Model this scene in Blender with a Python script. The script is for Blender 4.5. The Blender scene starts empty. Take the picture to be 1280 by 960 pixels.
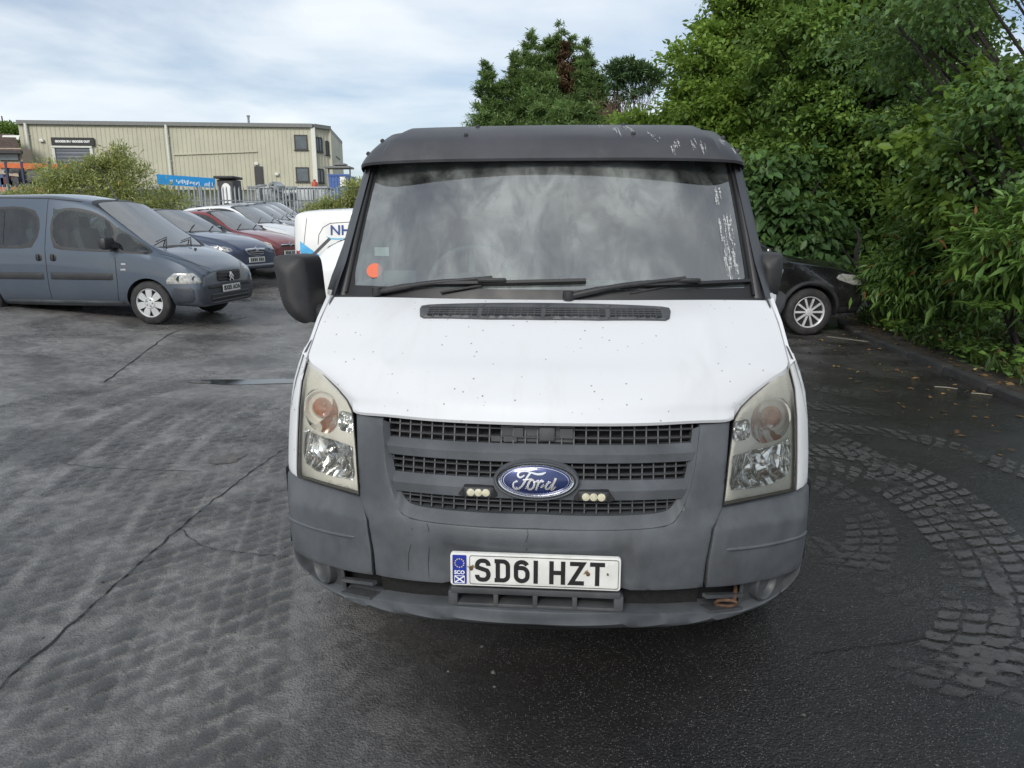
import bpy, bmesh, math, random
import numpy as np
from mathutils import Vector, Matrix
from mathutils import geometry as mgeo
from mathutils.bvhtree import BVHTree

random.seed(7)
rng = np.random.default_rng(7)
R = math.radians
SC = bpy.context.scene
COL = SC.collection

# ------------------------------------------------------------------ camera
CAM_H, PITCH, FPX = 1.6, R(12.7), 887.0
cd = bpy.data.cameras.new('camera')
cam = bpy.data.objects.new('camera', cd)
COL.objects.link(cam)
cd.sensor_width = 36.0
cd.lens = FPX / 1280.0 * 36.0
cd.clip_start = 0.05
cd.clip_end = 3000.0
cam.location = (0, 0, CAM_H)
cam.rotation_euler = (R(90) - PITCH, 0, 0)
SC.camera = cam

# ------------------------------------------------------------------ sky, sun, exposure
SUN_EL, SUN_AZ = R(34), R(197)      # azimuth clockwise from +Y: behind the camera's left shoulder
world = bpy.data.worlds.new('World')
SC.world = world
world.use_nodes = True
wn, wl = world.node_tree.nodes, world.node_tree.links
wn.clear()
w_out = wn.new('ShaderNodeOutputWorld')
w_bg = wn.new('ShaderNodeBackground')
w_bg.inputs['Strength'].default_value = 0.12
sky = wn.new('ShaderNodeTexSky')
sky.sky_type = 'NISHITA'
sky.sun_disc = False
sky.sun_elevation = SUN_EL
sky.sun_rotation = SUN_AZ
sky.air_density = 1.0
sky.dust_density = 1.5
sky.ozone_density = 1.0
tc = wn.new('ShaderNodeTexCoord')
sep = wn.new('ShaderNodeSeparateXYZ')
wl.new(tc.outputs['Generated'], sep.inputs[0])
def wmath(op, a, b=None):
    n = wn.new('ShaderNodeMath'); n.operation = op
    for i, v in enumerate((a, b)):
        if v is None: continue
        if isinstance(v, (int, float)): n.inputs[i].default_value = v
        else: wl.new(v, n.inputs[i])
    return n.outputs[0]
zc = wmath('ADD', wmath('MAXIMUM', sep.outputs['Z'], 0.0), 0.16)
cmb = wn.new('ShaderNodeCombineXYZ')
wl.new(wmath('MULTIPLY', wmath('DIVIDE', sep.outputs['X'], zc), 0.75), cmb.inputs[0])
wl.new(wmath('DIVIDE', sep.outputs['Y'], zc), cmb.inputs[1])
nz = wn.new('ShaderNodeTexNoise')
nz.inputs['Scale'].default_value = 0.8
nz.inputs['Detail'].default_value = 9
nz.inputs['Roughness'].default_value = 0.52
nz.inputs['Distortion'].default_value = 0.35
wl.new(cmb.outputs[0], nz.inputs['Vector'])
rmp = wn.new('ShaderNodeValToRGB')
rmp.color_ramp.elements[0].position = 0.34
rmp.color_ramp.elements[0].color = (0.12, 0.12, 0.12, 1)
rmp.color_ramp.elements[1].position = 0.56
rmp.color_ramp.elements[1].color = (0.93, 0.93, 0.93, 1)
wl.new(nz.outputs['Fac'], rmp.inputs[0])
nz2 = wn.new('ShaderNodeTexNoise')
nz2.inputs['Scale'].default_value = 1.7
nz2.inputs['Detail'].default_value = 6
wl.new(cmb.outputs[0], nz2.inputs['Vector'])
cl = wn.new('ShaderNodeValToRGB')
cl.color_ramp.elements[0].position = 0.3
cl.color_ramp.elements[0].color = (6.3, 7.1, 7.9, 1)
cl.color_ramp.elements[1].position = 0.7
cl.color_ramp.elements[1].color = (8.6, 9.0, 9.3, 1)
wl.new(nz2.outputs['Fac'], cl.inputs[0])
mixc = wn.new('ShaderNodeMix')
mixc.data_type = 'RGBA'
wl.new(rmp.outputs[0], mixc.inputs['Factor'])
sc_ = wn.new('ShaderNodeVectorMath'); sc_.operation = 'MULTIPLY'; sc_.inputs[1].default_value = (.88, .95, 1.02)
wl.new(sky.outputs[0], sc_.inputs[0])
wl.new(sc_.outputs[0], mixc.inputs[6])
wl.new(cl.outputs[0], mixc.inputs[7])
wl.new(mixc.outputs[2], w_bg.inputs['Color'])
wl.new(w_bg.outputs[0], w_out.inputs['Surface'])

sd = bpy.data.lights.new('sun', 'SUN')
sun = bpy.data.objects.new('sun', sd)
COL.objects.link(sun)
sd.energy = 2.3
sd.angle = R(18)
sd.color = (1.0, 0.96, 0.90)
dirv = Vector((math.sin(SUN_AZ) * math.cos(SUN_EL), math.cos(SUN_AZ) * math.cos(SUN_EL), math.sin(SUN_EL)))
sun.rotation_euler = dirv.to_track_quat('Z', 'Y').to_euler()

SC.view_settings.view_transform = 'Standard'
SC.view_settings.look = 'None'
SC.view_settings.exposure = 0.0
SC.view_settings.gamma = 1.0
SC.render.engine = 'CYCLES'
SC.cycles.max_bounces = 8
SC.cycles.transparent_max_bounces = 24
# ------------------------------------------------------------------ helpers
def at(px, py, Y, dz=0.0):
    """world point at distance Y along the view through a point of the photograph"""
    X, U = (px - 640) / FPX, -(py - 480) / FPX
    c, s = math.cos(PITCH), math.sin(PITCH)
    d = (X, c + U * s, -s + U * c)
    t = Y / d[1]
    return Vector((d[0] * t, Y, CAM_H + d[2] * t + dz))

def terrain(x, y):
    z = 0.03 * max(0.0, y - 12.0)
    if y > 37: z = 0.75 + 0.15 * (y - 37)
    z = min(z, 4.4)
    if y < 37: z += 0.09 * min(6.0, max(0.0, -x - 4.0)) * min(1, max(0, (37 - y) / 8))      # the yard climbs gently to the left
    return z

def tag(o, label=None, cat=None, group=None, kind=None):
    if label: o['label'] = label
    if cat: o['category'] = cat
    if group: o['group'] = group
    if kind: o['kind'] = kind
    return o

def thing(name, label, cat, loc=(0, 0, 0), rz=0.0, group=None):
    o = bpy.data.objects.new(name, None)
    COL.objects.link(o)
    o.empty_display_size = 0.2
    o.location = loc
    o.rotation_euler = (0, 0, rz)
    return tag(o, label, cat, group)

def link(name, me, parent=None, mats=None):
    o = bpy.data.objects.new(name, me)
    COL.objects.link(o)
    if mats is not None:
        for m in (mats if isinstance(mats, (list, tuple)) else [mats]): me.materials.append(m)
    if parent is not None: o.parent = parent
    return o

def set_smooth(me, angle=40):
    n = len(me.polygons)
    if not n: return
    me.polygons.foreach_set('use_smooth', np.ones(n, dtype=bool))
    if angle is not None:
        me.set_sharp_from_angle(angle=R(angle))
    me.update()

class MB:
    """collects shapes; build() links them as ONE mesh object"""
    def __init__(s): s.v = []; s.f = []; s.m = []
    def add(s, vs, fs, mi=0):
        b = len(s.v); s.v += [tuple(v) for v in vs]
        s.f += [tuple(i + b for i in f) for f in fs]; s.m += [mi] * len(fs)
    def box(s, c, d, mi=0, rot=None, bev=0.0):
        x, y, z = d[0] / 2, d[1] / 2, d[2] / 2
        if bev > 0:
            b = min(bev, x * .9, y * .9, z * .9)
            pts, fs = [], []
            bm = bmesh.new(); bmesh.ops.create_cube(bm, size=1)
            bmesh.ops.scale(bm, vec=d, verts=bm.verts)
            bmesh.ops.bevel(bm, geom=bm.edges[:], offset=b, segments=2, profile=.5, affect='EDGES')
            bm.verts.index_update()
            pts = [v.co.copy() for v in bm.verts]; fs = [[v.index for v in f.verts] for f in bm.faces]
            bm.free()
        else:
            pts = [Vector((i * x, j * y, k * z)) for i in (-1, 1) for j in (-1, 1) for k in (-1, 1)]
            fs = [(0, 1, 3, 2), (4, 6, 7, 5), (0, 4, 5, 1), (2, 3, 7, 6), (0, 2, 6, 4), (1, 5, 7, 3)]
        if rot is not None: pts = [rot @ p for p in pts]
        s.add([p + Vector(c) for p in pts], fs, mi)
        return s
    def bar(s, a, b, w, h, mi=0, up=(0, 0, 1)):
        a, b = Vector(a), Vector(b); d = b - a; L = d.length; d.normalize()
        u = Vector(up)
        sd_ = d.cross(u)
        if sd_.length < 1e-4: sd_ = d.cross(Vector((1, 0, 0)))
        sd_.normalize(); u = sd_.cross(d)
        pts = []
        for e in (a, b):
            for p, q in ((-1, -1), (1, -1), (1, 1), (-1, 1)):
                pts.append(e + sd_ * (p * w / 2) + u * (q * h / 2))
        s.add(pts, [(0, 1, 5, 4), (1, 2, 6, 5), (2, 3, 7, 6), (3, 0, 4, 7), (3, 2, 1, 0), (4, 5, 6, 7)], mi)
        return s
    def tube(s, pts, r, n=8, mi=0, cap=True):
        pts = [Vector(p) for p in pts]
        rs = r if isinstance(r, (list, tuple)) else [r] * len(pts)
        base = len(s.v); ref = None
        for i, p in enumerate(pts):
            t = (pts[min(i + 1, len(pts) - 1)] - pts[max(i - 1, 0)]).normalized()
            if ref is None:
                ref = Vector((0, 0, 1)) if abs(t.z) < .9 else Vector((1, 0, 0))
            a = t.cross(ref).normalized(); b = a.cross(t); ref = b
            for k in range(n):
                an = 2 * math.pi * k / n
                s.v.append(tuple(p + a * (math.cos(an) * rs[i]) + b * (math.sin(an) * rs[i])))
        for i in range(len(pts) - 1):
            for k in range(n):
                k2 = (k + 1) % n
                s.f.append((base + i * n + k, base + (i + 1) * n + k, base + (i + 1) * n + k2, base + i * n + k2)); s.m.append(mi)
        if cap:
            s.f.append(tuple(base + k for k in range(n))); s.m.append(mi)
            e = base + (len(pts) - 1) * n
            s.f.append(tuple(e + k for k in reversed(range(n)))); s.m.append(mi)
        return s
    def lathe(s, prof, c, axis='y', n=32, mi=0, sx=1.0, sz=1.0, cap=True):
        """prof: (radius, along) pairs; axis direction y, x or z"""
        base = len(s.v)
        for r_, a in prof:
            for k in range(n):
                an = 2 * math.pi * k / n
                p, q = math.cos(an) * r_ * sx, math.sin(an) * r_ * sz
                v = {'y': (p, a, q), 'x': (a, p, q), 'z': (p, q, a)}[axis]
                s.v.append((v[0] + c[0], v[1] + c[1], v[2] + c[2]))
        for i in range(len(prof) - 1):
            for k in range(n):
                k2 = (k + 1) % n
                f = (base + i * n + k, base + i * n + k2, base + (i + 1) * n + k2, base + (i + 1) * n + k)
                s.f.append(f); s.m.append(mi)
        if cap and prof[0][0] > 1e-5: s.f.append(tuple(base + k for k in range(n))); s.m.append(mi)
        e = base + (len(prof) - 1) * n
        if cap and prof[-1][0] > 1e-5: s.f.append(tuple(e + k for k in range(n))); s.m.append(mi)
        return s
    def prism(s, pts, off, mi=0):
        """3D outline extruded by a vector"""
        n = len(pts); off = Vector(off)
        a = [Vector(p) for p in pts]
        s.add(a + [p + off for p in a], [tuple(range(n))] + [tuple(n + i for i in reversed(range(n)))] +
              [(i, n + i, n + (i + 1) % n, (i + 1) % n) for i in range(n)], mi)
        return s
    def grid(s, P, mi=0, closed=False):
        """rows of points -> quads"""
        base = len(s.v); nr, nc = len(P), len(P[0])
        for row in P: s.v += [tuple(p) for p in row]
        for i in range(nr - 1):
            for j in range(nc if closed else nc - 1):
                j2 = (j + 1) % nc
                s.f.append((base + i * nc + j, base + i * nc + j2, base + (i + 1) * nc + j2, base + (i + 1) * nc + j)); s.m.append(mi)
        return s
    def mesh(s, name, fix=True, smooth=40):
        me = bpy.data.meshes.new(name)
        me.from_pydata(s.v, [], s.f)
        me.polygons.foreach_set('material_index', s.m)
        if fix:
            bm = bmesh.new(); bm.from_mesh(me)
            bmesh.ops.recalc_face_normals(bm, faces=bm.faces)
            bm.to_mesh(me); bm.free()
        if smooth: set_smooth(me, smooth)
        me.update()
        return me
    def build(s, name, mats, parent=None, fix=True, smooth=40):
        return link(name, s.mesh(name, fix, smooth), parent, mats)

def catmull(pts, n=6, closed=False):
    P = [Vector(p) for p in pts]; out = []; m = len(P)
    rngi = range(m if closed else m - 1)
    for i in rngi:
        if closed: p0, p1, p2, p3 = P[(i - 1) % m], P[i], P[(i + 1) % m], P[(i + 2) % m]
        else: p0, p1, p2, p3 = P[max(i - 1, 0)], P[i], P[i + 1], P[min(i + 2, m - 1)]
        for k in range(n):
            t = k / n
            out.append(.5 * ((2 * p1) + (p2 - p0) * t + (2 * p0 - 5 * p1 + 4 * p2 - p3) * t * t + (3 * p1 - p0 - 3 * p2 + p3) * t ** 3))
    if not closed: out.append(P[-1])
    return out

def interp_poly(pts, t):
    """point at fraction t of a polyline's length"""
    P = [Vector(p) for p in pts]
    L = [0.0]
    for a, b in zip(P, P[1:]): L.append(L[-1] + (b - a).length)
    d = t * L[-1]
    for i in range(len(P) - 1):
        if d <= L[i + 1] or i == len(P) - 2:
            u = (d - L[i]) / max(1e-9, L[i + 1] - L[i])
            return P[i].lerp(P[i + 1], min(1, max(0, u)))

def inside(poly, pts):
    poly = np.asarray(poly); x, y = pts[:, 0], pts[:, 1]
    r = np.zeros(len(pts), bool); n = len(poly)
    for i in range(n):
        x1, y1 = poly[i]; x2, y2 = poly[(i + 1) % n]
        c = (y1 > y) != (y2 > y)
        with np.errstate(divide='ignore', invalid='ignore'):
            r ^= c & (x < (x2 - x1) * (y - y1) / (y2 - y1 + 1e-30) + x1)
    return r

def bdist(loops, pts):
    d = np.full(len(pts), 1e9)
    for l in loops:
        l = np.asarray(l)
        for a, b in zip(l, np.roll(l, -1, 0)):
            ab = b - a; t = np.clip(((pts - a) @ ab) / max(1e-12, ab @ ab), 0, 1)
            d = np.minimum(d, np.linalg.norm(pts - (a + t[:, None] * ab), axis=1))
    return d

def panel(name, outline, S, mats, parent=None, holes=(), r=.005, depth=.03, step=.03, out=(0, -1, 0), lift=0.0, smooth=38, pillow=None):
    """a moulded sheet: 2D outline (with holes) laid on the surface S(a, b) -> point, edges rounded by r, thickness depth"""
    out = Vector(out).normalized()
    def dens(l):
        res = []
        l = [tuple(p) for p in l]
        for a, b in zip(l, l[1:] + l[:1]):
            k = max(1, int(math.dist(a, b) / step))
            for i in range(k): res.append((a[0] + (b[0] - a[0]) * i / k, a[1] + (b[1] - a[1]) * i / k))
        return res
    loops = [dens(outline)] + [dens(h) for h in holes]
    co, ed = [], []
    for l in loops:
        b = len(co); co += l; ed += [(b + i, b + (i + 1) % len(l)) for i in range(len(l))]
    nb = len(co)
    O = np.array(outline); lo, hi = O.min(0), O.max(0)
    gx = np.arange(lo[0] + step * .37, hi[0], step); gy = np.arange(lo[1] + step * .41, hi[1], step)
    cand = []
    if len(gx) and len(gy):
        g = np.array(np.meshgrid(gx, gy)).reshape(2, -1).T
        cand.append((g, max(r * 1.6, step * .35)))
    if r > 0:
        for q in (.35, 1.0):
            ring = []
            for l in loops:
                A = np.array(l); t = np.roll(A, -1, 0) - np.roll(A, 1, 0)
                nrm = np.stack([-t[:, 1], t[:, 0]], 1); nrm /= np.maximum(1e-9, np.linalg.norm(nrm, axis=1))[:, None]
                ring += [A + nrm * r * q, A - nrm * r * q]
            cand.append((np.concatenate(ring), r * q * .8))
    for c, md in cand:
        ok = inside(loops[0], c)
        for h in loops[1:]: ok &= ~inside(h, c)
        c = c[ok]
        if len(c):
            c = c[bdist(loops, c) >= md]
            co += [tuple(p) for p in c]
    V, E_, Fc, *_ = mgeo.delaunay_2d_cdt([Vector(p) for p in co], ed, [], 0, 1e-7)
    V = np.array([tuple(v) for v in V])
    cen = np.array([V[list(f)].mean(0) for f in Fc])
    ok = inside(loops[0], cen)
    for h in loops[1:]: ok &= ~inside(h, cen)
    Fc = [tuple(f) for f, k in zip(Fc, ok) if k]
    d = bdist(loops, V)
    P = []
    for (a, b), dd in zip(V, d):
        p = Vector(S(a, b)) + out * lift
        if r > 0 and dd < r: p -= out * (r * (1 - math.sqrt(max(0, 1 - (1 - dd / r) ** 2))))
        if pillow: p += out * (pillow[1] * (1 - (1 - min(1, dd / pillow[0])) ** 2))
        P.append(p)
    faces = []
    for f in Fc:
        n = (P[f[1]] - P[f[0]]).cross(P[f[2]] - P[f[0]])
        faces.append(f if n.dot(out) > 0 else f[::-1])
    cnt = {}
    for f in faces:
        for i in range(3): cnt.setdefault(tuple(sorted((f[i], f[(i + 1) % 3]))), []).append((f[i], f[(i + 1) % 3]))
    mb = MB(); mb.add(P, faces)
    if depth > 0:
        walls = []
        vs = []
        for k, l in cnt.items():
            if len(l) == 1:
                a, b = l[0]; i = len(vs)
                vs += [P[a], P[b], P[b] - out * depth, P[a] - out * depth]
                walls.append((i + 1, i, i + 3, i + 2))
        mb.add(vs, walls)
    me = mb.mesh(name, fix=False, smooth=None)
    if depth > 0:
        bm = bmesh.new(); bm.from_mesh(me)
        bmesh.ops.remove_doubles(bm, verts=bm.verts, dist=1e-6)
        bm.to_mesh(me); bm.free()
    set_smooth(me, smooth)
    return link(name, me, parent, mats)

def stroke_mb(mb, pts, w, S, out, h=.002, closed=False, mi=0):
    """a flat pen stroke of width w along 2D points, raised h off the surface S"""
    P = [np.array(p, float) for p in pts]; n = len(P); out = Vector(out)
    L, Rr = [], []
    for i in range(n):
        a = P[i - 1] if (i > 0 or closed) else P[i]
        b = P[(i + 1) % n] if (i < n - 1 or closed) else P[i]
        d1 = P[i] - a; d2 = b - P[i]
        if np.linalg.norm(d1) < 1e-9: d1 = d2
        if np.linalg.norm(d2) < 1e-9: d2 = d1
        d1 = d1 / np.linalg.norm(d1); d2 = d2 / np.linalg.norm(d2)
        t = d1 + d2; t = t / max(1e-9, np.linalg.norm(t))
        nn = np.array([-t[1], t[0]]); k = 1 / max(.35, nn @ np.array([-d1[1], d1[0]]))
        wi = (w[i] if isinstance(w, (list, tuple)) else w) / 2
        L.append(P[i] + nn * wi * k); Rr.append(P[i] - nn * wi * k)
    top = [[Vector(S(*q)) + out * h for q in L], [Vector(S(*q)) + out * h for q in Rr]]
    bot = [[p - out * h for p in top[0]], [p - out * h for p in top[1]]]
    rows = [bot[0], top[0], top[1], bot[1]]
    if closed: rows = [r_ + [r_[0]] for r_ in rows]
    mb.grid(rows, mi)

def text_mesh(name, body, size, mat, parent, M, bold=0.0, shear=0.0, extrude=.001, spacing=1.0, align='CENTER'):
    cu = bpy.data.curves.new(name, 'FONT')
    cu.body = body; cu.size = size; cu.extrude = extrude; cu.offset = bold; cu.shear = shear
    cu.align_x = align; cu.align_y = 'CENTER'; cu.space_character = spacing
    cu.resolution_u = 3
    tmp = bpy.data.objects.new('lettering_source', cu)
    COL.objects.link(tmp)
    dg = bpy.context.evaluated_depsgraph_get()
    me = bpy.data.meshes.new_from_object(tmp.evaluated_get(dg))
    bpy.data.objects.remove(tmp)
    me.transform(M)
    me.materials.clear()
    me.name = name
    return link(name, me, parent, mat)

def face_matrix(origin, right, up):
    right = Vector(right).normalized(); up = Vector(up).normalized(); n = right.cross(up)
    M = Matrix.Identity(4)
    for i in range(3):
        M[i][0] = right[i]; M[i][1] = up[i]; M[i][2] = n[i]; M[i][3] = origin[i]
    return M

def arc(cx, cy, rx, ry, a0, a1, n=10):
    return [(cx + rx * math.cos(R(a0 + (a1 - a0) * i / n)), cy + ry * math.sin(R(a0 + (a1 - a0) * i / n))) for i in range(n + 1)]

# ------------------------------------------------------------------ materials
def new_mat(name):
    m = bpy.data.materials.new(name); m.use_nodes = True
    nt = m.node_tree; b = nt.nodes['Principled BSDF']
    return m, nt, b

class NT:
    """short-hand for node maths"""
    def __init__(s, nt): s.t = nt; s.n = nt.nodes; s.l = nt.links
    def set(s, sock, v):
        if hasattr(v, 'is_output') or isinstance(v, bpy.types.NodeSocket): s.l.new(v, sock)
        elif v is not None: sock.default_value = v
    def math(s, op, a, b=None, c=None, clamp=False):
        n = s.n.new('ShaderNodeMath'); n.operation = op; n.use_clamp = clamp
        for i, v in enumerate((a, b, c)):
            if v is not None: s.set(n.inputs[i], v)
        return n.outputs[0]
    def noise(s, scale, detail=4, rough=.55, vec=None, dist=0.0, out='Fac'):
        n = s.n.new('ShaderNodeTexNoise')
        n.inputs['Scale'].default_value = scale; n.inputs['Detail'].default_value = detail
        n.inputs['Roughness'].default_value = rough; n.inputs['Distortion'].default_value = dist
        if vec is not None: s.l.new(vec, n.inputs['Vector'])
        return n.outputs[out]
    def voro(s, scale, vec=None, feature='F1', out='Distance', rand=1.0):
        n = s.n.new('ShaderNodeTexVoronoi'); n.feature = feature
        n.inputs['Scale'].default_value = scale; n.inputs['Randomness'].default_value = rand
        if vec is not None: s.l.new(vec, n.inputs['Vector'])
        return n.outputs[out]
    def ramp(s, v, a, b, lo=0.0, hi=1.0, smooth=True):
        n = s.n.new('ShaderNodeMapRange'); n.interpolation_type = 'SMOOTHSTEP' if smooth else 'LINEAR'
        s.set(n.inputs[0], v)
        for i, q in enumerate((a, b, lo, hi)): n.inputs[i + 1].default_value = q
        return n.outputs[0]
    def mix(s, f, a, b):
        n = s.n.new('ShaderNodeMix'); n.data_type = 'RGBA'
        s.set(n.inputs[0], f)
        for i, v in ((6, a), (7, b)):
            if isinstance(v, (tuple, list)): n.inputs[i].default_value = (v[0], v[1], v[2], 1)
            else: s.l.new(v, n.inputs[i])
        return n.outputs[2]
    def coord(s, kind='Object'):
        n = s.n.new('ShaderNodeTexCoord'); return n.outputs[kind]
    def pos(s):
        return s.n.new('ShaderNodeNewGeometry').outputs['Position']
    def mapping(s, vec, scale=(1, 1, 1), loc=(0, 0, 0), rot=(0, 0, 0)):
        n = s.n.new('ShaderNodeMapping'); s.l.new(vec, n.inputs[0])
        n.inputs['Scale'].default_value = scale; n.inputs['Location'].default_value = loc; n.inputs['Rotation'].default_value = rot
        return n.outputs[0]
    def xyz(s, vec):
        n = s.n.new('ShaderNodeSeparateXYZ'); s.l.new(vec, n.inputs[0]); return n.outputs
    def bump(s, h, dist=.01, strength=1.0, normal=None):
        n = s.n.new('ShaderNodeBump'); n.inputs['Distance'].default_value = dist; n.inputs['Strength'].default_value = strength
        s.l.new(h, n.inputs['Height'])
        if normal is not None: s.l.new(normal, n.inputs['Normal'])
        return n.outputs[0]

def basic(name, col, rough=.5, metal=0.0, var=.12, nscale=6.0, bump=0.0, bscale=80.0, coat=0.0, spec=.5, dirt=None, dirt_amt=.35, dscale=3.0):
    """a principled surface with tone variation, fine relief and worn, dirty patches"""
    m, nt, b = new_mat(name); N = NT(nt)
    co = N.coord()
    n1 = N.noise(nscale, 5, .6, co)
    lo = [c * (1 - var) for c in col]; hi = [min(1, c * (1 + var)) for c in col]
    c = N.mix(N.ramp(n1, .3, .7), lo, hi)
    rr = N.ramp(n1, .25, .75, max(.02, rough - .07), min(1, rough + .08))
    if dirt:
        n2 = N.noise(dscale, 8, .68, N.mapping(co, (1, 1, .6), (3.1, 1.7, .4)))
        f = N.ramp(n2, .48, .78, 0, dirt_amt)
        c = N.mix(f, c, dirt)
        rr = N.math('ADD', rr, N.math('MULTIPLY', f, .3), clamp=True)
    nt.links.new(c, b.inputs['Base Color']); nt.links.new(rr, b.inputs['Roughness'])
    b.inputs['Metallic'].default_value = metal
    b.inputs['Coat Weight'].default_value = coat; b.inputs['Coat Roughness'].default_value = .06
    b.inputs['Specular IOR Level'].default_value = spec
    if bump > 0:
        nt.links.new(N.bump(N.noise(bscale, 3, .6, co), bump), b.inputs['Normal'])
    return m

def car_paint(name, col, metal=.0, rough=.32, dust=(.22, .2, .17), dust_amt=.3, coat=1.0):
    m, nt, b = new_mat(name); N = NT(nt); co = N.coord()
    n2 = N.noise(2.2, 8, .65, N.mapping(co, (1, 1, .7)))
    f = N.ramp(n2, .42, .8, dust_amt * .15, dust_amt)
    low = N.ramp(N.xyz(co)[2], .2, .75, dust_amt * 1.2, 0)
    f = N.math('ADD', f, N.math('MULTIPLY', low, N.noise(9, 5, .6, co)), clamp=True)
    nt.links.new(N.mix(f, col, dust), b.inputs['Base Color'])
    nt.links.new(N.math('ADD', N.math('MULTIPLY', f, .5), rough, clamp=True), b.inputs['Roughness'])
    b.inputs['Metallic'].default_value = metal
    nt.links.new(N.math('SUBTRACT', coat, f, clamp=True), b.inputs['Coat Weight'])
    b.inputs['Coat Roughness'].default_value = .04
    return m

def glass_mat(name, tint=(.55, .62, .6), film=.1, filmcol=(.35, .36, .35), ior=1.55, rough=.02, fscale=3.0):
    """thin pane: see-through tint, fresnel sheen and a film of dried dirt, on the windscreen also painted cloud streaks"""
    m = bpy.data.materials.new(name); m.use_nodes = True
    nt = m.node_tree; nt.nodes.clear(); N = NT(nt)
    out = nt.nodes.new('ShaderNodeOutputMaterial')
    tr = nt.nodes.new('ShaderNodeBsdfTransparent'); tr.inputs[0].default_value = (*tint, 1)
    gl = nt.nodes.new('ShaderNodeBsdfGlossy'); gl.inputs['Roughness'].default_value = rough
    gl.inputs['Color'].default_value = (1, 1, 1, 1)
    fr = nt.nodes.new('ShaderNodeFresnel'); fr.inputs[0].default_value = ior
    m1 = nt.nodes.new('ShaderNodeMixShader')
    # a pane has two faces, so the sheen is nearly doubled
    f2 = N.math('MULTIPLY', fr.outputs[0], 1.7, clamp=True)
    nt.links.new(f2, m1.inputs[0]); nt.links.new(tr.outputs[0], m1.inputs[1]); nt.links.new(gl.outputs[0], m1.inputs[2])
    df = nt.nodes.new('ShaderNodeBsdfDiffuse'); df.inputs[0].default_value = (*filmcol, 1)
    co = N.coord()
    n = N.noise(fscale, 7, .62, N.mapping(co, (1, 1, .45)), dist=.6)
    ff = N.ramp(n, .36, .66, film * .12, film * 1.9)
    ff = N.math('MULTIPLY', ff, N.ramp(N.noise(fscale * 3.1, 6, .65, N.mapping(co, (1.3, 1, .35), (4, 2, 1)), dist=.8), .32, .66, .35, 1.35))
    sp = N.noise(55, 2, .5, co)
    ff = N.math('ADD', ff, N.ramp(sp, .70, .76, 0, film * .8), clamp=True)
    m2 = nt.nodes.new('ShaderNodeMixShader')
    nt.links.new(ff, m2.inputs[0]); nt.links.new(m1.outputs[0], m2.inputs[1]); nt.links.new(df.outputs[0], m2.inputs[2])
    nt.links.new(m2.outputs[0], out.inputs['Surface'])
    return m

M = {}
M['black_plastic'] = basic('black_plastic', (.022, .022, .024), .55, var=.25, bump=.0006, dirt=(.09, .085, .08), dirt_amt=.4, dscale=5)
M['grey_plastic'] = basic('grey_plastic', (.084, .091, .100), .52, var=.25, nscale=4, bump=.0005, bscale=220, dirt=(.05, .05, .05), dirt_amt=.6, dscale=4)
M['grille_plastic'] = basic('grille_plastic', (.06, .063, .068), .5, var=.2, dirt=(.14, .13, .12), dirt_amt=.5, dscale=9)
M['dark'] = basic('dark_void', (.008, .008, .009), .8)
M['rubber'] = basic('rubber', (.02, .02, .021), .75, var=.3, bump=.001, dirt=(.11, .1, .09), dirt_amt=.6, dscale=8)
M['visor'] = basic('visor_plastic', (.043, .044, .050), .45, var=.18, nscale=3, bump=.0006, bscale=160, dirt=(.10, .10, .10), dirt_amt=.45, dscale=5)
M['chrome'] = basic('chrome', (.72, .73, .75), .16, 1.0, var=.08, dirt=(.25, .24, .22), dirt_amt=.25, dscale=14)
M['silver'] = basic('silver_plastic', (.46, .47, .48), .35, .6, var=.1, dirt=(.12, .11, .1), dirt_amt=.4, dscale=10)
M['white_print'] = basic('white_print', (.78, .78, .76), .5, var=.04)
M['black_print'] = basic('black_print', (.012, .012, .013), .45, var=.1)
M['blue_print'] = basic('blue_print', (.012, .03, .27), .4, var=.1)
M['rust'] = basic('rust', (.10, .055, .032), .85, var=.4, nscale=60, bump=.002)
# ------------------------------------------------------------------ the white van
def van_paint():
    m, nt, b = new_mat('white_paint'); N = NT(nt); co = N.coord()
    base = (.62, .63, .645)
    st = N.noise(2.4, 8, .66, N.mapping(co, (1.6, .5, .5)), dist=.5)
    c = N.mix(N.ramp(st, .45, .8, 0, .34), base, (.38, .38, .34))
    # rust chips and tar specks, thickest towards the bonnet's leading edge
    v = N.voro(19, co); sel = N.voro(19, co, out='Color')
    selx = N.xyz(sel)[0]
    sp = N.math('MULTIPLY', N.ramp(v, .035, .07, 1, 0), N.ramp(selx, .74, .76))
    v2 = N.voro(46, N.mapping(co, (1, 1, 1), (.7, .2, .1))); s2 = N.xyz(N.voro(46, N.mapping(co, (1, 1, 1), (.7, .2, .1)), out='Color'))[1]
    sp2 = N.math('MULTIPLY', N.ramp(v2, .10, .19, .85, 0), N.ramp(s2, .82, .84))
    msk = N.ramp(N.noise(3.1, 3, .5, co), .36, .6)
    sp = N.math('MULTIPLY', N.math('ADD', sp, sp2, clamp=True), msk)
    c = N.mix(sp, c, (.13, .075, .035))
    nt.links.new(c, b.inputs['Base Color'])
    nt.links.new(N.ramp(st, .3, .8, .38, .55), b.inputs['Roughness'])
    b.inputs['Coat Weight'].default_value = .3; b.inputs['Coat Roughness'].default_value = .2
    return m
M['van_white'] = van_paint()
M['windscreen'] = glass_mat('windscreen_glass', (.60, .72, .69), .13, (.58, .62, .59), 2.05, .008, 2.2)  # blotchy film is dirt plus pale cloud reflection painted into it
M['cab_glass'] = glass_mat('cab_glass', (.72, .82, .79), .07, (.4, .42, .4), 1.6, .02, 3)
M['cab_trim'] = basic('cab_trim', (.10, .105, .11), .7, var=.2, dirt=(.12, .12, .11), dirt_amt=.4)
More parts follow.
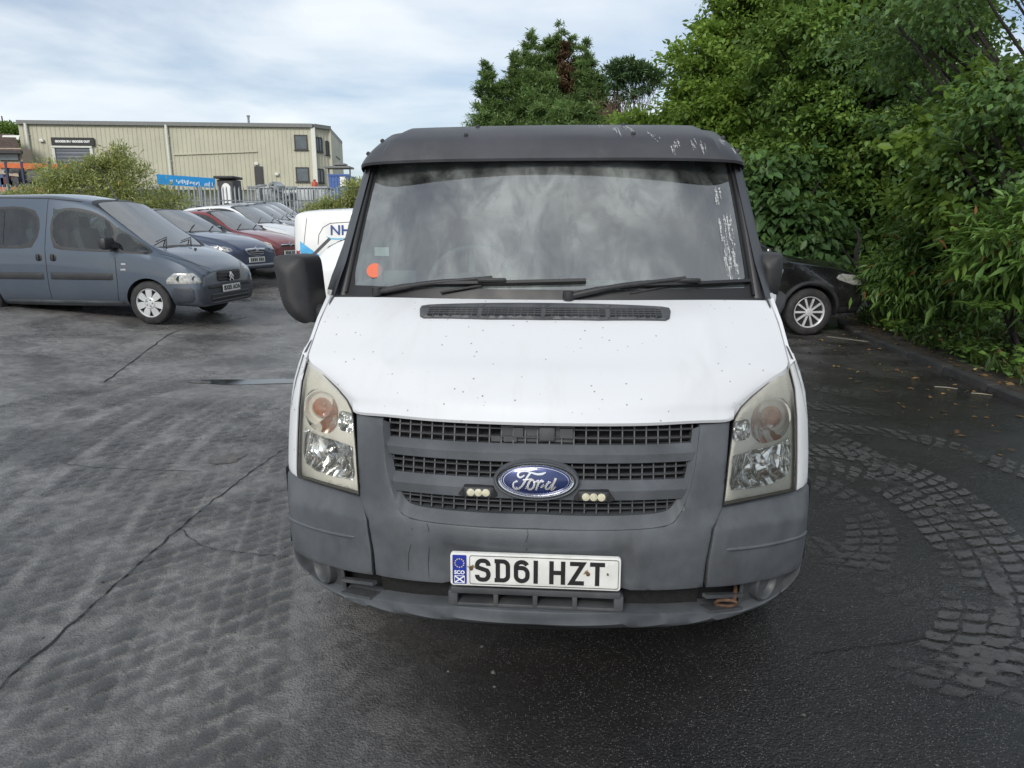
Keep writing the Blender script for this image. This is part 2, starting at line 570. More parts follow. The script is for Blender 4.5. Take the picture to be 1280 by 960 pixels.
M['cab_pale'] = basic('cab_pale_trim', (.16, .17, .18), .7, var=.12)
M['seat_cloth'] = basic('seat_cloth', (.03, .033, .045), .9, var=.3, nscale=20)
M['lens'] = None
def lens_mat():
    m = bpy.data.materials.new('headlight_lens'); m.use_nodes = True
    nt = m.node_tree; nt.nodes.clear(); N = NT(nt)
    out = nt.nodes.new('ShaderNodeOutputMaterial'); co = N.coord()
    tr = nt.nodes.new('ShaderNodeBsdfTransparent'); tr.inputs[0].default_value = (.93, .93, .90, 1)
    gl = nt.nodes.new('ShaderNodeBsdfGlossy'); gl.inputs['Roughness'].default_value = .06
    fr = nt.nodes.new('ShaderNodeFresnel'); fr.inputs[0].default_value = 1.55
    a = nt.nodes.new('ShaderNodeMixShader')
    nt.links.new(fr.outputs[0], a.inputs[0]); nt.links.new(tr.outputs[0], a.inputs[1]); nt.links.new(gl.outputs[0], a.inputs[2])
    df = nt.nodes.new('ShaderNodeBsdfDiffuse'); df.inputs[0].default_value = (.76, .73, .62, 1)
    z = N.xyz(co)[2]
    f = N.ramp(z, .93, 1.09, .05, .40)     # the plastic has yellowed towards its top
    f = N.math('MULTIPLY', f, N.ramp(N.noise(9, 5, .6, co), .2, .8, .75, 1.2), clamp=True)
    m2 = nt.nodes.new('ShaderNodeMixShader')
    nt.links.new(f, m2.inputs[0]); nt.links.new(a.outputs[0], m2.inputs[1]); nt.links.new(df.outputs[0], m2.inputs[2])
    nt.links.new(m2.outputs[0], out.inputs['Surface'])
    return m
M['lens'] = lens_mat()
M['lamp_inner'] = basic('lamp_inner', (.66, .65, .60), .42, .0, var=.08)
def facet_chrome():
    m, nt, b = new_mat('faceted_reflector'); N = NT(nt); co = N.coord()
    b.inputs['Metallic'].default_value = 1; b.inputs['Roughness'].default_value = .12
    b.inputs['Base Color'].default_value = (.78, .79, .80, 1)
    w = N.voro(15, N.mapping(co, (1, .3, .6)), 'F1', 'Distance')
    nt.links.new(N.bump(w, .035, .8), b.inputs['Normal'])
    return m
M['reflector'] = facet_chrome()
M['amber'] = basic('amber_bulb', (.36, .10, .02), .25, var=.3, nscale=30, coat=1)
M['badge_blue'] = basic('badge_blue', (.012, .025, .11), .22, .4, var=.25, nscale=12, coat=1)
M['plate_white'] = basic('plate_white', (.66, .66, .63), .45, var=.06, nscale=14, dirt=(.3, .27, .2), dirt_amt=.35, dscale=22)
M['led'] = basic('strobe_led', (.58, .55, .40), .25, var=.2, nscale=90, coat=1)
M['orange_red'] = basic('orange_sticker', (.62, .13, .06), .6, var=.1)
def dropping_mat():
    m, nt, b = new_mat('bird_dropping'); N = NT(nt); co = N.coord()
    b.inputs['Base Color'].default_value = (.55, .56, .55, 1); b.inputs['Roughness'].default_value = .85
    nt.links.new(N.ramp(N.noise(130, 4, .7, co), .38, .66, .05, .85), b.inputs['Alpha'])
    return m
M['dropping'] = dropping_mat()
M['steel'] = basic('dull_steel', (.32, .32, .32), .4, .9, var=.2, dirt=(.1, .08, .06), dirt_amt=.5, dscale=20)

YAW = R(4.4)
van = thing('white_van', 'white panel van with grey bumper, black sun visor and SD61 HZT plate facing the camera', 'van',
            (0.0713, 2.02, 0), -YAW)

def plan(x):
    a = abs(x); return .38 * (a / .9) ** 2.3 + 12 * max(0, a - .93) ** 2
def lean(z):
    return .35 * max(0, z - .6) ** 1.4 + .5 * max(0, .40 - z) ** 1.2
def sstep(a, b, x):
    t = min(1, max(0, (x - a) / (b - a))); return t * t * (3 - 2 * t)
def Fv(x, z): return Vector((x, plan(x) + lean(z), z))
def mirror(pts): return [(-x, z) for x, z in reversed(pts)]
MX = lambda pts: pts + mirror(pts)

# --- body: flanks, roof, rear and underside from ring stations
def side_ring(y):
    arch = 0
    for ya, r_ in ((1.0, .39), (3.93, .39)):
        if abs(y - ya) < r_: arch = max(arch, math.sqrt(r_ * r_ - (y - ya) ** 2) + .33)
    zb = max(.34, arch)
    K = [(.50, 1.135, .884), (.60, 1.195, .876), (.75, 1.315, .850), (1.1, 1.86, .775), (1.3, 1.955, .74), (1.6, 1.985, .72), (4.7, 1.985, .72), (4.86, 1.93, .74)]
    for (y0, z0, x0), (y1, z1, x1) in zip(K, K[1:]):
        if y <= y1 or y1 == 4.86:
            t = min(1, max(0, (y - y0) / (y1 - y0))); zt = z0 + t * (z1 - z0); xt = x0 + t * (x1 - x0); break
    def xs(z):
        x = .935 + .018 * sstep(.3, .55, z) - .02 * sstep(.85, 1.3, z)
        u = sstep(1.28, 1.98, z) if zt > 1.4 else 0
        return x - .2 * u
    zbelt = min(1.33, zt)
    ring = []
    for k in range(9):
        z = zb + (zbelt - zb) * k / 8
        x = xs(z)
        t = sstep(.70, 1.0, k / 8) if y < .9 else 0
        if y < .9:
            t = max(0, (z - (zbelt - .30)) / .30); x = x + (xt - x) * t ** 2.2
        ring.append((x, y, z))
    if zt > zbelt + .02:
        for k in range(1, 5):
            t = k / 4; z = zbelt + (zt - .06 - zbelt) * t
            x0 = ring[8][0]
            ring.append((x0 + (xt + .02 - x0) * t ** 1.15, y, z))
        ring.append((xt - .02, y, zt))
    else:
        ring += [(xt - .002 * k, y, zt + .001 * k) for k in range(1, 6)]
    return ring
ys = [.50, .55, .61, .615, .65, .72, .75, .84, .94, 1.0, 1.1, 1.2, 1.3, 1.385, 1.395, 1.6, 1.9, 2.3, 3.0, 3.535, 3.545, 3.62, 3.75, 3.93, 4.1, 4.25, 4.315, 4.325, 4.7, 4.83, 4.87]
body = MB()
rings = [side_ring(y) for y in ys]
for sgn in (-1, 1):
    P = [[(sgn * p[0], p[1], p[2]) for p in r_] for r_ in rings]
    b0 = len(body.v)
    for row in P: body.v += row
    nc = len(P[0])
    for i in range(len(P) - 1):
        for j in range(nc - 1):
            yc = (ys[i] + ys[i + 1]) / 2
            if 8 <= j <= 11 and .98 < yc < 1.9: continue          # cab door window opening
            dark_ = j >= 8 and yc < 1.3
            body.f.append((b0 + i * nc + j, b0 + i * nc + j + 1, b0 + (i + 1) * nc + j + 1, b0 + (i + 1) * nc + j)); body.m.append(1 if dark_ else 0)
# roof skin
rf = []
for i, y in enumerate(ys):
    if y >= 1.3:
        x, _, z = rings[i][-1]
        rf.append([(x * math.cos(math.pi * k / 10), y, z + .035 * math.sin(math.pi * k / 10) * (1 if y < 4.8 else .4)) for k in range(11)])
body.grid(rf)
# front header of the roof above the windscreen, rear wall, floor
body.grid([[(x, 1.08 + .05 * (x / .8) ** 2, 1.865) for x in np.linspace(-.8, .8, 9)], rf[0][::-1][0:1] * 9 if False else [(.74 * x / .8, 1.3, 1.955 + .035 * math.sin(math.pi * (x + .8) / 1.6)) for x in np.linspace(-.8, .8, 9)]])
r0 = rings[-1]
body.grid([[(-p[0], p[1], p[2]) for p in r0], [(p[0], p[1], p[2]) for p in r0]])
body.build('body', [M['van_white'], M['visor']], van, smooth=30)
bod = bpy.data.objects['body']
bb_ = BVHTree.FromPolygons([v.co.copy() for v in bod.data.vertices], [tuple(p.vertices) for p in bod.data.polygons])
for sg in (-1, 1):
    def Sd(y, z, sg=sg):
        h = bb_.ray_cast(Vector((sg * 3, y, z)), Vector((-sg, 0, 0))); return h[0] if h[0] else Vector((sg * .95, y, z))
    for pts in ([(.93, .75), (.90, 1.0), (.94, 1.28)], [(1.97, .42), (1.97, 1.3), (1.97, 1.80)], [(3.25, .42), (3.25, 1.3), (3.25, 1.85)]):
        sm_ = MB(); d_ = []
        for a, b in zip(pts, pts[1:]): d_ += [(a[0] + (b[0] - a[0]) * i / 12, a[1] + (b[1] - a[1]) * i / 12) for i in range(12)]
        stroke_mb(sm_, d_ + [pts[-1]], .008, Sd, (sg, 0, 0), .002); sm_.build('door_seam', M['black_print'], van, smooth=None)
    hb_ = MB(); c = Sd(1.83, 1.12); hb_.box(c + Vector((sg * .014, 0, 0)), (.03, .16, .05), bev=.01); hb_.build('door_handle', M['black_plastic'], van)
    st_ = MB(); st_.grid([[Sd(y, z) + Vector((sg * .012, 0, 0)) for y in np.linspace(1.45, 3.5, 9)] for z in (.66, .70, .80, .84)]); st_.build('side_moulding', M['grey_plastic'], van)
und = MB()
und.box((0, 2.75, .40), (1.5, 4.1, .06)).box((0, .62, .55), (1.2, .7, .5)).box((0, 3.93, .36), (1.5, .1, .1)).box((0, 1.0, .33), (1.5, .1, .1))
und.box((0, 2.5, .32), (.12, 3.6, .12))
und.build('chassis', M['dark'], van)
for sg in (-1, 1):
    # cab door window glass and its black surround
    pts = [side_ring(y) for y in (1.0, 1.1, 1.3, 1.6, 1.89)]
    g = MB(); g.grid([[(sg * (p[0] - .012), p[1], p[2]) for p in r_[8:13]] for r_ in pts])
    g.build('door_window', M['cab_glass'], van)

# --- fender strips beside the headlights
for sg in (-1, 1):
    ol = [(.901, .688), (.958, .694), (.962, .80), (.957, .92), (.944, 1.015), (.918, 1.09), (.890, 1.152), (.864, 1.128), (.893, 1.033), (.902, .932), (.902, .795)]
    panel('fender', [(sg * x, z) for x, z in (ol if sg > 0 else ol)], Fv, M['van_white'], van, r=.008, depth=.13, step=.025)
# hood-side strips between bonnet edge and flank, up to the pillar foot
for sg in (-1, 1):
    A = [(.866, .478, 1.121), (.868, .55, 1.168), (.866, .65, 1.245), (.858, .76, 1.318)]
    B = [(.889, .50, 1.136), (.881, .56, 1.172), (.877, .65, 1.248), (.868, .76, 1.328)]
    A2 = [(x - .01, y, z - .05) for x, y, z in A]
    mb = MB(); mb.grid([[(sg * a[0], a[1], a[2]) for a in row] for row in (A2, A, B)])
    mb.build('wing_edge', M['van_white'], van)

# --- bonnet: Coons patch
HF = [(-.634, .262, .988), (-.60, .235, .985), (-.50, .19, .992), (-.30, .115, 1.0), (0, .075, 1.006), (.30, .115, 1.0), (.50, .19, .992), (.60, .235, .985), (.634, .262, .988)]
HS = [(.634, .262, .988), (.640, .280, 1.008), (.662, .300, 1.030), (.715, .348, 1.058), (.782, .405, 1.088), (.853, .470, 1.118), (.862, .55, 1.170), (.860, .65, 1.246), (.851, .757, 1.316)]
HB = [(-.851, .757, 1.316), (-.6, .70, 1.322), (-.3, .665, 1.322), (0, .655, 1.322), (.3, .665, 1.322), (.6, .70, 1.322), (.851, .757, 1.316)]
cF, cB, cS = catmull(HF, 5), catmull(HB, 6), catmull(HS, 5)
def coons(u, v):
    a = interp_poly(cF, u); b = interp_poly(cB, u)
    r_ = interp_poly(cS, v); l = Vector((-r_.x, r_.y, r_.z))
    c00, c10, c01, c11 = cF[0], cF[-1], cB[0], cB[-1]
    p = a * (1 - v) + b * v + l * (1 - u) + r_ * u - (c00 * (1 - u) * (1 - v) + c10 * u * (1 - v) + c01 * (1 - u) * v + c11 * u * v)
    w = math.sin(math.pi * min(1, v * 1.0)) * (1 - abs(2 * u - 1) ** 4)
    crease = .008 * math.exp(-((abs(2 * u - 1) - .66) / .03) ** 2)
    nose = .02 * math.exp(-(v / .12) ** 2) * (1 - abs(2 * u - 1) ** 6)
    return p + Vector((0, -.02 * w, .034 * w + crease * math.sin(math.pi * v)))
us = np.linspace(0, 1, 61); vs_ = np.concatenate([np.linspace(0, .1, 8), np.linspace(.14, 1, 28)])
hood = MB()
rows = [[coons(u, v) for u in us] for v in vs_]
lip = []
for j, u in enumerate(us):
    p = rows[0][j]; lip.append(p)
l1 = [p + Vector((0, .004, -.010)) for p in lip]; l2 = [p + Vector((0, .03, -.016)) for p in lip]; l3 = [p + Vector((0, .10, -.018)) for p in lip]
hood.grid([l3, l2, l1] + rows)
for sgn in (0, -1):   # folded side edges
    e = [r_[sgn] for r_ in rows]
    hood.grid([e, [p + Vector((0, 0, -.035)) for p in e]])
hood_o = hood.build('bonnet', M['van_white'], van, smooth=50)
hm = hood_o.data
hood_bvh = BVHTree.FromPolygons([v.co.copy() for v in hm.vertices], [tuple(p.vertices) for p in hm.polygons])
def Sh(x, y):
    h = hood_bvh.ray_cast(Vector((x, y, 3)), Vector((0, 0, -1)))
    return h[0] if h[0] else Vector((x, y, 1.3))
bay = MB(); bay.box((0, .82, 1.0), (1.4, .4, .46)).box((0, .66, 1.06), (1.0, .4, .10)).box((0, .50, .90), (.9, .4, .24))
bay.build('engine_bay', M['dark'], van)

# --- air intake in the bonnet
upn = (0, -.42, .91)
vo = [(-.458, .625), (-.461, .60), (-.452, .545), (-.437, .532), (-.2, .508), (0, .503)]
vo = vo + [(-x, y) for x, y in reversed(vo[:-1])]
def curve_y(x): return .10 * (abs(x) / .46) ** 2 * .25
cells = []
ex = [-.43, -.238, -.222, -.008, .008, .222, .238, .43]
holes = []
for a, b in ((-.425, -.240), (-.224, -.008), (.008, .224), (.240, .425)):
    def yb(x): return .519 + .022 * (abs(x) / .43) ** 2
    def yt(x): return .578 + .020 * (abs(x) / .43) ** 2
    holes.append([(a, yb(a)), ((a + b) / 2, yb((a + b) / 2)), (b, yb(b)), (b, yt(b)), ((a + b) / 2, yt((a + b) / 2)), (a, yt(a))])
vo2 = [(x, y if y < .59 else y - .012) for x, y in vo]
vent = panel('bonnet_vent', vo2, Sh, M['grille_plastic'], van, holes, r=.006, depth=.02, step=.03, out=upn, lift=.012)
vm = MB()
for h in holes:
    a, b = h[0][0], h[2][0]
    k = 9
    for i in range(1, k):
        x = a + (b - a) * i / k
        y0, y1 = yb(x), yt(x)
        vm.bar(Sh(x, y0) + Vector((0, 0, .003)), Sh(x, y1) + Vector((0, 0, .003)), .0035, .006, up=upn)
    for t in (.25, .5, .75):
        p = [(a + (b - a) * q / 4, yb(a + (b - a) * q / 4) * (1 - t) + yt(a + (b - a) * q / 4) * t) for q in range(5)]
        for q, w in zip(p, p[1:]): vm.bar(Sh(*q) + Vector((0, 0, .004)), Sh(*w) + Vector((0, 0, .004)), .0045, .008, up=upn)
o = vm.build('vent_mesh', M['grille_plastic'], vent); o['kind'] = 'stuff'
vb = MB()
for h in holes: vb.prism([Sh(x, y) + Vector((0, 0, .0015)) for x, y in h], (0, 0, -.001))  # black sheets on the closed bonnet skin, painted shade for the vent openings
vb.build('vent_shade_sheet', M['dark'], vent)

# --- windscreen, frit, cowl, pillars
WB = [(-.812, .80, 1.315), (-.55, .715, 1.312), (-.28, .672, 1.310), (0, .66, 1.309), (.28, .672, 1.310), (.55, .715, 1.312), (.812, .80, 1.315)]
WT = [(-.752, 1.14, 1.87), (-.5, 1.08, 1.885), (-.25, 1.05, 1.89), (0, 1.04, 1.892), (.25, 1.05, 1.89), (.5, 1.08, 1.885), (.752, 1.14, 1.87)]
cWB, cWT = catmull(WB, 5), catmull(WT, 5)
def Sw(u, v):
    p = interp_poly(cWB, u).lerp(interp_poly(cWT, u), v)
    return p + Vector((0, -.03, .018)) * math.sin(math.pi * v) * (1 - abs(2 * u - 1) ** 3 * .6)
wind = MB(); wind.grid([[Sw(u, v) for u in np.linspace(.0, 1, 41)] for v in np.linspace(0, 1, 21)])
ws = wind.build('windscreen', M['windscreen'], van, fix=True)
# black enamel border: proud of the glass by 2 mm
Nw = Vector((0, -.86, .5))
fr = MB()
def strip(edge, w0):
    pass
uu = np.linspace(0, 1, 41)
fr.grid([[Sw(u, v) + Nw * .002 for u in uu] for v in (0.0, .03, .06, .075 )])
for s_ in (0, 1):
    e = lambda t: t if s_ == 0 else 1 - t
    fr.grid([[Sw(e(q), v) + Nw * .0025 for q in (0, .008, .016 + .014 * max(0, .16 - v) / .16)] for v in np.linspace(0, 1, 21)])
fr.build('windscreen_border', M['black_print'], ws)
cowl = MB()
cr1 = [interp_poly(cB, u) + Vector((0, .012, -.012)) for u in uu]
cr2 = [interp_poly(cWB, u).lerp(interp_poly(cB, u), .45) + Vector((0, 0, .006)) for u in uu]
cr3 = [interp_poly(cWB, u) + Vector((0, -.004, .006)) for u in uu]
cowl.grid([[p + Vector((0, 0, -.05)) for p in cr1], cr1, cr2, cr3])
cowl.build('scuttle_panel', M['black_plastic'], van)
for sg in (-1, 1):
    rows = []
    for v in np.linspace(0, 1, 13):
        u = 0 if sg < 0 else 1
        p = Sw(u, v)
        w = .040 + .022 * (1 - v)
        q1 = p + Vector((0, -.006, .003)); q2 = p + Vector((sg * w * .5, -.004 + .006, .004)); q3 = p + Vector((sg * (w + .012), .05, -.002)); q4 = p + Vector((sg * (w + .018), .16, -.012))
        q0 = p + Vector((-sg * .004, -.003, 0))
        rows.append([q0, q1, q2, q3, q4])
    mb = MB(); mb.grid(rows)
    mb.build('windscreen_pillar', M['visor'], van, smooth=60)
    rb = MB(); rb.tube([Sw(0 if sg < 0 else 1, v) + Vector((-sg * .006, -.008, .005)) for v in np.linspace(.02, 1, 12)], .007, 6)
    rb.build('rubber_seal', M['black_print'], van)
# tinted edge reflections need something behind: cab interior
dash = MB()
dash.grid([[Sw(u, .05) + Vector((0, .03, -.03)) for u in uu], [Sw(u, .05) + Vector((0, .25, -.005)) for u in uu], [Sw(u, .05) + Vector((0, .45, -.02)) for u in uu], [Vector((Sw(u, 0).x, 1.25, 1.05)) for u in uu], [Vector((Sw(u, 0).x, 1.3, .6)) for u in uu]])
dash_o = dash.build('dashboard', M['cab_trim'], van)
bin_ = MB(); bin_.box((-.33, 1.10, 1.335), (.34, .22, .09), bev=.03).box((.03, 1.06, 1.30), (.36, .2, .10), bev=.02)
bin_.build('dash_pod', M['cab_trim'], dash_o)
sw = MB(); cst = Vector((-.36, 1.27, 1.33)); q_ = Matrix.Rotation(R(-32), 3, 'X')
sw.tube([cst + q_ @ Vector((.19 * math.cos(a), 0, .19 * math.sin(a))) for a in np.linspace(0, 2 * math.pi, 33)], .015, 8, cap=False)
for a in (R(200), R(-20), R(90)): sw.bar(cst, cst + q_ @ Vector((.18 * math.cos(a), 0, .18 * math.sin(a))), .03, .015)
sw.box(cst, (.12, .05, .1), bev=.02)
sw.build('steering_wheel', M['cab_trim'], van)
paper = MB(); paper.box((.20, .98, 1.362), (.30, .16, .006), rot=Matrix.Rotation(.05, 3, 'Z')); paper.build('dash_paper', M['cab_pale'], van)
paper = MB(); paper.box((-.62, .98, 1.375), (.14, .04, .07), bev=.01); paper.build('dash_box', M['cab_pale'], van)
for x in (-.42, .20, .58):
    sm = MB(); sm.box((x, 1.75, .95), (.48, .5, .16), bev=.06).box((x, 2.02, 1.32), (.46, .15, .66), rot=Matrix.Rotation(R(-14), 3, 'X'), bev=.06)
    sm.box((x, 2.12, 1.72), (.26, .10, .17), bev=.04)
    sm.build('seat', M['seat_cloth'], van)
bulk = MB(); bulk.box((0, 2.3, 1.2), (1.78, .03, 1.4)); bulk.build('bulkhead', M['cab_pale'], van)
fl = MB(); fl.box((0, 1.6, .62), (1.8, 1.6, .04)); fl.build('cab_floor', M['dark'], van)
hl = MB(); hl.grid([[(x, y, z) for x in (-.72, 0, .72)] for y, z in ((1.15, 1.86), (1.5, 1.94), (2.28, 1.95))]); hl.build('headlining', M['cab_pale'], van)
stk = MB()
Mst = Sw(.055, .165); 
stk.lathe([(.0, 0), (.032, 0), (.032, .002), (0, .002)], (0, 0, 0), 'y', 24)
me = stk.mesh('windscreen_sticker'); me.transform(Matrix.Translation(Mst + Nw * .014 + Vector((.03, 0, 0))) @ Matrix.Rotation(R(-30), 4, 'X')); link('windscreen_sticker', me, ws, M['orange_red'])
tx = MB(); tx.box(Sw(.045, .30) + Vector((.05, .02, 0)), (.06, .002, .035)); tx.build('tax_disc', M['white_print'], ws)

# --- sun visor across the roof edge
VL = [(-.806, 1.12, 1.828), (-.79, 1.06, 1.846), (-.70, 1.005, 1.853), (-.45, .96, 1.857), (0, .945, 1.858), (.45, .96, 1.857), (.70, 1.005, 1.853), (.79, 1.06, 1.846), (.806, 1.12, 1.828)]
VM = [(-.785, 1.17, 1.880), (-.765, 1.13, 1.908), (-.685, 1.085, 1.930), (-.45, 1.052, 1.938), (0, 1.04, 1.941), (.45, 1.052, 1.938), (.685, 1.085, 1.930), (.765, 1.13, 1.908), (.785, 1.17, 1.880)]
VH = [(-.745, 1.27, 1.955), (-.725, 1.25, 1.972), (-.665, 1.235, 1.992), (-.45, 1.225, 1.999), (0, 1.22, 2.002), (.45, 1.225, 1.999), (.665, 1.235, 1.992), (.725, 1.25, 1.972), (.745, 1.27, 1.955)]
cL, cM, cH = catmull(VL, 6), catmull(VM, 6), catmull(VH, 6)
def Sv(u, v):
    a, b, c = interp_poly(cL, u), interp_poly(cM, u), interp_poly(cH, u)
    p = a * (1 - v) ** 2 + (b * 2 - (a + c) * .5) * 2 * v * (1 - v) + c * v * v if False else a * ((1 - v) * (1 - 2 * v)) + b * (4 * v * (1 - v)) + c * (v * (2 * v - 1))
    step_ = .014 * (sstep(.095, .105, u) * sstep(.905, .895, u)) * sstep(.1, .5, v)
    return p + Vector((0, -step_ * .6, step_))
vis = MB()
uv = np.concatenate([np.linspace(0, .09, 10), np.linspace(.095, .105, 4), np.linspace(.12, .88, 40), np.linspace(.895, .905, 4), np.linspace(.91, 1, 10)])
top = [[Sv(u, v) for u in uv] for v in np.linspace(0, 1, 14)]
under = [[Sv(u, v) + Vector((0, .02 + .06 * 0, -.010)) for u in uv] for v in (0.0, .12, .3, .6, .9)]
lipv = [Sv(u, 0) + Vector((0, .004, -.010)) for u in uv]
vis.grid(under[::-1] + [lipv] + top)
vis_o = vis.build('sun_visor', M['visor'], van, smooth=45)
for u, v in ((.045, .75), (.03, .40), (.30, .93), (.295, .52), (.70, .93), (.705, .52), (.955, .75), (.97, .40)):
    p = Sv(u, v); d1 = (Sv(u + .005, v) - Sv(u - .005, v)); d2 = Sv(u, v + .02) - Sv(u, v - .02); nn = d1.cross(d2).normalized()
    if nn.y > 0 and nn.z < 0: nn = -nn
    bt = MB(); bt.tube([p - nn * .004, p + nn * .006, p + nn * .010, p + nn * .011], [.009, .009, .006, .001], 10)
    bt.build('bolt', M['black_plastic'], vis_o)
drop = MB(); dr = random.Random(5)
for u, v, ln in ((.638, .90, .030), (.668, .72, .05), (.695, .93, .05), (.705, .80, .06), (.745, .55, .02), (.757, .42, .015), (.80, .36, .02), (.79, .25, .035), (.84, .34, .03), (.86, .30, .03), (.925, .62, .035), (.945, .35, .02), (.43, .8, .006), (.52, .85, .006), (.60, .82, .005), (.27, .5, .004)):
    for _ in range(6 if ln > .012 else 1):
        uu0, vv0 = u + dr.uniform(-.007, .007), v + dr.uniform(-.08, .08)
        L = ln * dr.uniform(.2, 1.0); w = dr.uniform(.0009, .0030) if ln > .012 else .003
        pts = []
        k = 5
        for i in range(k + 1):
            t = i / k
            pts.append((uu0 + dr.uniform(-.0008, .0008), vv0 - t * L / .17))
        row1, row2 = [], []
        for i, (a, b) in enumerate(pts):
            ww = w * (1 - .7 * i / k) * dr.uniform(.6, 1.4) * (.3 if i in (0,) else 1)
            p = Sv(a, max(.02, min(.98, b))) + Vector((0, -.0022, .0022))
            row1.append(p + Vector((-ww, 0, 0))); row2.append(p + Vector((ww, 0, 0)))
        drop.grid([row1, row2])
drop.build('bird_droppings', M['dropping'], vis_o, smooth=None)['kind'] = 'stuff'

# dried white runs down the edge of the glass
ws_r = random.Random(12)
run = MB()
for k in range(40):
    u0 = .955 + ws_r.uniform(-.022, .014); v0 = ws_r.uniform(.12, .78); L = ws_r.uniform(.03, .16); w = ws_r.uniform(.0012, .0045)
    a_, b_ = [], []
    for i in range(6):
        t = i / 5; p = Sw(min(.985, u0 + ws_r.uniform(-.0015, .0015)), max(.09, v0 - L * t)) + Nw * .004
        q = w * (1 - .6 * t) * ws_r.uniform(.4, 1.5); a_.append(p + Vector((-q, 0, 0))); b_.append(p + Vector((q, 0, 0)))
    run.grid([a_, b_])
for k in range(0):
    u0, v0 = ws_r.uniform(.1, .9), ws_r.uniform(.2, .9); s_ = ws_r.uniform(.0015, .004)
    p = Sw(u0, v0) + Nw * .004
    run.add([p + Vector((s_ * math.cos(a), s_ * .5 * math.sin(a), s_ * .8 * math.sin(a))) for a in np.linspace(0, 6.28, 7)[:-1]], [tuple(range(6))])
run.build('glass_droppings', M['dropping'], ws, smooth=None)['kind'] = 'stuff'
# --- wipers
def wiper(parent, piv, mid, tip0, tip1, strut):
    arm = MB()
    up = Vector((0, -.5, .85))
    arm.tube([Vector(p) for p in catmull([piv, ((piv[0] * .6 + mid[0] * .4), piv[1] * .6 + mid[1] * .4 - .022, piv[2] * .6 + mid[2] * .4 + .02), (mid[0], mid[1] - .024, mid[2] + .024)], 6)], [.013] * 5 + [.010] * 4 + [.007] * 4, 8)
    arm.tube([strut[0], strut[1]], [.005, .006], 6)
    arm.lathe([(0.0, -.012), (.020, -.012), (.022, 0), (.02, .02)], piv, 'z', 14)
    a = arm.build('wiper', M['black_plastic'], parent, smooth=60)
    bl = MB()
    t0, t1 = Vector(tip0), Vector(tip1); n = 14
    P0 = [t0.lerp(t1, i / n) for i in range(n + 1)]
    P0 = [onglass(p) for p in P0]
    for i in range(n):
        bl.bar(P0[i] + Nw * .012, P0[i + 1] + Nw * .012, .004, .02, up=Nw)
        bl.bar(P0[i] + Nw * .024 + Vector((0, 0, .004)), P0[i + 1] + Nw * .024 + Vector((0, 0, .004)), .012, .005, up=Nw)
    mP = onglass(Vector(mid)) + Nw * .03
    bl.box(mP, (.11, .02, .016), bev=.005)
    bl.build('wiper_blade', M['black_print'], a)
wm = ws.data
ws_bvh = BVHTree.FromPolygons([v.co.copy() for v in wm.vertices], [tuple(p.vertices) for p in wm.polygons])
def onglass(p):
    h = ws_bvh.ray_cast(Vector((p.x, p.y - 1.2, p.z)), Vector((0, 1, 0)))
    return h[0] if h[0] else p
wiper(van, (-.66, .735, 1.338), (-.20, .71, 1.378), (-.47, .75, 1.362), (.155, .71, 1.380), ((-.40, .685, 1.345), (-.24, .685, 1.372)))
wiper(van, (.09, .655, 1.335), (.53, .74, 1.378), (.285, .71, 1.362), (.79, .82, 1.372), ((.32, .69, 1.345), (.47, .72, 1.372)))

# --- grey front panel
colL = [(-.503, .974), (-.622, .972), (-.612, .85), (-.598, .707), (-.558, .645), (-.545, .531), (-.540, .450), (-.512, .452), (-.273, .479)]
bezO = [(-.509, .974), (-.494, .837), (-.464, .745), (-.430, .692), (-.40, .683), (-.33, .682), (-.15, .686), (0, .688)]
def Sb(x, z):
    p = Fv(x, z)
    # recess for the number plate, a soft crease half way up the face
    rec = sstep(-.296, -.288, x) * sstep(.296, .288, x) * sstep(.62, .612, z)
    p.y += .012 * rec
    p.y += -.006 * sstep(.70, .682, z) * sstep(.60, .62, z) + .004 * sstep(.575, .565, z)
    p.y += .010 * sstep(.50, .545, abs(x)) * sstep(.66, .70, z)
    return p
outl = [(-.514, .972)] + colL[1:] + mirror(colL[1:]) + [(.514, .972)] + [(-x, z) for x, z in bezO[1:-1]] + [(0, .688)] + list(reversed(bezO[1:-1]))
bump_o = panel('bumper', outl, Sb, M['grey_plastic'], van, r=.006, depth=.05, step=.022)
# the raised frame round the grille
bz = MB()
inn = [(-.492, .962), (-.476, .86), (-.452, .775), (-.442, .758), (-.420, .728), (-.385, .717), (-.30, .716), (0, .722)]
bo = [(-.514, .972), (-.496, .837), (-.466, .745), (-.446, .712), (-.428, .692), (-.395, .684), (-.31, .682), (0, .688)]
def ringpts(l): 
    l = catmull([(a, 0, b) for a, b in l], 5); l = [(p.x, p.z) for p in l]
    return l + [(-a, b) for a, b in reversed(l[:-1])]
ri, ro = ringpts(inn), ringpts(bo)
rowA = [Fv(x, z) + Vector((0, .002, 0)) for x, z in ro]
rowB = [Fv(x, z) + Vector((0, -.007, 0)) for x, z in [(a * .993, b + .002) for a, b in ro]]
rowC = [Fv(x, z) + Vector((0, .020, 0)) for x, z in ri]
rowD = [Fv(x, z) + Vector((0, .07, 0)) for x, z in ri]
bz.grid([rowA, rowB, rowC, rowD])
bz.build('grille_surround', M['grey_plastic'], bump_o, smooth=30)
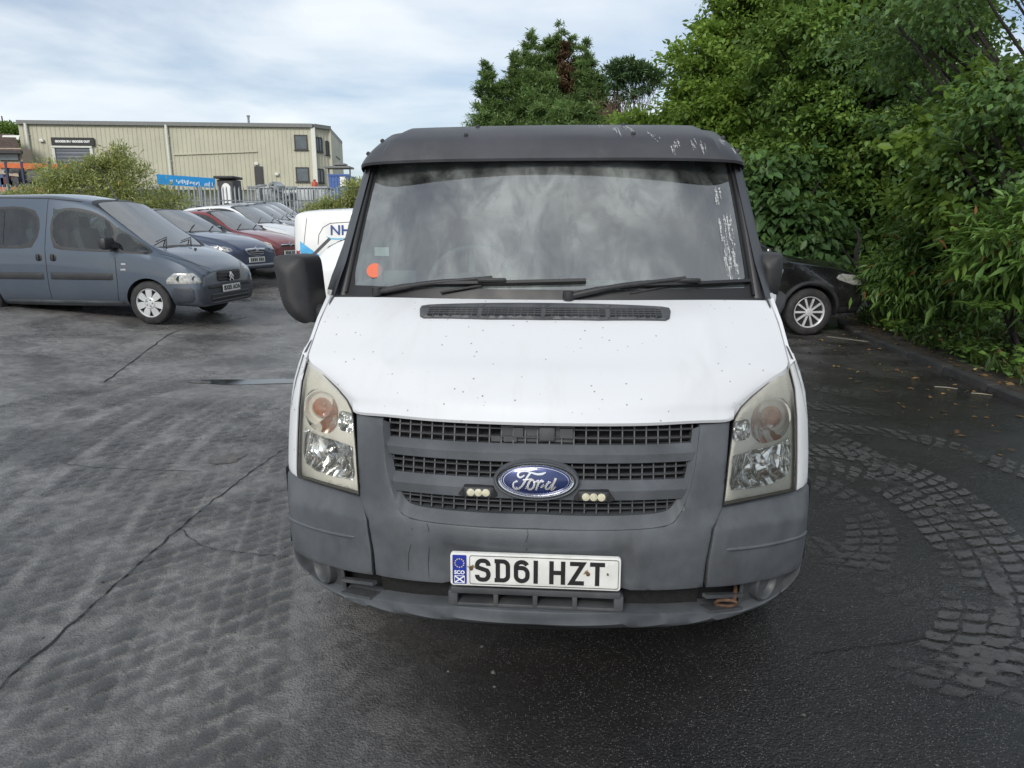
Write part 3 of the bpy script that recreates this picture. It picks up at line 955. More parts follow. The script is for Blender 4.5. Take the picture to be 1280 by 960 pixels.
# the two crossbars
def crossbar(ztop, zbot, xe_t, xe_b, sag):
    mb = MB(); rows = []
    for t in np.linspace(-1, 1, 41):
        k = sag * (1 - t * t)
        zt, zb = ztop + k, zbot + k
        zm = zt - (zt - zb) * .42
        row = []
        for z, off, w in ((zt - .003, .05, xe_t), (zt, .022, xe_t), (zm, -.002, (xe_t + xe_b) / 2), (zb + .004, .006, xe_b), (zb, .014, xe_b), (zb + .002, .05, xe_b)):
            row.append(Fv(t * w, z) + Vector((0, off, 0)))
        rows.append(row)
    mb.grid(rows)
    return mb.build('grille_bar', M['grey_plastic'], bump_o, smooth=25)
crossbar(.919, .866, .500, .488, .012)
bar2 = crossbar(.813, .755, .474, .462, .014)
# grille mesh, three bands
def mesh_band(z0, z1, xe, sag, rows_, cols):
    mb = MB()
    for i in range(cols + 1):
        x = -xe + 2 * xe * i / cols
        k = sag * (1 - (x / xe) ** 2)
        mb.bar(Fv(x, z0 + k) + Vector((0, .033, 0)), Fv(x, z1 + k) + Vector((0, .033, 0)), .004, .014, up=(0, 1, 0))
    for j in range(1, rows_):
        z = z0 + (z1 - z0) * j / rows_
        xs_ = np.linspace(-xe, xe, 25)
        for a, b in zip(xs_, xs_[1:]):
            ka, kb = sag * (1 - (a / xe) ** 2), sag * (1 - (b / xe) ** 2)
            mb.bar(Fv(a, z + ka) + Vector((0, .031, 0)), Fv(b, z + kb) + Vector((0, .031, 0)), .014, .0035, up=(0, 0, 1))
    o = mb.build('grille_mesh', M['grille_plastic'], bump_o)
    o['kind'] = 'stuff'
mesh_band(.912, .985, .492, .014, 3, 26)
mesh_band(.808, .872, .474, .012, 3, 26)
mesh_band(.712, .762, .448, .012, 3, 24)
cav = MB(); cav.grid([[Fv(x, z) + Vector((0, .075, 0)) for x in np.linspace(-.53, .53, 21)] for z in (.68, .8, .9, 1.0)])
cav.build('grille_cavity', M['dark'], bump_o)
lat = MB()
lat.box((.0, .125, .958), (.23, .02, .05)).box((.03, .11, .962), (.05, .02, .045), bev=.005).box((-.06, .112, .965), (.03, .02, .03)).box((.09, .112, .965), (.04, .02, .03))
lat.box((-.085, .112, .943), (.04, .015, .018)); lat.box((-.13, .112, .943), (.03, .015, .018))
lat.build('bonnet_latch', M['grille_plastic'], bump_o)

# --- corner mouldings
def Sc(x, z):
    p = Fv(x, z); a = abs(x)
    zc = .644 - .10 * (a - .557) - .16 * max(0, a - .75)       # crease under the headlight
    p.y += .52 * max(0, z - zc) * sstep(.995, .93, a) * sstep(.545, .60, a)
    p.y += .01 * sstep(.47, .36, z)
    return p
cface = [(-.594, .704), (-.668, .700), (-.741, .699), (-.82, .690), (-.896, .681), (-.962, .690), (-.983, .66), (-.986, .56), (-.986, .46), (-.982, .375), (-.955, .362), (-.913, .366), (-.84, .382), (-.763, .404), (-.662, .423), (-.551, .447), (-.552, .531), (-.565, .643)]
for sg in (-1, 1):
    ol = [(x * (1 if sg < 0 else -1), z) for x, z in cface]
    panel('bumper_corner', ol, Sc, M['grey_plastic'], bump_o, r=.007, depth=.06, step=.010)
    rbb = MB(); rbb.tube([Sc(sg * a, .569 - .19 * (a - .612)) for a in np.linspace(.615, .975, 22)], [.002] + [.0065] * 20 + [.004], 8)
    rbb.build('bumper_rib', M['grey_plastic'], bump_o, smooth=80)
    # the return of the corner towards the wheel arch
    xs_ = sg * .986
    mb = MB(); mb.grid([[(xs_, y, z) for y in (plan(.986) + .0, .66, .70)] for z in (.375, .5, .6, .685)])
    mb.build('bumper_return', M['grey_plastic'], bump_o)
# --- lower lip
lo_ = [(-.984, .335), (-.945, .300), (-.912, .285), (-.85, .27), (-.796, .264), (-.659, .272), (-.526, .294), (-.27, .328), (0, .343)]
up_ = [(0, .408), (-.27, .404), (-.28, .395), (-.516, .357), (-.60, .33), (-.70, .309), (-.80, .294), (-.88, .297), (-.955, .350), (-.982, .372)]
outl = lo_ + [(-x, z) for x, z in reversed(lo_[:-1])] + [(-x, z) for x, z in reversed(up_[1:])] + up_[0:1] + up_[1:]
def Sl(x, z):
    p = Fv(x, z)
    lo = np.interp(abs(x), [0, .27, .526, .659, .8, .91, .985], [.343, .328, .294, .272, .264, .285, .335])
    p.y += .05 * max(0, 1 - (z - lo) / .03) ** 2 * .5 - .004
    p.y += .012 * sstep(.03, .045, z - lo) 
    return p
panel('bumper_lip', outl, Sl, M['grey_plastic'], bump_o, r=.008, depth=.10, step=.022)
# recess behind fog blanks and lower intake
rec = MB()
rec.grid([[Fv(x, z) + Vector((0, .10, 0)) for x in np.linspace(-.95, .95, 41)] for z in (.26, .32, .38, .44, .50)])
rec.build('intake_cavity', M['dark'], bump_o)
for sg in (-1, 1):
    fb = MB()
    fb.grid([[Fv(sg * x, z) + Vector((0, dy, 0)) for z, dy in ((.275, .03), (.30, .045), (.34, .055), (.40, .05), (.44, .035))] for x in np.linspace(.70, .975, 12)])
    fb.build('fog_recess', M['grille_plastic'], bump_o, smooth=60)
    c0 = Fv(sg * .80, .355)
    fg = MB(); fg.lathe([(.066, .03), (.066, -.004), (.058, -.010), (.052, -.004), (.048, .012), (.0, .010)], (0, 0, 0), 'y', 28)
    rot = Matrix.Rotation(sg * R(44), 4, 'Z')
    me = fg.mesh('fog_blank'); me.transform(Matrix.Translation(c0 + Vector((0, .035, .008))) @ rot)
    link('fog_blank', me, bump_o, M['grille_plastic'])
    pk = MB()
    pk.bar(Fv(sg * .555, .40) + Vector((0, .035, 0)), Fv(sg * .70, .355) + Vector((0, .035, 0)), .02, .012)
    pk.bar(Fv(sg * .70, .31) + Vector((0, .04, 0)), Fv(sg * .70, .42) + Vector((0, .04, 0)), .012, .012, up=(0, 1, 0))
    pk.bar(Fv(sg * .56, .345) + Vector((0, .03, 0)), Fv(sg * .69, .312) + Vector((0, .03, 0)), .05, .008)
    pk.build('tow_pocket', M['grille_plastic'], bump_o)
te = MB(); c0 = Fv(.625, .352) + Vector((.012, .03, 0))
te.tube([c0 + Vector((.036 * math.cos(a), -.02 * math.sin(a) * .6, .018 * math.sin(a) - .002)) for a in np.linspace(0, 2 * math.pi, 22)], .0055, 8, cap=False)
te.tube([c0 + Vector((.03, .01, .008)), c0 + Vector((.05, .08, .02))], .007, 8)
te.build('tow_eye', M['rust'], bump_o)
# --- slatted centre of the lower intake
ic = MB()
ic.box((0, .040, .466), (.535, .05, .022), bev=.004)
ic.box((0, .046, .414), (.535, .05, .012), bev=.003)
for x in (-.262, -.125, 0, .125, .262): ic.box((x, .044, .436), (.016 if abs(x) < .2 else .030, .05, .05), bev=.003)
ic.build('intake_grille', M['grille_plastic'], bump_o)
M['core'] = basic('dirty_core', (.009, .0085, .008), .9, var=.6, nscale=90)
for sg in (-1, 1):
    rad = MB(); rad.grid([[Fv(sg * x, z) + Vector((0, .075, 0)) for x in np.linspace(.28, .54, 8)] for z in (.33, .40, .48)])
    rad.build('radiator_core', M['core'], bump_o)
# --- hairline cracks in the plastic
for pts in ([(-.345, .676), (-.338, .66), (-.338, .60), (-.344, .54), (-.343, .49)], [(-.395, .655), (-.40, .60), (-.412, .56), (-.415, .50)], [(-.026, .686), (-.022, .67), (-.027, .65), (-.026, .615)]):
    ck = MB(); stroke_mb(ck, pts, [.0012, .0018, .0015, .0012, .0008][:len(pts)], Sb, (0, -1, 0), h=.0012)
    ck.build('bumper_crack', M['black_print'], bump_o)

# --- number plate
pl_t = Matrix.Rotation(0, 3, 'X')
def Sp(a, b): return Vector((a, -.012 + (b - .0) * .04, .553 + b))
def rr(w, h, r_, n=5, cx=0, cy=0):
    p = []
    for (sx, sy, a0) in ((1, 1, 0), (-1, 1, 90), (-1, -1, 180), (1, -1, 270)):
        p += arc(cx + sx * (w / 2 - r_), cy + sy * (h / 2 - r_), r_, r_, a0, a0 + 90, n)
    return p
plate = panel('number_plate', rr(.526, .107, .01), Sp, M['plate_white'], van, r=.002, depth=.012, step=.05)
bb = panel('blue_band', rr(.044, .095, .003, 3, -.234, 0), Sp, M['blue_print'], plate, r=0, depth=.001, step=.05, lift=.0012)
O_ = (0, -1, 0)
kl = MB()
stroke_mb(kl, rr(.458, .093, .006, 4, .027, 0), .0016, Sp, O_, .0013, closed=True)
kl.build('plate_keyline', M['black_print'], plate)
LW = .0135
def letter(ch, x, w):
    h = .076; y0, y1 = -h / 2 + LW / 2, h / 2 - LW / 2; x0, x1 = x + LW / 2, x + w - LW / 2; ym = 0; rr_ = .0145; xm = (x0 + x1) / 2
    if ch == 'S':
        return [([(x1, y1 - .016)] + arc(x1 - rr_, y1 - rr_, rr_, rr_, 0, 90, 6) + arc(x0 + rr_, y1 - .0165, rr_, .0165, 90, 200, 8) + arc(x1 - rr_, y0 + .0175, rr_, .0175, 50, -90, 9) + arc(x0 + rr_, y0 + rr_, rr_, rr_, 270, 180, 6) + [(x0, y0 + .016)], False)]
    if ch == 'D':
        return [([(x0 + .004, y0), (x0 + .004, y1)], False), ([(x0 - .006, y1), (x1 - .016, y1)] + arc(x1 - .016, y1 - .016, .016, .016, 90, 0, 6) + arc(x1 - .016, y0 + .016, .016, .016, 0, -90, 6) + [(x0 - .006, y0)], False)]
    if ch == '6':
        return [(arc(xm, y1 - .017, (x1 - x0) / 2, .017, 25, 180, 9) + arc(xm, y0 + .017, (x1 - x0) / 2, .017, 180, 360, 10) + arc(xm, y0 + .026, (x1 - x0) / 2, .017, 0, 90, 6) + [(x0 + .002, y0 + .043)], False)]
    if ch == '1': return [([(xm, y0 - LW / 2), (xm, y1 + LW / 2)], False)]
    if ch == 'H': return [([(x0, y0 - LW / 2), (x0, y1 + LW / 2)], False), ([(x1, y0 - LW / 2), (x1, y1 + LW / 2)], False), ([(x0, 0), (x1, 0)], False)]
    if ch == 'Z': return [([(x0 - .004, y1), (x1, y1), (x0, y0), (x1 + .004, y0)], False)]
    if ch == 'T': return [([(x0 - .005, y1), (x1 + .005, y1)], False), ([(xm, y1), (xm, y0 - LW / 2)], False)]
cx = -.186
for ch, w, adv in (('S', .049, .0605), ('D', .049, .0605), ('6', .049, .0605), ('1', .0145, .049), ('H', .049, .0605), ('Z', .049, .062), ('T', .049, .06)):
    lm = MB()
    for pts, cl_ in letter(ch, cx, w): stroke_mb(lm, pts, LW, Sp, O_, .0016 + .00012 * len(lm.v) / 40, closed=cl_)
    lm.build('plate_character', M['black_print'], plate, smooth=None)
    cx += adv
st = MB()
for k in range(12):
    a = 2 * math.pi * k / 12; px, pz = -.234 + .014 * math.sin(a), .022 + .014 * math.cos(a)
    pts = [Sp(px + .0027 * (1 if q % 2 == 0 else .45) * math.sin(q * math.pi / 5), pz + .0027 * (1 if q % 2 == 0 else .45) * math.cos(q * math.pi / 5)) + Vector((0, -.0032, 0)) for q in range(10)]
    st.prism(pts, (0, .0008, 0))
st.build('band_stars', basic('star_yellow', (.75, .6, .12), .5), bb, smooth=None)
text_mesh('band_lettering', 'SCO', .0165, M['white_print'], bb, face_matrix(Sp(-.234, -.009) + Vector((0, -.0032, 0)), (1, 0, 0), (0, .04, 1)), bold=.0006, extrude=.0003)
sal = MB()
stroke_mb(sal, rr(.031, .023, .0008, 2, -.234, -.032), .0014, Sp, O_, .0026, closed=True)
stroke_mb(sal, [(-.249, -.043), (-.219, -.021)], .0035, Sp, O_, .0028); stroke_mb(sal, [(-.249, -.021), (-.219, -.043)], .0035, Sp, O_, .0031)
sal.build('band_saltire', M['white_print'], bb, smooth=None)
for x, z in ((-.198, .005), (.163, .0), (.223, .002)):
    b_ = MB(); b_.lathe([(.0065 if x != .223 else .003, .002), (.006 if x != .223 else .003, -.002), (.003, -.004), (0, -.0042)], Sp(x, z) + Vector((0, -.002, 0)), 'y', 12)
    b_.build('plate_screw', M['rust'], plate)
gq = random.Random(3); M['grime'] = basic('plate_grime', (.22, .16, .07), .9, var=.4, nscale=90)
for x, z, n_ in ((-.198, .005, 6), (.163, .0, 6)):
    gr = MB()
    for k in range(n_):
        a = gq.uniform(-.3, 3.5) if x > 0 else gq.uniform(0.3, 2.8)
        l = gq.uniform(.008, .02)
        stroke_mb(gr, [(x, z), (x + l * .6 * math.cos(a), z + l * .5 * math.sin(a) + .002), (x + l * math.cos(a), z + l * math.sin(a) * .55 - (.003 if x > 0 else -.004))], [.004, .003, .0008], Sp, O_, .0022)
    gr.build('plate_grime', M['grime'], plate, smooth=None)

# --- oval badge
bc = Fv(0, .838) + Vector((0, -.024, 0))
tilt = Matrix.Rotation(R(-9), 4, 'X')
def Sg(a, b):
    return bc + tilt @ Vector((a, .006 * ((a / .117) ** 2 + (b / .05) ** 2), b)).to_3d()
bs = MB(); bs.lathe([(1.0, .045), (1.0, .006), (.97, -.001), (.93, .001), (.915, .010)], (0, 0, 0), 'y', 72, sx=.131, sz=.0625)
me = bs.mesh('badge_surround', smooth=50); me.transform(Matrix.Translation(bc) @ tilt)
bsur = link('badge', me, van, M['grey_plastic'])
cr = MB(); cr.lathe([(1.0, .008), (.995, .001), (.97, -.005), (.94, -.004), (.915, .000), (.905, .003)], (0, 0, 0), 'y', 72, sx=.1185, sz=.0515)
me = cr.mesh('badge_rim', smooth=60); me.transform(Matrix.Translation(bc) @ tilt); link('badge_rim', me, bsur, M['chrome'])
fc = MB(); fc.lathe([(.92, .004), (.86, .0015), (.5, -.003), (.0, -.0045)], (0, 0, 0), 'y', 72, sx=.1185, sz=.0515)
me = fc.mesh('badge_face', smooth=60); me.transform(Matrix.Translation(bc) @ tilt); link('badge_face', me, bsur, M['badge_blue'])
fl_ = MB()
stroke_mb(fl_, [(.0995 * math.cos(a), .0415 * math.sin(a)) for a in np.linspace(0, 2 * math.pi, 64, endpoint=False)], .0013, Sg, O_, .0052, closed=True)
fl_.build('badge_line', M['chrome'], bsur)
# flowing lettering; coordinates measured off the badge, centre (632, 325), 400 units to .1 m
def bp(l): return [((x - 628) / 3960.0, -(y - 322 - (x - 628) * .036) / 3960.0 * 1.08) for x, y in l]
scr = MB()
W_ = .0052
def pen(pts, ws_):
    c = [(p.x, p.z) for p in catmull([(a, 0, b) for a, b in bp(pts)], 5)]
    n = len(c); wi = [float(np.interp(i / (n - 1), np.linspace(0, 1, len(ws_)), ws_)) for i in range(n)]
    stroke_mb(scr, c, wi, Sg, O_, .0075 + .00015 * len(scr.v) / 60)
pen([(490, 250), (470, 262), (440, 275), (415, 262), (410, 240), (428, 215), (470, 206), (520, 208), (580, 225), (640, 240), (700, 238), (745, 222)], [.003, .004, .0055, .006, .006, .0055, .0045, .0045, .005, .0065, .007, .003])
pen([(560, 225), (530, 262), (500, 310), (462, 368), (420, 402), (380, 402), (356, 378), (358, 340), (385, 320), (410, 322)], [.006, .006, .006, .006, .006, .006, .0055, .005, .004, .003])
pen([(470, 305), (520, 300), (575, 292)], [.003, .004, .003])
pen([(595, 300), (560, 312), (536, 352), (530, 392), (555, 412), (590, 395), (610, 350), (600, 312), (585, 302)], [.005, .006, .006, .0055, .0055, .006, .006, .0055, .004])
pen([(500, 405), (530, 360), (555, 320)], [.002, .004, .003])
pen([(605, 330), (640, 322), (665, 318), (650, 360), (628, 418)], [.002, .004, .006, .006, .006])
pen([(652, 355), (680, 325), (708, 316), (718, 330)], [.003, .005, .006, .007])
pen([(725, 350), (690, 385), (705, 386), (735, 366)], [.002, .003, .003, .002])
pen([(812, 332), (780, 336), (752, 370), (750, 402), (775, 408), (805, 380), (825, 350)], [.004, .006, .006, .006, .005, .005, .004])
pen([(868, 285), (845, 335), (822, 385), (818, 418), (840, 408), (868, 378)], [.007, .0065, .006, .0055, .004, .002])
scr.build('badge_script', M['chrome'], bsur, smooth=None)

# --- two small strobe lamps on the lower bar
for x, z in ((-.178, .792), (.176, .788)):
    c0 = Fv(x, z) + Vector((0, -.012, 0)); hb = MB()
    hb.box(c0 + Vector((0, .014, 0)), (.098, .030, .034), bev=.006)
    for sg in (-1, 1): hb.prism([c0 + Vector((sg * .047, -.0, .012)), c0 + Vector((sg * .066, .012, -.014)), c0 + Vector((sg * .047, -.002, -.015))], (0, .022, 0))
    sb = hb.build('strobe_lamp', M['black_plastic'], van)
    for k in (-1, 0, 1):
        ld = MB(); ld.lathe([(.0125, .0), (.0120, -.004), (.007, -.0055), (0, -.006)], c0 + Vector((k * .0235, -.0012, .0)), 'y', 16)
        ld.build('led_lens', M['led'], sb)
    pnl = MB(); pnl.box(c0 + Vector((0, -.0015, 0)), (.078, .003, .026), bev=.001); pnl.build('led_plate', M['grille_plastic'], sb)

# --- headlights
hlo = [(.859, 1.116), (.79, 1.083), (.705, 1.040), (.662, 1.012), (.638, .982), (.632, .965), (.613, .85), (.597, .714), (.668, .711), (.741, .706), (.82, .698), (.892, .687), (.894, .795), (.894, .932), (.884, 1.033)]
for sg in (-1, 1):
    ol = [(sg * x, z) for x, z in hlo]
    hsg = MB()
    hd = panel('headlight', ol, lambda x, z: Fv(x, z) + Vector((0, .006, 0)), M['black_print'], van, holes=[[(sg * (x + (.755 - x) * .035), z + (.87 - z) * .03) for x, z in hlo]], r=0, depth=.10, step=.04)
    inner = [(x + (.755 - x) * .03, z + (.87 - z) * .026) for x, z in hlo]
    ins = [(sg * x, z) for x, z in inner]
    # moulded inner shell with two openings
    h_up = [(sg * (x), z) for x, z in [(p[0], p[1]) for p in rr(.165, .135, .06, 6, .790, .945)]]
    h_sm = [(sg * (x), z) for x, z in rr(.066, .062, .018, 4, .668, .934)]
    lowr = [(.640, .858), (.72, .862), (.80, .858), (.862, .868), (.872, .85), (.870, .775), (.855, .748), (.80, .738), (.72, .742), (.632, .752), (.626, .77)]
    h_lo = [(sg * x, z) for x, z in lowr]
    def Si(x, z):
        p = Fv(x, z); p.y += .022
        return p
    shell = panel('lamp_shell', ins, Si, M['lamp_inner'], hd, holes=[h_up, h_sm, h_lo], r=.006, depth=.05, step=.025)
    # reflectors: faceted bowls sunk behind each opening
    def bowl(ol_, d, name, mat):
        c = np.mean(np.array(ol_), 0); rows = []
        for t, dy in ((1.02, .022), (.9, .022 + d * .45), (.7, .022 + d * .75), (.4, .022 + d * .95), (.05, .022 + d)):
            rows.append([Fv(c[0] + (x - c[0]) * t, c[1] + (z - c[1]) * t) + Vector((0, dy, 0)) for x, z in ol_])
        mb = MB(); mb.grid(rows, closed=True)
        return mb.build(name, mat, hd, smooth=50), Fv(c[0], c[1]) + Vector((0, .022 + d, 0))
    _, cu = bowl(h_up, .07, 'reflector', M['reflector'])
    _, cs = bowl(h_sm, .04, 'reflector', M['reflector'])
    _, cl_ = bowl(h_lo, .085, 'reflector', M['reflector'])
    lb = MB(); lb.lathe([(.0, -.062), (.02, -.06), (.034, -.045), (.040, -.02), (.040, .0)], cu + Vector((sg * .01, .012, .0)), 'y', 24, sz=1.05)
    lb.build('indicator_bulb', M['amber'], hd)
    fl2 = MB(); fl2.lathe([(.054, -.02), (.066, -.034), (.07, -.024), (.07, .0)], cu + Vector((sg * .008, .0, 0)), 'y', 28); fl2.build('indicator_ring', M['lamp_inner'], hd)
    mbb = MB(); mbb.lathe([(0, -.055), (.012, -.053), (.016, -.03), (.016, 0)], cl_, 'y', 16); mbb.build('main_bulb', M['chrome'], hd)
    mbb = MB(); mbb.lathe([(0, -.03), (.008, -.028), (.01, 0)], cs, 'y', 12); mbb.build('side_bulb', M['chrome'], hd)
    sl = MB(); sl.grid([[Fv(sg * x, z) + Vector((0, dy, 0)) for x, z in ((.63, .742), (.72, .732), (.80, .727), (.868, .735))] for dy, in ((.02,), (.05,))])
    panel('lens', [(sg * x, z) for x, z in [(x + (.755 - x) * .014, z + (.87 - z) * .012) for x, z in hlo]], lambda x, z: Fv(x, z), M['lens'], hd, r=.006, depth=0, step=.03)

# --- door mirrors
def mirror_housing(parent, ol, c3, depth, rz, arm):
    def Sm(a, b): return Vector((a, 0, b))
    o = panel('door_mirror', ol, Sm, M['black_plastic'], parent, r=.012, depth=depth, step=.018, pillow=(.09, .05), smooth=60)
    o.data.transform(Matrix.Translation(c3) @ Matrix.Rotation(rz, 4, 'Z'))
    g = panel('mirror_glass', [(x * .86, z * .86) for x, z in ol], lambda a, b: Vector((a, depth + .001, b)), M['chrome'], o, r=0, depth=.004, step=.05, out=(0, 1, 0))
    g.data.transform(Matrix.Translation(c3) @ Matrix.Rotation(rz, 4, 'Z'))
    a = MB(); a.tube(arm, [.045, .04, .035, .035, .045][:len(arm)], 12); a.build('mirror_arm', M['black_plastic'], o, smooth=70)
mol = [(-.098, .112), (-.085, .13), (-.03, .136), (.05, .133), (.078, .118), (.088, .08), (.097, -.02), (.104, -.085), (.10, -.125), (.07, -.148), (.03, -.146), (-.02, -.12), (-.06, -.075), (-.082, .0), (-.094, .07)]
mol = [(p.x, p.z) for p in catmull([(a, 0, b) for a, b in mol], 3, closed=True)]
mol = [(x * .76, z * .97) for x, z in mol]
mirror_housing(van, mol, Vector((-1.030, .80, 1.347)), .14, R(-6), [(-.985, .86, 1.245), (-.94, .875, 1.235), (-.90, .89, 1.24), (-.86, .93, 1.26)])
mol2 = [(p.x, p.z) for p in catmull([(a, 0, b) for a, b in ((-.05, .078), (.035, .085), (.05, .07), (.052, 0), (.04, -.075), (.0, -.09), (-.04, -.07), (-.05, 0))], 4, closed=True)]
mirror_housing(van, mol2, Vector((.893, .94, 1.398)), .20, R(-14), [(.945, 1.0, 1.30), (.93, .96, 1.27), (.915, .93, 1.25), (.89, .90, 1.25)])

# --- wheels
def wheel(parent, c, r_, w, sgn, rim_mat, spokes, style='steel', hub=.62):
    """axis along local x (sgn = side that faces out)"""
    t = MB()
    prof = [(r_ * .60, -w / 2 + .015), (r_ * .68, -w / 2), (r_ * .92, -w / 2 + .006), (r_ * .985, -w / 2 + .03), (r_, -w / 2 + .06), (r_, w / 2 - .06), (r_ * .985, w / 2 - .03), (r_ * .92, w / 2 - .006), (r_ * .68, w / 2), (r_ * .60, w / 2 - .015)]
    t.lathe(prof, c, 'x', 40)
    return t
for x in (-.86, .86):
    for y in (1.0, 3.93):
        w = wheel(van, (x, y, .335), .335, .21, 1, None, 0).build('wheel', M['rubber'], van)
        rm = MB(); rm.lathe([(.20, -.07), (.20, .06), (.12, .085), (.06, .09), (0, .09)] if x > 0 else [(.20, .07), (.20, -.06), (.12, -.085), (.06, -.09), (0, -.09)], (x, y, .335), 'x', 28)
        rm.build('rim', M['steel'], w)
# ------------------------------------------------------------------ ground
def asphalt():
    m, nt, b = new_mat('wet_asphalt'); N = NT(nt); P = N.pos()
    x, y, _ = N.xyz(P)
    big = N.noise(.35, 5, .6, P); mid = N.noise(1.6, 7, .65, P); fine = N.noise(55, 4, .7, P); grit = N.voro(120, P)
    # dried silt: pale towards the left of the yard, thin on the right
    left = N.ramp(N.math('ADD', x, N.math('MULTIPLY', N.math('SUBTRACT', mid, .5), 1.6)), -1.15, .1, 1, 0)
    silt = N.math('MULTIPLY', left, N.ramp(N.noise(1.1, 7, .62, P, dist=.4), .28, .62, .35, 1), clamp=True)
    far = N.ramp(y, 6, 12, 0, .5)
    silt = N.math('MAXIMUM', silt, N.math('MULTIPLY', far, N.ramp(mid, .35, .65)), clamp=True)
    clumps = N.ramp(N.noise(11, 8, .72, P, dist=.6), .45, .54)
    dark = N.mix(N.ramp(mid, .3, .7), (.0125, .0118, .0110), (.024, .0228, .0215))
    dark = N.mix(N.ramp(fine, .55, .8, 0, .6), dark, (.06, .058, .055))
    mud = N.mix(N.ramp(mid, .3, .7), (.192, .185, .178), (.266, .257, .246))
    mud = N.mix(N.ramp(N.noise(.6, 4, .6, P), .55, .75, 0, .6), mud, (.21, .19, .16))
    f = N.math('MULTIPLY', silt, N.math('ADD', N.math('MULTIPLY', clumps, .34), .62), clamp=True)
    col = N.mix(f, dark, mud)
    far_g = N.ramp(N.math('ADD', N.math('ABSOLUTE', x), N.math('MULTIPLY', y, .55)), 46, 60)
    field = N.mix(N.ramp(mid, .35, .65), (.035, .050, .018), (.075, .085, .035))
    ag = N.xyz(N.voro(150, P, out='Color'))[0]; agd = N.voro(150, P)
    chip = N.math('MULTIPLY', N.ramp(ag, .72, .76), N.ramp(agd, .25, .40, 1, 0))
    col = N.mix(N.math('MULTIPLY', chip, .55), col, (.20, .195, .185))
    pit = N.math('MULTIPLY', N.ramp(ag, .30, .26), N.ramp(agd, .25, .42, 1, 0))
    col = N.mix(N.math('MULTIPLY', pit, .6), col, (.008, .008, .008))
    col = N.mix(far_g, col, field)
    nt.links.new(col, b.inputs['Base Color'])
    wet = N.ramp(N.noise(.9, 5, .6, P, dist=.3), .35, .65)
    r1 = N.math('ADD', N.math('MULTIPLY', wet, .24), .12)
    r1 = N.math('ADD', r1, N.math('MULTIPLY', f, .20), clamp=True)
    r1 = N.math('MAXIMUM', r1, N.math('MULTIPLY', far_g, .9))
    nt.links.new(r1, b.inputs['Roughness'])
    nt.links.new(N.ramp(far_g, 0, 1, .5, .05), b.inputs['Specular IOR Level'])
    h = N.math('ADD', N.math('MULTIPLY', fine, .6), N.math('MULTIPLY', grit, -.55))
    h = N.math('ADD', h, N.math('MULTIPLY', N.noise(17, 9, .78, P), 1.2))
    h = N.math('ADD', h, N.math('MULTIPLY', clumps, .12))
    nt.links.new(N.bump(h, .008, .75), b.inputs['Normal'])
    return m
M['asphalt'] = asphalt()
gx = sorted(set([-900, -400, -200, -120, -80, -60, -45, -35, -28] + list(np.arange(-24, 24.1, 1.0)) + [28, 35, 45, 60, 80, 120, 200, 400, 900]))
gy = sorted(set([-300, -100, -40, -20, -10, -5] + list(np.arange(0, 37.1, 1.0)) + [40, 45, 50, 55, 60, 61.4, 65, 70, 80, 100, 150, 300, 800, 1800]))
g = MB(); g.grid([[(x, y, terrain(x, y)) for x in gx] for y in gy])
ground = g.build('ground', M['asphalt'], None); tag(ground, kind='structure')
# a standing puddle and a brown silt patch, irregular sheets
def blob(name, cx, cy, rx, ry, z, mat, seed, n=48, rough=.25, rot=0):
    r_ = random.Random(seed); ph = [r_.uniform(0, 6.28) for _ in range(6)]
    pts = []
    for k in range(n):
        a = 2 * math.pi * k / n
        q = 1 + sum(rough / (j + 1) * math.sin((j + 2) * a + ph[j]) for j in range(5))
        p = Vector((rx * q * math.cos(a), ry * q * math.sin(a), 0)); p.rotate(Matrix.Rotation(rot, 3, 'Z'))
        pts.append((cx + p.x, cy + p.y, z))
    mb = MB(); mb.add(pts + [(cx, cy, z)], [(k, (k + 1) % n, n) for k in range(n)])
    o = mb.build(name, mat, None, fix=False)
    return tag(o, kind='structure')
mw, nt_, b_ = new_mat('puddle_water'); b_.inputs['Base Color'].default_value = (.03, .03, .03, 1); b_.inputs['Roughness'].default_value = .03; b_.inputs['IOR'].default_value = 1.33
b_.inputs['Specular IOR Level'].default_value = .8
M['water'] = mw
blob('puddle', -2.62, 7.2, .62, .15, .005, M['water'], 4, rot=.04)
blob('puddle', -3.9, 13.2, .5, .3, terrain(0, 13.2) + .006, M['water'], 9)
silt = basic('brown_silt', (.10, .09, .075), .45, var=.25, nscale=9)
blob('silt_patch', -2.0, 4.72, .15, .085, .0045, silt, 6, rough=.3)
# crack joints in the tarmac
def joint(name, pts, w, seed, z=.0042):
    r_ = random.Random(seed); c = catmull([(a, b, 0) for a, b in pts], 10); L, Rr = [], []
    for i, p in enumerate(c):
        t = (c[min(i + 1, len(c) - 1)] - c[max(i - 1, 0)]).normalized(); n = Vector((-t.y, t.x, 0))
        j = r_.uniform(-.010, .010); q = p + n * j
        L.append(q + n * w * r_.uniform(.25, .9) + Vector((0, 0, z + terrain(q.x, q.y)))); Rr.append(q - n * w * r_.uniform(.25, .9) + Vector((0, 0, z + terrain(q.x, q.y))))
    mb = MB(); mb.grid([L, Rr]); o = mb.build(name, M['dark'], None); tag(o, kind='structure')
joint('tarmac_joint', [(-1.83, 1.5), (-1.81, 2.21), (-1.80, 2.78), (-1.79, 3.62), (-1.74, 4.3), (-1.64, 5.06), (-1.45, 6.2)], .008, 2)
joint('tarmac_joint', [(-3.06, 4.61), (-2.7, 4.52), (-2.06, 4.45)], .005, 3, .0048)
joint('tarmac_joint', [(-1.79, 3.55), (-1.5, 3.3), (-1.1, 3.22)], .005, 8, .0054)
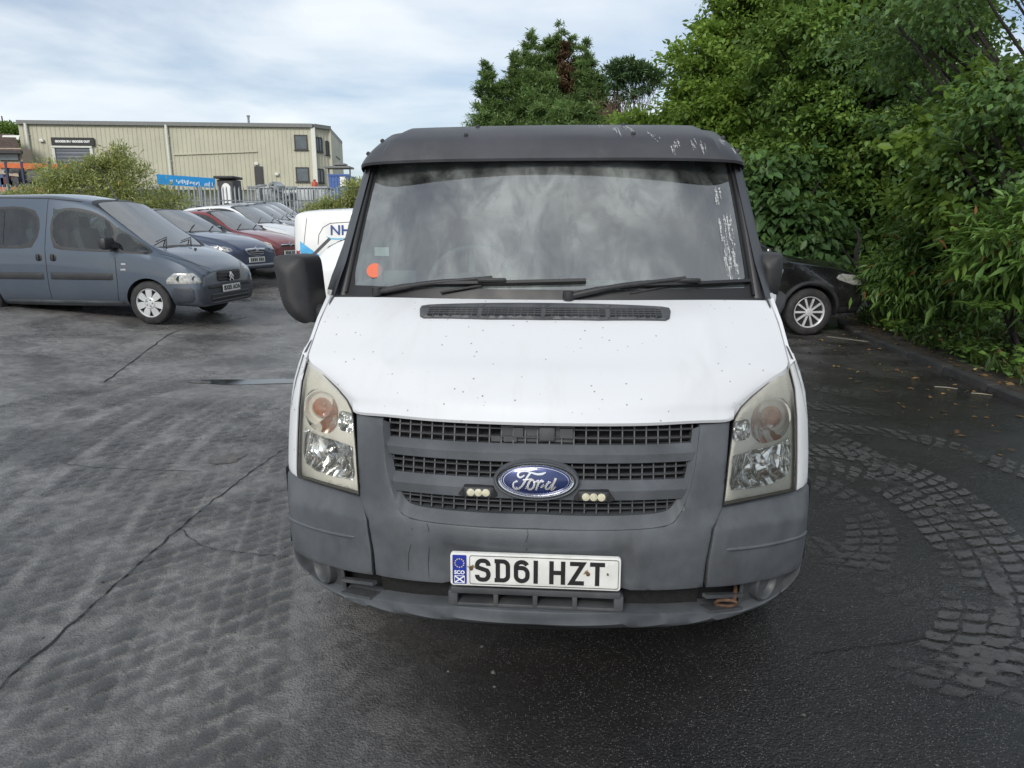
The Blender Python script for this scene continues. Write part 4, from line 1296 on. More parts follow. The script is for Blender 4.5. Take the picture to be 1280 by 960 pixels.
joint('tarmac_joint', [(-4.18, 7.1), (-4.6, 8.9), (-4.87, 10.3), (-4.51, 12.08)], .012, 5)
joint('tarmac_joint', [(1.15, 2.42), (1.6, 2.52), (2.3, 2.75), (3.2, 3.3)], .006, 12)

# ------------------------------------------------------------------ tyre prints pressed into the wet silt
def tread_mat(name, c0, c1, rough, inv=False, cover=.8):
    m = bpy.data.materials.new(name); m.use_nodes = True
    nt = m.node_tree; b = nt.nodes['Principled BSDF']; N = NT(nt)
    uvn = nt.nodes.new('ShaderNodeUVMap'); P = N.pos()
    wob = N.noise(12, 6, .68, P, out='Color')
    vm_ = nt.nodes.new('ShaderNodeVectorMath'); vm_.operation = 'MULTIPLY_ADD'
    nt.links.new(wob, vm_.inputs[0]); vm_.inputs[1].default_value = (.24, .065, 0); nt.links.new(uvn.outputs[0], vm_.inputs[2])
    u, v, _ = N.xyz(vm_.outputs[0])
    u = N.math('SUBTRACT', u, .12); v = N.math('SUBTRACT', v, .032)
    # four rows of slanted lugs across the print: u in 0..1 across, v in metres along
    cu = N.math('MULTIPLY', u, 3.0)
    row = N.math('FLOOR', cu); fu = N.math('FRACT', cu)
    zig = N.math('ABSOLUTE', N.math('SUBTRACT', fu, .5))
    par = N.math('MODULO', row, 2.0)
    sl = N.math('MULTIPLY', N.math('SUBTRACT', fu, .5), .055)
    vv = N.math('ADD', N.math('ADD', v, N.math('MULTIPLY', par, .054)), sl)
    vv = N.math('ADD', vv, N.math('MULTIPLY', zig, .018))
    fv = N.math('FRACT', N.math('DIVIDE', vv, .108))
    dv = N.math('ABSOLUTE', N.math('SUBTRACT', fv, .5))
    a = N.math('MULTIPLY', N.ramp(dv, .26, .40, 1, 0), N.ramp(zig, .36, .48, 1, 0))
    edge = N.ramp(N.math('ABSOLUTE', N.math('SUBTRACT', u, .5)), .44, .52, 1, 0)
    brk = N.ramp(N.noise(2.2, 6, .65, P), .38, .54)
    brk2 = N.ramp(N.noise(28, 6, .75, P), .30, .47)
    al = N.math('MULTIPLY', N.math('MULTIPLY', a, edge), N.math('MULTIPLY', brk, brk2))
    _, vy, _ = N.xyz(uvn.outputs[0])
    att = nt.nodes.new('ShaderNodeAttribute'); att.attribute_name = 'fade'
    al = N.math('MULTIPLY', al, N.math('MULTIPLY', att.outputs['Fac'], cover), clamp=True)
    nt.links.new(N.mix(N.noise(20, 4, .6, P), c0, c1), b.inputs['Base Color'])
    b.inputs['Roughness'].default_value = rough
    nt.links.new(al, b.inputs['Alpha'])
    nt.links.new(N.bump(N.noise(70, 6, .75, P), .006, .9), b.inputs['Normal'])
    return m
M['print_pale'] = tread_mat('pale_silt_print', (.062, .061, .060), (.112, .110, .106), .42, cover=.85)
M['print_dark'] = tread_mat('pressed_dark_print', (.05, .05, .051), (.078, .078, .078), .30, cover=.64)
trk_z = [.006]
def track_ribbon(mb, pts, w, fades, UV, FD):
    c = catmull([(a, b, 0) for a, b in pts], 14); d = 0; n = len(c); trk_z[0] += .0006
    b0 = len(mb.v)
    for i, p in enumerate(c):
        t = (c[min(i + 1, n - 1)] - c[max(i - 1, 0)]).normalized(); nn = Vector((-t.y, t.x, 0))
        if i: d += (p - c[i - 1]).length
        z = trk_z[0] + terrain(p.x, p.y)
        f = min(1, i / 8, (n - 1 - i) / 8)
        for k, u in enumerate((0, .33, .67, 1.0)):
            mb.v.append((p.x + nn.x * w * (u - .5), p.y + nn.y * w * (u - .5), z)); UV.append((u, d)); FD.append(f * fades)
    for i in range(n - 1):
        for k in range(3):
            mb.f.append((b0 + i * 4 + k, b0 + i * 4 + k + 1, b0 + (i + 1) * 4 + k + 1, b0 + (i + 1) * 4 + k)); mb.m.append(0)
def tracks(name, lst, mat):
    mb = MB(); UV, FD = [], []
    for pts, w, f in lst: track_ribbon(mb, pts, w, f, UV, FD)
    me = mb.mesh(name, fix=False, smooth=None)
    uvl = me.uv_layers.new(name='UVMap')
    li = np.zeros(len(me.loops), dtype=np.int32); me.loops.foreach_get('vertex_index', li)
    uvl.data.foreach_set('uv', np.array(UV, dtype=np.float32)[li].ravel())
    at_ = me.attributes.new('fade', 'FLOAT', 'POINT'); at_.data.foreach_set('value', np.array(FD, dtype=np.float32))
    o = link(name, me, None, mat); tag(o, kind='stuff')
    return o
rt = [([(1.75, 5.2), (2.05, 4.98), (2.45, 4.77), (2.65, 4.3), (2.58, 3.67), (2.35, 3.0), (2.05, 2.5), (1.6, 2.15)], .30, 1),
      ([(1.5, 5.0), (1.9, 4.75), (2.2, 4.45), (2.36, 3.95), (2.27, 3.35), (2.05, 2.85), (1.75, 2.45), (1.4, 2.2)], .28, .9),
      ([(1.3, 4.55), (1.7, 4.45), (1.95, 4.2), (1.98, 3.75), (1.80, 3.3), (1.5, 3.0)], .26, .6),
      ([(1.6, 5.9), (2.3, 5.6), (3.03, 5.27), (3.25, 4.87), (3.45, 4.2), (3.6, 3.6)], .26, .75),
      ([(1.5, 6.6), (2.0, 6.0), (2.4, 5.3), (2.5, 4.6), (2.35, 4.0)], .25, .7),
      ([(1.4, 7.6), (1.9, 7.1), (2.5, 6.3), (3.3, 5.9)], .26, .6), ([(1.7, 9.0), (2.1, 8.0), (2.3, 7.0), (2.2, 6.2)], .28, .55), ([(2.3, 9.4), (2.6, 8.2), (2.9, 7.2), (3.4, 6.4)], .28, .5),
      ([(1.1, 3.5), (1.5, 3.35), (1.75, 3.1), (1.7, 2.7)], .24, .4)]
tracks('tyre_prints', rt, M['print_pale'])
lt = []
for k, x0 in enumerate((-.95, -1.25, -1.55, -1.9, -2.25, -2.65, -3.1)):
    lt.append(([(x0 + .25, 1.3), (x0, 2.2), (x0 - .26, 3.2), (x0 - .5, 4.3), (x0 - .66, 5.4 + .2 * (k % 3)), (x0 - .6, 6.6)], .29, (.9, .7, 1, .8, 1, .9, .8)[k]))
lt += [([(-.9, 6.6), (-1.4, 6.3), (-1.9, 5.9), (-2.5, 5.7)], .28, .9), ([(-.8, 5.9), (-1.3, 5.6), (-1.8, 5.3), (-2.3, 5.2)], .28, .8), ([(-.7, 4.6), (-1.1, 4.5), (-1.5, 4.1), (-1.7, 3.6), (-1.6, 3.0)], .26, .7),
       ([(-3.2, 7.5), (-3.6, 6.5), (-3.9, 5.4), (-4.0, 4.4)], .3, .7), ([(-3.9, 7.6), (-4.2, 6.6), (-4.5, 5.5)], .3, .7)]
tracks('tyre_prints', lt, M['print_dark'])
# scattered grit and small stones
gs = MB(); gr_ = random.Random(8)
for k in range(520):
    x, y = gr_.uniform(-4.5, 4.6), 1.5 + 9 * gr_.random() ** 1.6
    s_ = gr_.uniform(.003, .009) * (1 if gr_.random() < .95 else 1.7)
    pts = [Vector((x + s_ * gr_.uniform(.6, 1.2) * math.cos(a), y + s_ * gr_.uniform(.6, 1.2) * math.sin(a), .001)) for a in np.linspace(0, 2 * math.pi, 6)[:-1]]
    gs.add(pts + [Vector((x, y, s_ * .8))], [(i, (i + 1) % 5, 5) for i in range(5)])
gs_o = gs.build('grit', basic('grit', (.075, .072, .068), .8, var=.6, nscale=3), None, smooth=None); tag(gs_o, kind='stuff')

# ------------------------------------------------------------------ kerb and verge on the right
kline = [(4.10, 0.5), (4.28, 3.0), (4.46, 5.0), (4.62, 6.5), (4.80, 8.2), (4.95, 9.6), (5.10, 10.8), (5.5, 12.0), (6.4, 12.8), (8.0, 13.3), (10.5, 13.6)]
kc = [p for p in catmull([(a, b, 0) for a, b in kline], 12)]
M['kerb'] = basic('kerb_concrete', (.030, .029, .028), .7, var=.35, nscale=5, bump=.004, bscale=60, dirt=(.02, .02, .019), dirt_amt=.8, dscale=6)
kerb = bpy.data.objects.new('kerb', None); COL.objects.link(kerb); tag(kerb, kind='structure')
Ltot = sum((b - a).length for a, b in zip(kc, kc[1:])); t = 0
kr = random.Random(2)
while t < Ltot - .9:
    p, q = interp_poly(kc, t / Ltot), interp_poly(kc, (t + .9) / Ltot)
    d = (q - p).normalized(); L = .9
    ks = MB(); rz = math.atan2(d.y, d.x)
    ks.box((0, 0, 0), (L - .012, .13, .30), bev=.018)
    me = ks.mesh('kerb_stone')
    o = link('kerb_stone', me, kerb, M['kerb']); c = (p + q) / 2
    o.location = (c.x + .065 * math.sin(-rz + math.pi / 2) * 0 + d.y * .065, c.y - d.x * .065, -.075 + kr.uniform(-.02, .008) + terrain(c.x, c.y)); o.rotation_euler = (kr.uniform(-.03, .03), 0, rz)
    t += L
def vz(x, y, k):     # verge height at distance k from the kerb
    return .05 + terrain(x, y) + .07 * min(1, k / .5) + .10 * max(0, k - .5) ** .8 + .03 * math.sin(3.1 * x + 1.7 * y) * min(1, k)
vg = MB(); rows = []
for i, p in enumerate(kc):
    tt = (kc[min(i + 1, len(kc) - 1)] - kc[max(i - 1, 0)]).normalized(); nn = Vector((tt.y, -tt.x, 0))
    row = []
    for k in (.13, .2, .4, .7, 1.1, 1.6, 2.3, 3.5, 6, 12, 30):
        q = p + nn * k
        row.append((q.x, q.y, vz(q.x, q.y, k - .13)))
    rows.append(row)
vg.grid(rows)
def soil():
    m, nt, b = new_mat('leaf_mould'); N = NT(nt); P = N.pos()
    c = N.mix(N.ramp(N.noise(7, 7, .7, P), .35, .65), (.018, .014, .010), (.055, .042, .028))
    c = N.mix(N.ramp(N.noise(31, 3, .6, P), .6, .7, 0, .7), c, (.10, .075, .04))
    nt.links.new(c, b.inputs['Base Color']); b.inputs['Roughness'].default_value = .85
    nt.links.new(N.bump(N.noise(38, 5, .75, P), .03, 1), b.inputs['Normal'])
    return m
M['soil'] = soil()
verge = vg.build('verge', M['soil'], None); tag(verge, kind='structure')
# worn pale paint at the end of a marking by the kerb
wl_ = MB()
wl_.add([(4.62, 10.25, .005), (4.98, 9.8, .005), (5.0, 9.72, .005), (4.9, 9.75, .005), (4.55, 10.18, .005)], [(0, 1, 2, 3, 4)])
o = wl_.build('worn_marking', basic('worn_paint', (.22, .20, .16), .7, var=.5, nscale=30), None); tag(o, kind='structure')

# ------------------------------------------------------------------ warehouse
def ray_at_z(px, py, z):
    p = at(px, py, 10.0); d = p - Vector((0, 0, CAM_H)); t = (z - CAM_H) / d.z
    return Vector((0, 0, CAM_H)) + d * t
M['cladding'] = basic('cream_cladding', (.465, .45, .345), .5, var=.05, nscale=.6, dirt=(.30, .28, .20), dirt_amt=.35, dscale=.5)
M['trim_pale'] = basic('pale_trim', (.62, .62, .56), .5, var=.06)
M['trim_grey'] = basic('grey_trim', (.17, .175, .17), .5, var=.1)
M['window_frame'] = basic('dark_window_frame', (.035, .035, .035), .5)
M['window_glass'] = basic('window_glass', (.09, .11, .125), .08, var=.3, nscale=.7, spec=.8)
M['shutter'] = basic('shutter_grey', (.13, .145, .17), .45, var=.08)
GZ = 4.2
c1 = at(391, 157, 64.0); ZE = c1.z
A0 = ray_at_z(22, 152.5, ZE); A0 = Vector((A0.x, A0.y, 0)); A1 = Vector((c1.x, c1.y, 0))
A2 = Vector((at(411, 158, 65.5).x, 65.5, 0)); A3 = Vector((at(427.5, 174, 77).x, 77, 0))
whs = thing('warehouse', 'long cream clad warehouse with GOODS IN / GOODS OUT sign over a grey shutter', 'warehouse', (0, 0, 0))
def wall_clad(a, b, z0, z1, pitch=.36, ribw=.07, ribd=.035):
    d = (b - a); L = d.length; d.normalize(); n = Vector((d.y, -d.x, 0))
    if n.y > 0: n = -n
    mb = MB(); prof = []; s_ = 0.0
    while s_ < L - pitch:
        prof += [(s_, 0), (s_ + pitch - ribw - .04, 0), (s_ + pitch - ribw, ribd), (s_ + pitch - .04, ribd)]
        s_ += pitch
    prof.append((L, 0))
    mb.grid([[a + d * s_ + n * h + Vector((0, 0, z)) for s_, h in prof] for z in (z0, z1)])
    return mb.build('wall', M['cladding'], whs, smooth=None), d, n
w1, d1_, n1_ = wall_clad(A0, A1, GZ - .5, ZE)
w2, d2_, n2_ = wall_clad(A1, A2, GZ - .5, ZE)
w3, d3_, n3_ = wall_clad(A2, A3, GZ - .5, ZE)
A4 = A0 + (A3 - A2) * 1.2
wall_clad(A0, A4, GZ - .5, ZE)
def onwall(px, py, a, d):      # where the view ray meets a wall line
    p = at(px, py, 10.0); r_ = p - Vector((0, 0, CAM_H))
    # solve r*t = a + d*s in plan
    den = r_.x * d.y - r_.y * d.x
    t = (a.x * d.y - a.y * d.x) / den
    return Vector((0, 0, CAM_H)) + r_ * t
def wallbox(name, pts4, a, d, n, mat, proud, thick, parent, frame=None):
    (x0, y0, x1, y1) = pts4
    tl, br = onwall(x0, y0, a, d), onwall(x1, y1, a, d)
    zt = tl.z; zb = onwall(x1, y1, a, d).z
    s0 = (Vector((tl.x, tl.y, 0)) - a).dot(d); s1 = (Vector((br.x, br.y, 0)) - a).dot(d)
    c = a + d * ((s0 + s1) / 2) + n * proud; rot = Matrix.Rotation(math.atan2(d.y, d.x), 3, 'Z')
    mb = MB(); W, H = abs(s1 - s0), abs(zt - zb)
    if frame:
        for q in (-1, 1): mb.box(c + d * (q * (W / 2 - frame / 2)) + Vector((0, 0, (zt + zb) / 2)), (frame, thick, H), rot=rot)
        for z in (zt - frame / 2, zb + frame / 2): mb.box(c + Vector((0, 0, z)), (W - 2 * frame, thick * .98, frame), rot=rot)
        mb.box(c - n * .02 + Vector((0, 0, zb - .03)), (W + .16, thick + .10, .06), rot=rot)
    else: mb.box(c + Vector((0, 0, (zt + zb) / 2)), (W, thick, H), rot=rot)
    return mb.build(name, mat, parent), c, W, H, (zt + zb) / 2, rot
def win(box_, a, d, n, mull=0):
    f, c, W, H, zc, rot = wallbox('window', box_, a, d, n, M['window_frame'], .06, .12, whs, frame=.09)
    mb = MB(); mb.box(c - n * .0 + Vector((0, 0, zc)), (W - .17, .03, H - .17), rot=rot); mb.build('pane', M['window_glass'], f)
    for k in range(mull):
        m2 = MB(); m2.box(c + n * .01 + d * (W * ((k + 1) / (mull + 1) - .5)) + Vector((0, 0, zc)), (.07, .08, H - .18), rot=rot); m2.build('mullion', M['window_frame'] if mull < 2 else M['trim_pale'], f)
win((367.5, 168.5, 385, 187.5), A0, d1_, n1_); win((369.5, 209, 387, 227.5), A0, d1_, n1_)
win((393.5, 171, 402.5, 190.5), A1, d2_, n2_, 1); win((406.5, 176, 410.7, 194), A1, d2_, n2_); win((395, 210.5, 404.5, 229), A1, d2_, n2_, 1)
win((419.5, 183, 424.5, 199), A2, d3_, n3_)
# eaves, corner trims, downpipes
ev = MB()
for a, b in ((A0, A1), (A1, A2), (A2, A3)):
    d = (b - a).normalized(); n = Vector((d.y, -d.x, 0)); n = -n if n.y > 0 else n
    ev.bar(a + n * .12 + Vector((0, 0, ZE - .02)), b + n * .12 + Vector((0, 0, ZE - .02)), .28, .30)
ev.build('gutter', M['trim_grey'], whs)
rfm = MB(); ctr = (A0 + A3) / 2
rfm.grid([[A0 + Vector((0, 0, ZE + .1)), A1 + Vector((0, 0, ZE + .1)), A2 + Vector((0, 0, ZE + .1)), A3 + Vector((0, 0, ZE + .1))], [A4 + Vector((0, 0, ZE + .35)), A4.lerp(A3, .4) + Vector((0, 0, ZE + .35)), A4.lerp(A3, .7) + Vector((0, 0, ZE + .35)), A3 + Vector((0, 0, ZE + .12))]])
rfm.build('roof', M['trim_grey'], whs)
for px in (33.0, 208.0):
    dp = MB(); t_ = onwall(px, 156, A0, d1_); b0 = Vector((t_.x, t_.y, 0)) + n1_ * .16
    dp.tube([b0 + Vector((0, 0, ZE - .1)), b0 + Vector((0, 0, GZ - .4))], .13, 10)
    for z in (ZE - 1.0, ZE - 3, ZE - 5): dp.box(b0 + Vector((0, .06, z)), (.34, .10, .06))
    dp.build('downpipe', M['trim_pale'], whs)
for a in (A1, A2): 
    ct = MB(); ct.box(a + (n1_ if a is A1 else n3_) * .02 + Vector((0, -.02, (ZE - .25 + GZ) / 2)), (.36, .20, ZE - GZ - .1)); ct.build('corner_trim', M['trim_pale'] if a is A1 else M['cladding'], whs)
# sign and shutter
sgn, c, W, H, zc, rot = wallbox('sign', (65, 172, 119.5, 182.6), A0, d1_, n1_, M['black_print'], .16, .14, whs)
sl_ = text_mesh('sign_lettering', 'GOODS IN / GOODS OUT', .50, M['white_print'], sgn, face_matrix(c + n1_ * .075 + Vector((0, 0, zc)), d1_, (0, 0, 1)), bold=.034, extrude=.004, spacing=1.02)
cw = max((v.co - (c + n1_ * .075 + Vector((0, 0, zc)))).dot(d1_) for v in sl_.data.vertices) * 2; kk = .82 * W / cw
for v in sl_.data.vertices:
    o_ = c + n1_ * .085 + Vector((0, 0, zc)); q = v.co - o_; v.co = o_ + q * kk
sh, c, W, H, zc, rot = wallbox('shutter', (69, 184.5, 119.5, 236), A0, d1_, n1_, M['shutter'], .0, .12, whs)
for k in range(int(H / .30)):
    sl = MB(); sl.box((0, 0, 0), (W - .1, .05, .27), rot=rot, bev=.02) if k == 0 else None
    if k == 0: slat_me = sl.mesh('shutter_slat')
    o = link('shutter_slat', slat_me, sh, None if k else M['shutter']); o.location = c + n1_ * .075 + Vector((0, 0, zc + H / 2 - .17 - k * .30))
sf = MB()
for q in (-1, 1): sf.box(c + n1_ * .07 + d1_ * (q * (W / 2 + .10)) + Vector((0, 0, zc)), (.22, .22, H), rot=rot)
sf.box(c + n1_ * .10 + Vector((0, 0, zc + H / 2 + .06)), (W + .4, .26, .14), rot=rot)
sf.build('shutter_frame', M['trim_pale'], sh)
dr_, c, W, H, zc, rot = wallbox('door', (318, 208, 331, 241), A0, d1_, n1_, M['window_frame'], .05, .10, whs)
pn = MB(); pn.box(c + n1_ * .055 + Vector((0, 0, zc)), (W - .2, .03, H - .2), rot=rot); pn.build('door_leaf', basic('dark_door', (.04, .035, .038), .5), dr_)
cn = MB(); p0, p1 = onwall(217, 193.5, A0, d1_), onwall(322, 189.5, A0, d1_)
cn.bar(p0 + n1_ * .07, p1 + n1_ * .07, .08, .09); cn.build('conduit', M['cladding'], whs)
for (px, py) in ((53, 176), (346.5, 218), (321, 205)):
    p = onwall(px, py, A0, d1_); lm = MB(); lm.box(p + n1_ * .12, (.34, .22, .24), rot=rot, bev=.05); lm.bar(p + Vector((0, 0, .2)), p + n1_ * .15 + Vector((0, 0, .1)), .06, .06); lm.build('bulkhead_light', M['trim_pale'], whs)
fp = MB(); p = at(311, 154, 67); fp.tube([Vector((p.x, 67, ZE)), Vector((p.x, 67, ZE + 1.1))], .10, 8); fp.tube([Vector((p.x, 67, ZE + 1.1)), Vector((p.x, 67, ZE + 1.25))], .15, 8); fp.build('flue', M['steel'], whs)

# ------------------------------------------------------------------ yard beyond the fence
def onT(px, py, Y): return at(px, py, Y)
# brick house with brown roof at the far left
H0 = 58.0
hs = thing('house', 'low house with brown tiled roof left of the cream warehouse', 'house', (0, 0, 0))
e0, e1 = at(-60, 190, H0), at(26, 190, H0); rg0 = at(-60, 166, H0 + 3); rg1 = at(16, 168, H0 + 3)
wl2 = MB(); wl2.box(((e0.x + e1.x) / 2, H0 + .7, (GZ + e0.z) / 2 - .2), (e1.x - e0.x, 1.2, e0.z - GZ + 1)); wl2.build('wall', basic('render_wall', (.42, .34, .26), .8, var=.1), hs)
tiles = basic('roof_tile', (.095, .068, .055), .8, var=.3, nscale=3)
rf2 = MB()
nr = 12
for k in range(nr):
    a, b = k / nr, (k + 1) / nr
    p = [e0.lerp(rg0, a) + Vector((-.2, -.3, .05)), e1.lerp(rg1, a) + Vector((.3, -.3, .05)), e1.lerp(rg1, b) + Vector((.3, -.3, -.02)), e0.lerp(rg0, b) + Vector((-.2, -.3, -.02))]
    rf2.prism(p, (0, .03, -.12))
rf2.build('roof', tiles, hs, smooth=None)
sk = MB(); p = at(19, 175, H0 + 2.6); sk.box(p + Vector((0, -.5, .1)), (1.4, .1, .5), rot=Matrix.Rotation(R(-40), 3, 'X')); sk.build('roof_window', M['trim_pale'], hs)
gt = MB(); gt.bar(e0 + Vector((0, -.45, -.05)), e1 + Vector((.4, -.45, -.05)), .2, .2); gt.build('gutter', M['window_frame'], hs)
wn_ = MB(); p = at(10, 196, H0 - .05); wn_.box(p, (1.6, .1, .5)); wn_.build('window', M['window_glass'], hs)
# pallet racking with orange beams
rk = thing('pallet_racking', 'pallet racking with orange beams and dark uprights behind the bush at the left', 'racking', (0, 0, 0))
RY = 44.0
orange = basic('orange_steel', (.55, .13, .035), .5, var=.15); navy = basic('navy_steel', (.03, .04, .08), .5)
for py in (206, 236):
    for dy in (0, 1.1):
        bm_ = MB(); a, b = at(-40, py, RY), at(75, py + 2, RY); bm_.bar(a + Vector((0, dy, 0)), b + Vector((0, dy, 0)), .08, .28); bm_.build('beam', orange, rk)
for px in (-38, 7, 27, 62, 74):
    for dy in (-.02, 1.12):
        u_ = MB(); t_ = at(px, 202, RY); u_.box((t_.x, RY + dy, (t_.z + 1.5) / 2), (.12, .12, t_.z - 1.5)); u_.build('upright', navy, rk)
pr = random.Random(4)
for (px, py, w, h, colr) in ((2, 228, .9, .8, (.06, .09, .18)), (14, 227, .8, .5, (.12, .05, .05)), (22, 229, .7, .6, (.05, .05, .06)), (45, 221, .8, .7, (.1, .1, .1)), (63, 222, .9, .9, (.05, .12, .3)), (13, 211, .6, .3, (.4, .4, .38))):
    p = at(px, py, RY + .5); mb = MB(); mb.box(p, (w, .8, h), bev=.05); mb.box(p + Vector((0, 0, h / 2 + .03)), (w * .7, .6, .06))
    for q in (-.3, .3): mb.box(p + Vector((q * w, 0, -h / 2 - .05)), (.1, .8, .1))
    o = mb.build('stored_crate', basic('crate_tone', colr, .7, var=.3), None)
    tag(o, {2: 'blue grey crate on the racking shelf at the far left', 14: 'dark red crate on the racking shelf beside blue grey crate', 22: 'black crate on the racking shelf right of dark red crate', 45: 'grey crate on the racking behind the bush', 63: 'bright blue crate under the right end of the orange beam', 13: 'pale flat box just under the upper orange beam'}[px], 'crate', 'crates stored on the pallet racking')
# blue banner board, a dark-roofed kiosk, a heap, gas bottle, container
ban = thing('banner', 'long bright blue banner board with white lettering in front of the warehouse', 'banner', (0, 0, 0))
b0, b1 = at(196, 222, 46), at(268.5, 229, 48)
dd = (b1 - b0); dd.z = 0
bn = MB(); hz = .62
bn.prism([b0 + Vector((0, 0, -.1 + hz / 2)), b1 + Vector((0, 0, hz / 2)), b1 + Vector((0, 0, -hz / 2)), b0 + Vector((0, 0, -.1 - hz / 2))], (0, .08, 0))
bn.build('banner_board', basic('banner_blue', (.02, .27, .62), .5, var=.06), ban)
bl_ = MB(); q_ = random.Random(11)
for k in range(30):     # lettering too far off to read
    t = .2 + .78 * k / 30
    p = b0.lerp(b1, t) + Vector((0, -.012, -.12 + q_.uniform(-.05, .05))); w = q_.uniform(.04, .10)
    if q_.random() < .8: bl_.box(p, (w, .01, q_.uniform(.12, .26)))
bl_.build('banner_lettering', basic('banner_white', (.5, .62, .72), .5), ban)
po = MB()
for t in (.02, .34, .66, .98): p = b0.lerp(b1, t); po.box((p.x, p.y + .12, (p.z + 1.5) / 2), (.08, .08, p.z - 1.5))
po.build('banner_post', M['trim_grey'], ban)
ks = thing('kiosk', 'small black roofed cabin with a white arched front beside the blue banner', 'cabin', (0, 0, 0))
p = at(279, 230, 46)
k1 = MB(); k1.box((p.x, 47, p.z - .9), (1.05, 1.4, 2.4), bev=.08); k1.build('cabin_body', M['black_plastic'], ks)
k2 = MB(); k2.box((p.x, 46.9, p.z + .42), (1.25, 1.7, .16), bev=.05); k2.build('cabin_roof', M['black_plastic'], ks)
k3 = MB(); k3.prism([(p.x + .05 + a, 46.27, p.z - .35 + b) for a, b in arc(0, .0, .3, .42, 0, 180, 10) + [(-.3, -.9), (.3, -.9)]], (0, .05, 0)); k3.build('cabin_door', M['white_print'], ks)
hp = MB(); hr = random.Random(2); p = at(333, 236, 42)
for k in range(26):
    c = p + Vector((hr.uniform(-1.0, 1.6), hr.uniform(-.6, .6), hr.uniform(-1.2, .25))); q_ = Matrix.Rotation(hr.uniform(0, 3), 3, 'Z') @ Matrix.Rotation(hr.uniform(-.5, .5), 3, 'X')
    hp.box(c, (hr.uniform(.4, .9), hr.uniform(.3, .6), hr.uniform(.1, .4)), rot=q_, bev=.04)
tag(hp.build('sheeted_pallet_heap', basic('grey_wrap', (.24, .26, .27), .6, var=.3, nscale=2), None), 'grey heap of wrapped pallets behind the fence by the warehouse door', 'heap')
sk_ = MB(); p = at(365, 240, 44)
sk_.box((p.x, 44.6, p.z - .8), (4.2, 1.5, 2.0), bev=.05)
for k in range(9): sk_.box((p.x - 2 + k * .5, 43.82, p.z - .8), (.08, .06, 1.9))
sk_.box((p.x, 44.6, p.z + .25), (4.4, 1.7, .1), bev=.03)
tag(sk_.build('storage_bin', basic('galvanised', (.34, .36, .37), .5, .3, var=.15), None), 'long low galvanised storage bin behind the fence under the lower window', 'bin')
gb = MB(); p = at(393.5, 232, 47); gb.lathe([(a * .8, b * .62) for a, b in [(.0, -.9), (.22, -.9), (.24, -.85), (.24, .25), (.19, .38), (.09, .43), (.09, .52), (.13, .54), (.13, .6), (0, .6)]], p, 'z', 20)
tag(gb.build('gas_bottle', basic('red_paint', (.42, .07, .03), .5), None), 'red gas bottle standing behind the fence near the blue container', 'gas bottle')
ct = thing('shipping_container', 'blue shipping container with a white panel at the warehouse corner', 'container', (0, 0, 0))
blu = basic('container_blue', (.055, .12, .34), .5, var=.12, dirt=(.15, .1, .07), dirt_amt=.3)
pa, pb = at(410.5, 219, 55), at(436, 219, 55)
cb = MB(); L = pb.x - pa.x; prof = []
s_ = 0
while s_ < L - .2: prof += [(s_, 0), (s_ + .09, 0), (s_ + .11, .035), (s_ + .19, .035)]; s_ += .22
cb.grid([[(pa.x + a, 55 - b, z) for a, b in prof] for z in (pa.z - 2.5, pa.z)]); cb.box((pa.x + L / 2, 56.3, pa.z - 1.25), (L - .02, 2.4, 2.48)); cb.box((pa.x + L / 2, 55.0, pa.z + .02), (L + .05, .16, .12))
cb.build('container_body', blu, ct, smooth=None)
wp = MB(); p = at(428.5, 227, 54.9); wp.box((p.x, 54.93, p.z), (.42, .02, .7)); wp.build('notice_panel', M['white_print'], ct)
cp = MB(); p = at(424, 212, 62)
cp.box((p.x, 62, p.z + .15), (2.1, 2, .14)); cp.box((p.x + .1, 62, p.z + .4), (1.0, 1.2, .12)); cp.box((p.x - .3, 62, p.z + .28), (.08, .08, .3))
for q in (-.9, .9): cp.box((p.x + q, 62, p.z - 2.3), (.1, .1, 4.8))
tag(cp.build('canopy', M['trim_grey'], None), 'dark open canopy standing behind the blue container', 'canopy')

# ------------------------------------------------------------------ palisade fence
fen = thing('palisade_fence', 'galvanised palisade fence with pointed pales behind the row of parked cars', 'fence', (0, 0, 0))
def gal():
    m = basic('galvanised_steel', (.36, .39, .40), .5, .35, var=.12, nscale=2, dirt=(.2, .2, .18), dirt_amt=.4)
    return m
M['galv'] = gal()
fl_pts = [Vector((at(-70, 240, 27.5).x, 27.5, 0)), Vector((at(120, 240, 26.5).x, 26.5, 0)), Vector((at(250, 240, 28.0).x, 28.0, 0)), Vector((at(450, 240, 34).x, 34, 0))]
pale = MB(); hgt = 2.55
pale.grid([[(-.038, .012, z) for z in (0, hgt - .1)], [(-.014, -.012, z) for z in (0, hgt - .03)], [(.014, -.012, z) for z in (0, hgt - .03)], [(.038, .012, z) for z in (0, hgt - .1)]])
pale.add([(-.038, .012, hgt - .1), (-.014, -.012, hgt - .03), (0, -.006, hgt + .03), (.014, -.012, hgt - .03), (.038, .012, hgt - .1)], [(0, 1, 2), (1, 3, 2), (3, 4, 2)])
pale_me = pale.mesh('pale'); pale_me.materials.append(M['galv'])
FT = lambda p: .03 * (p.y - 12) - .05
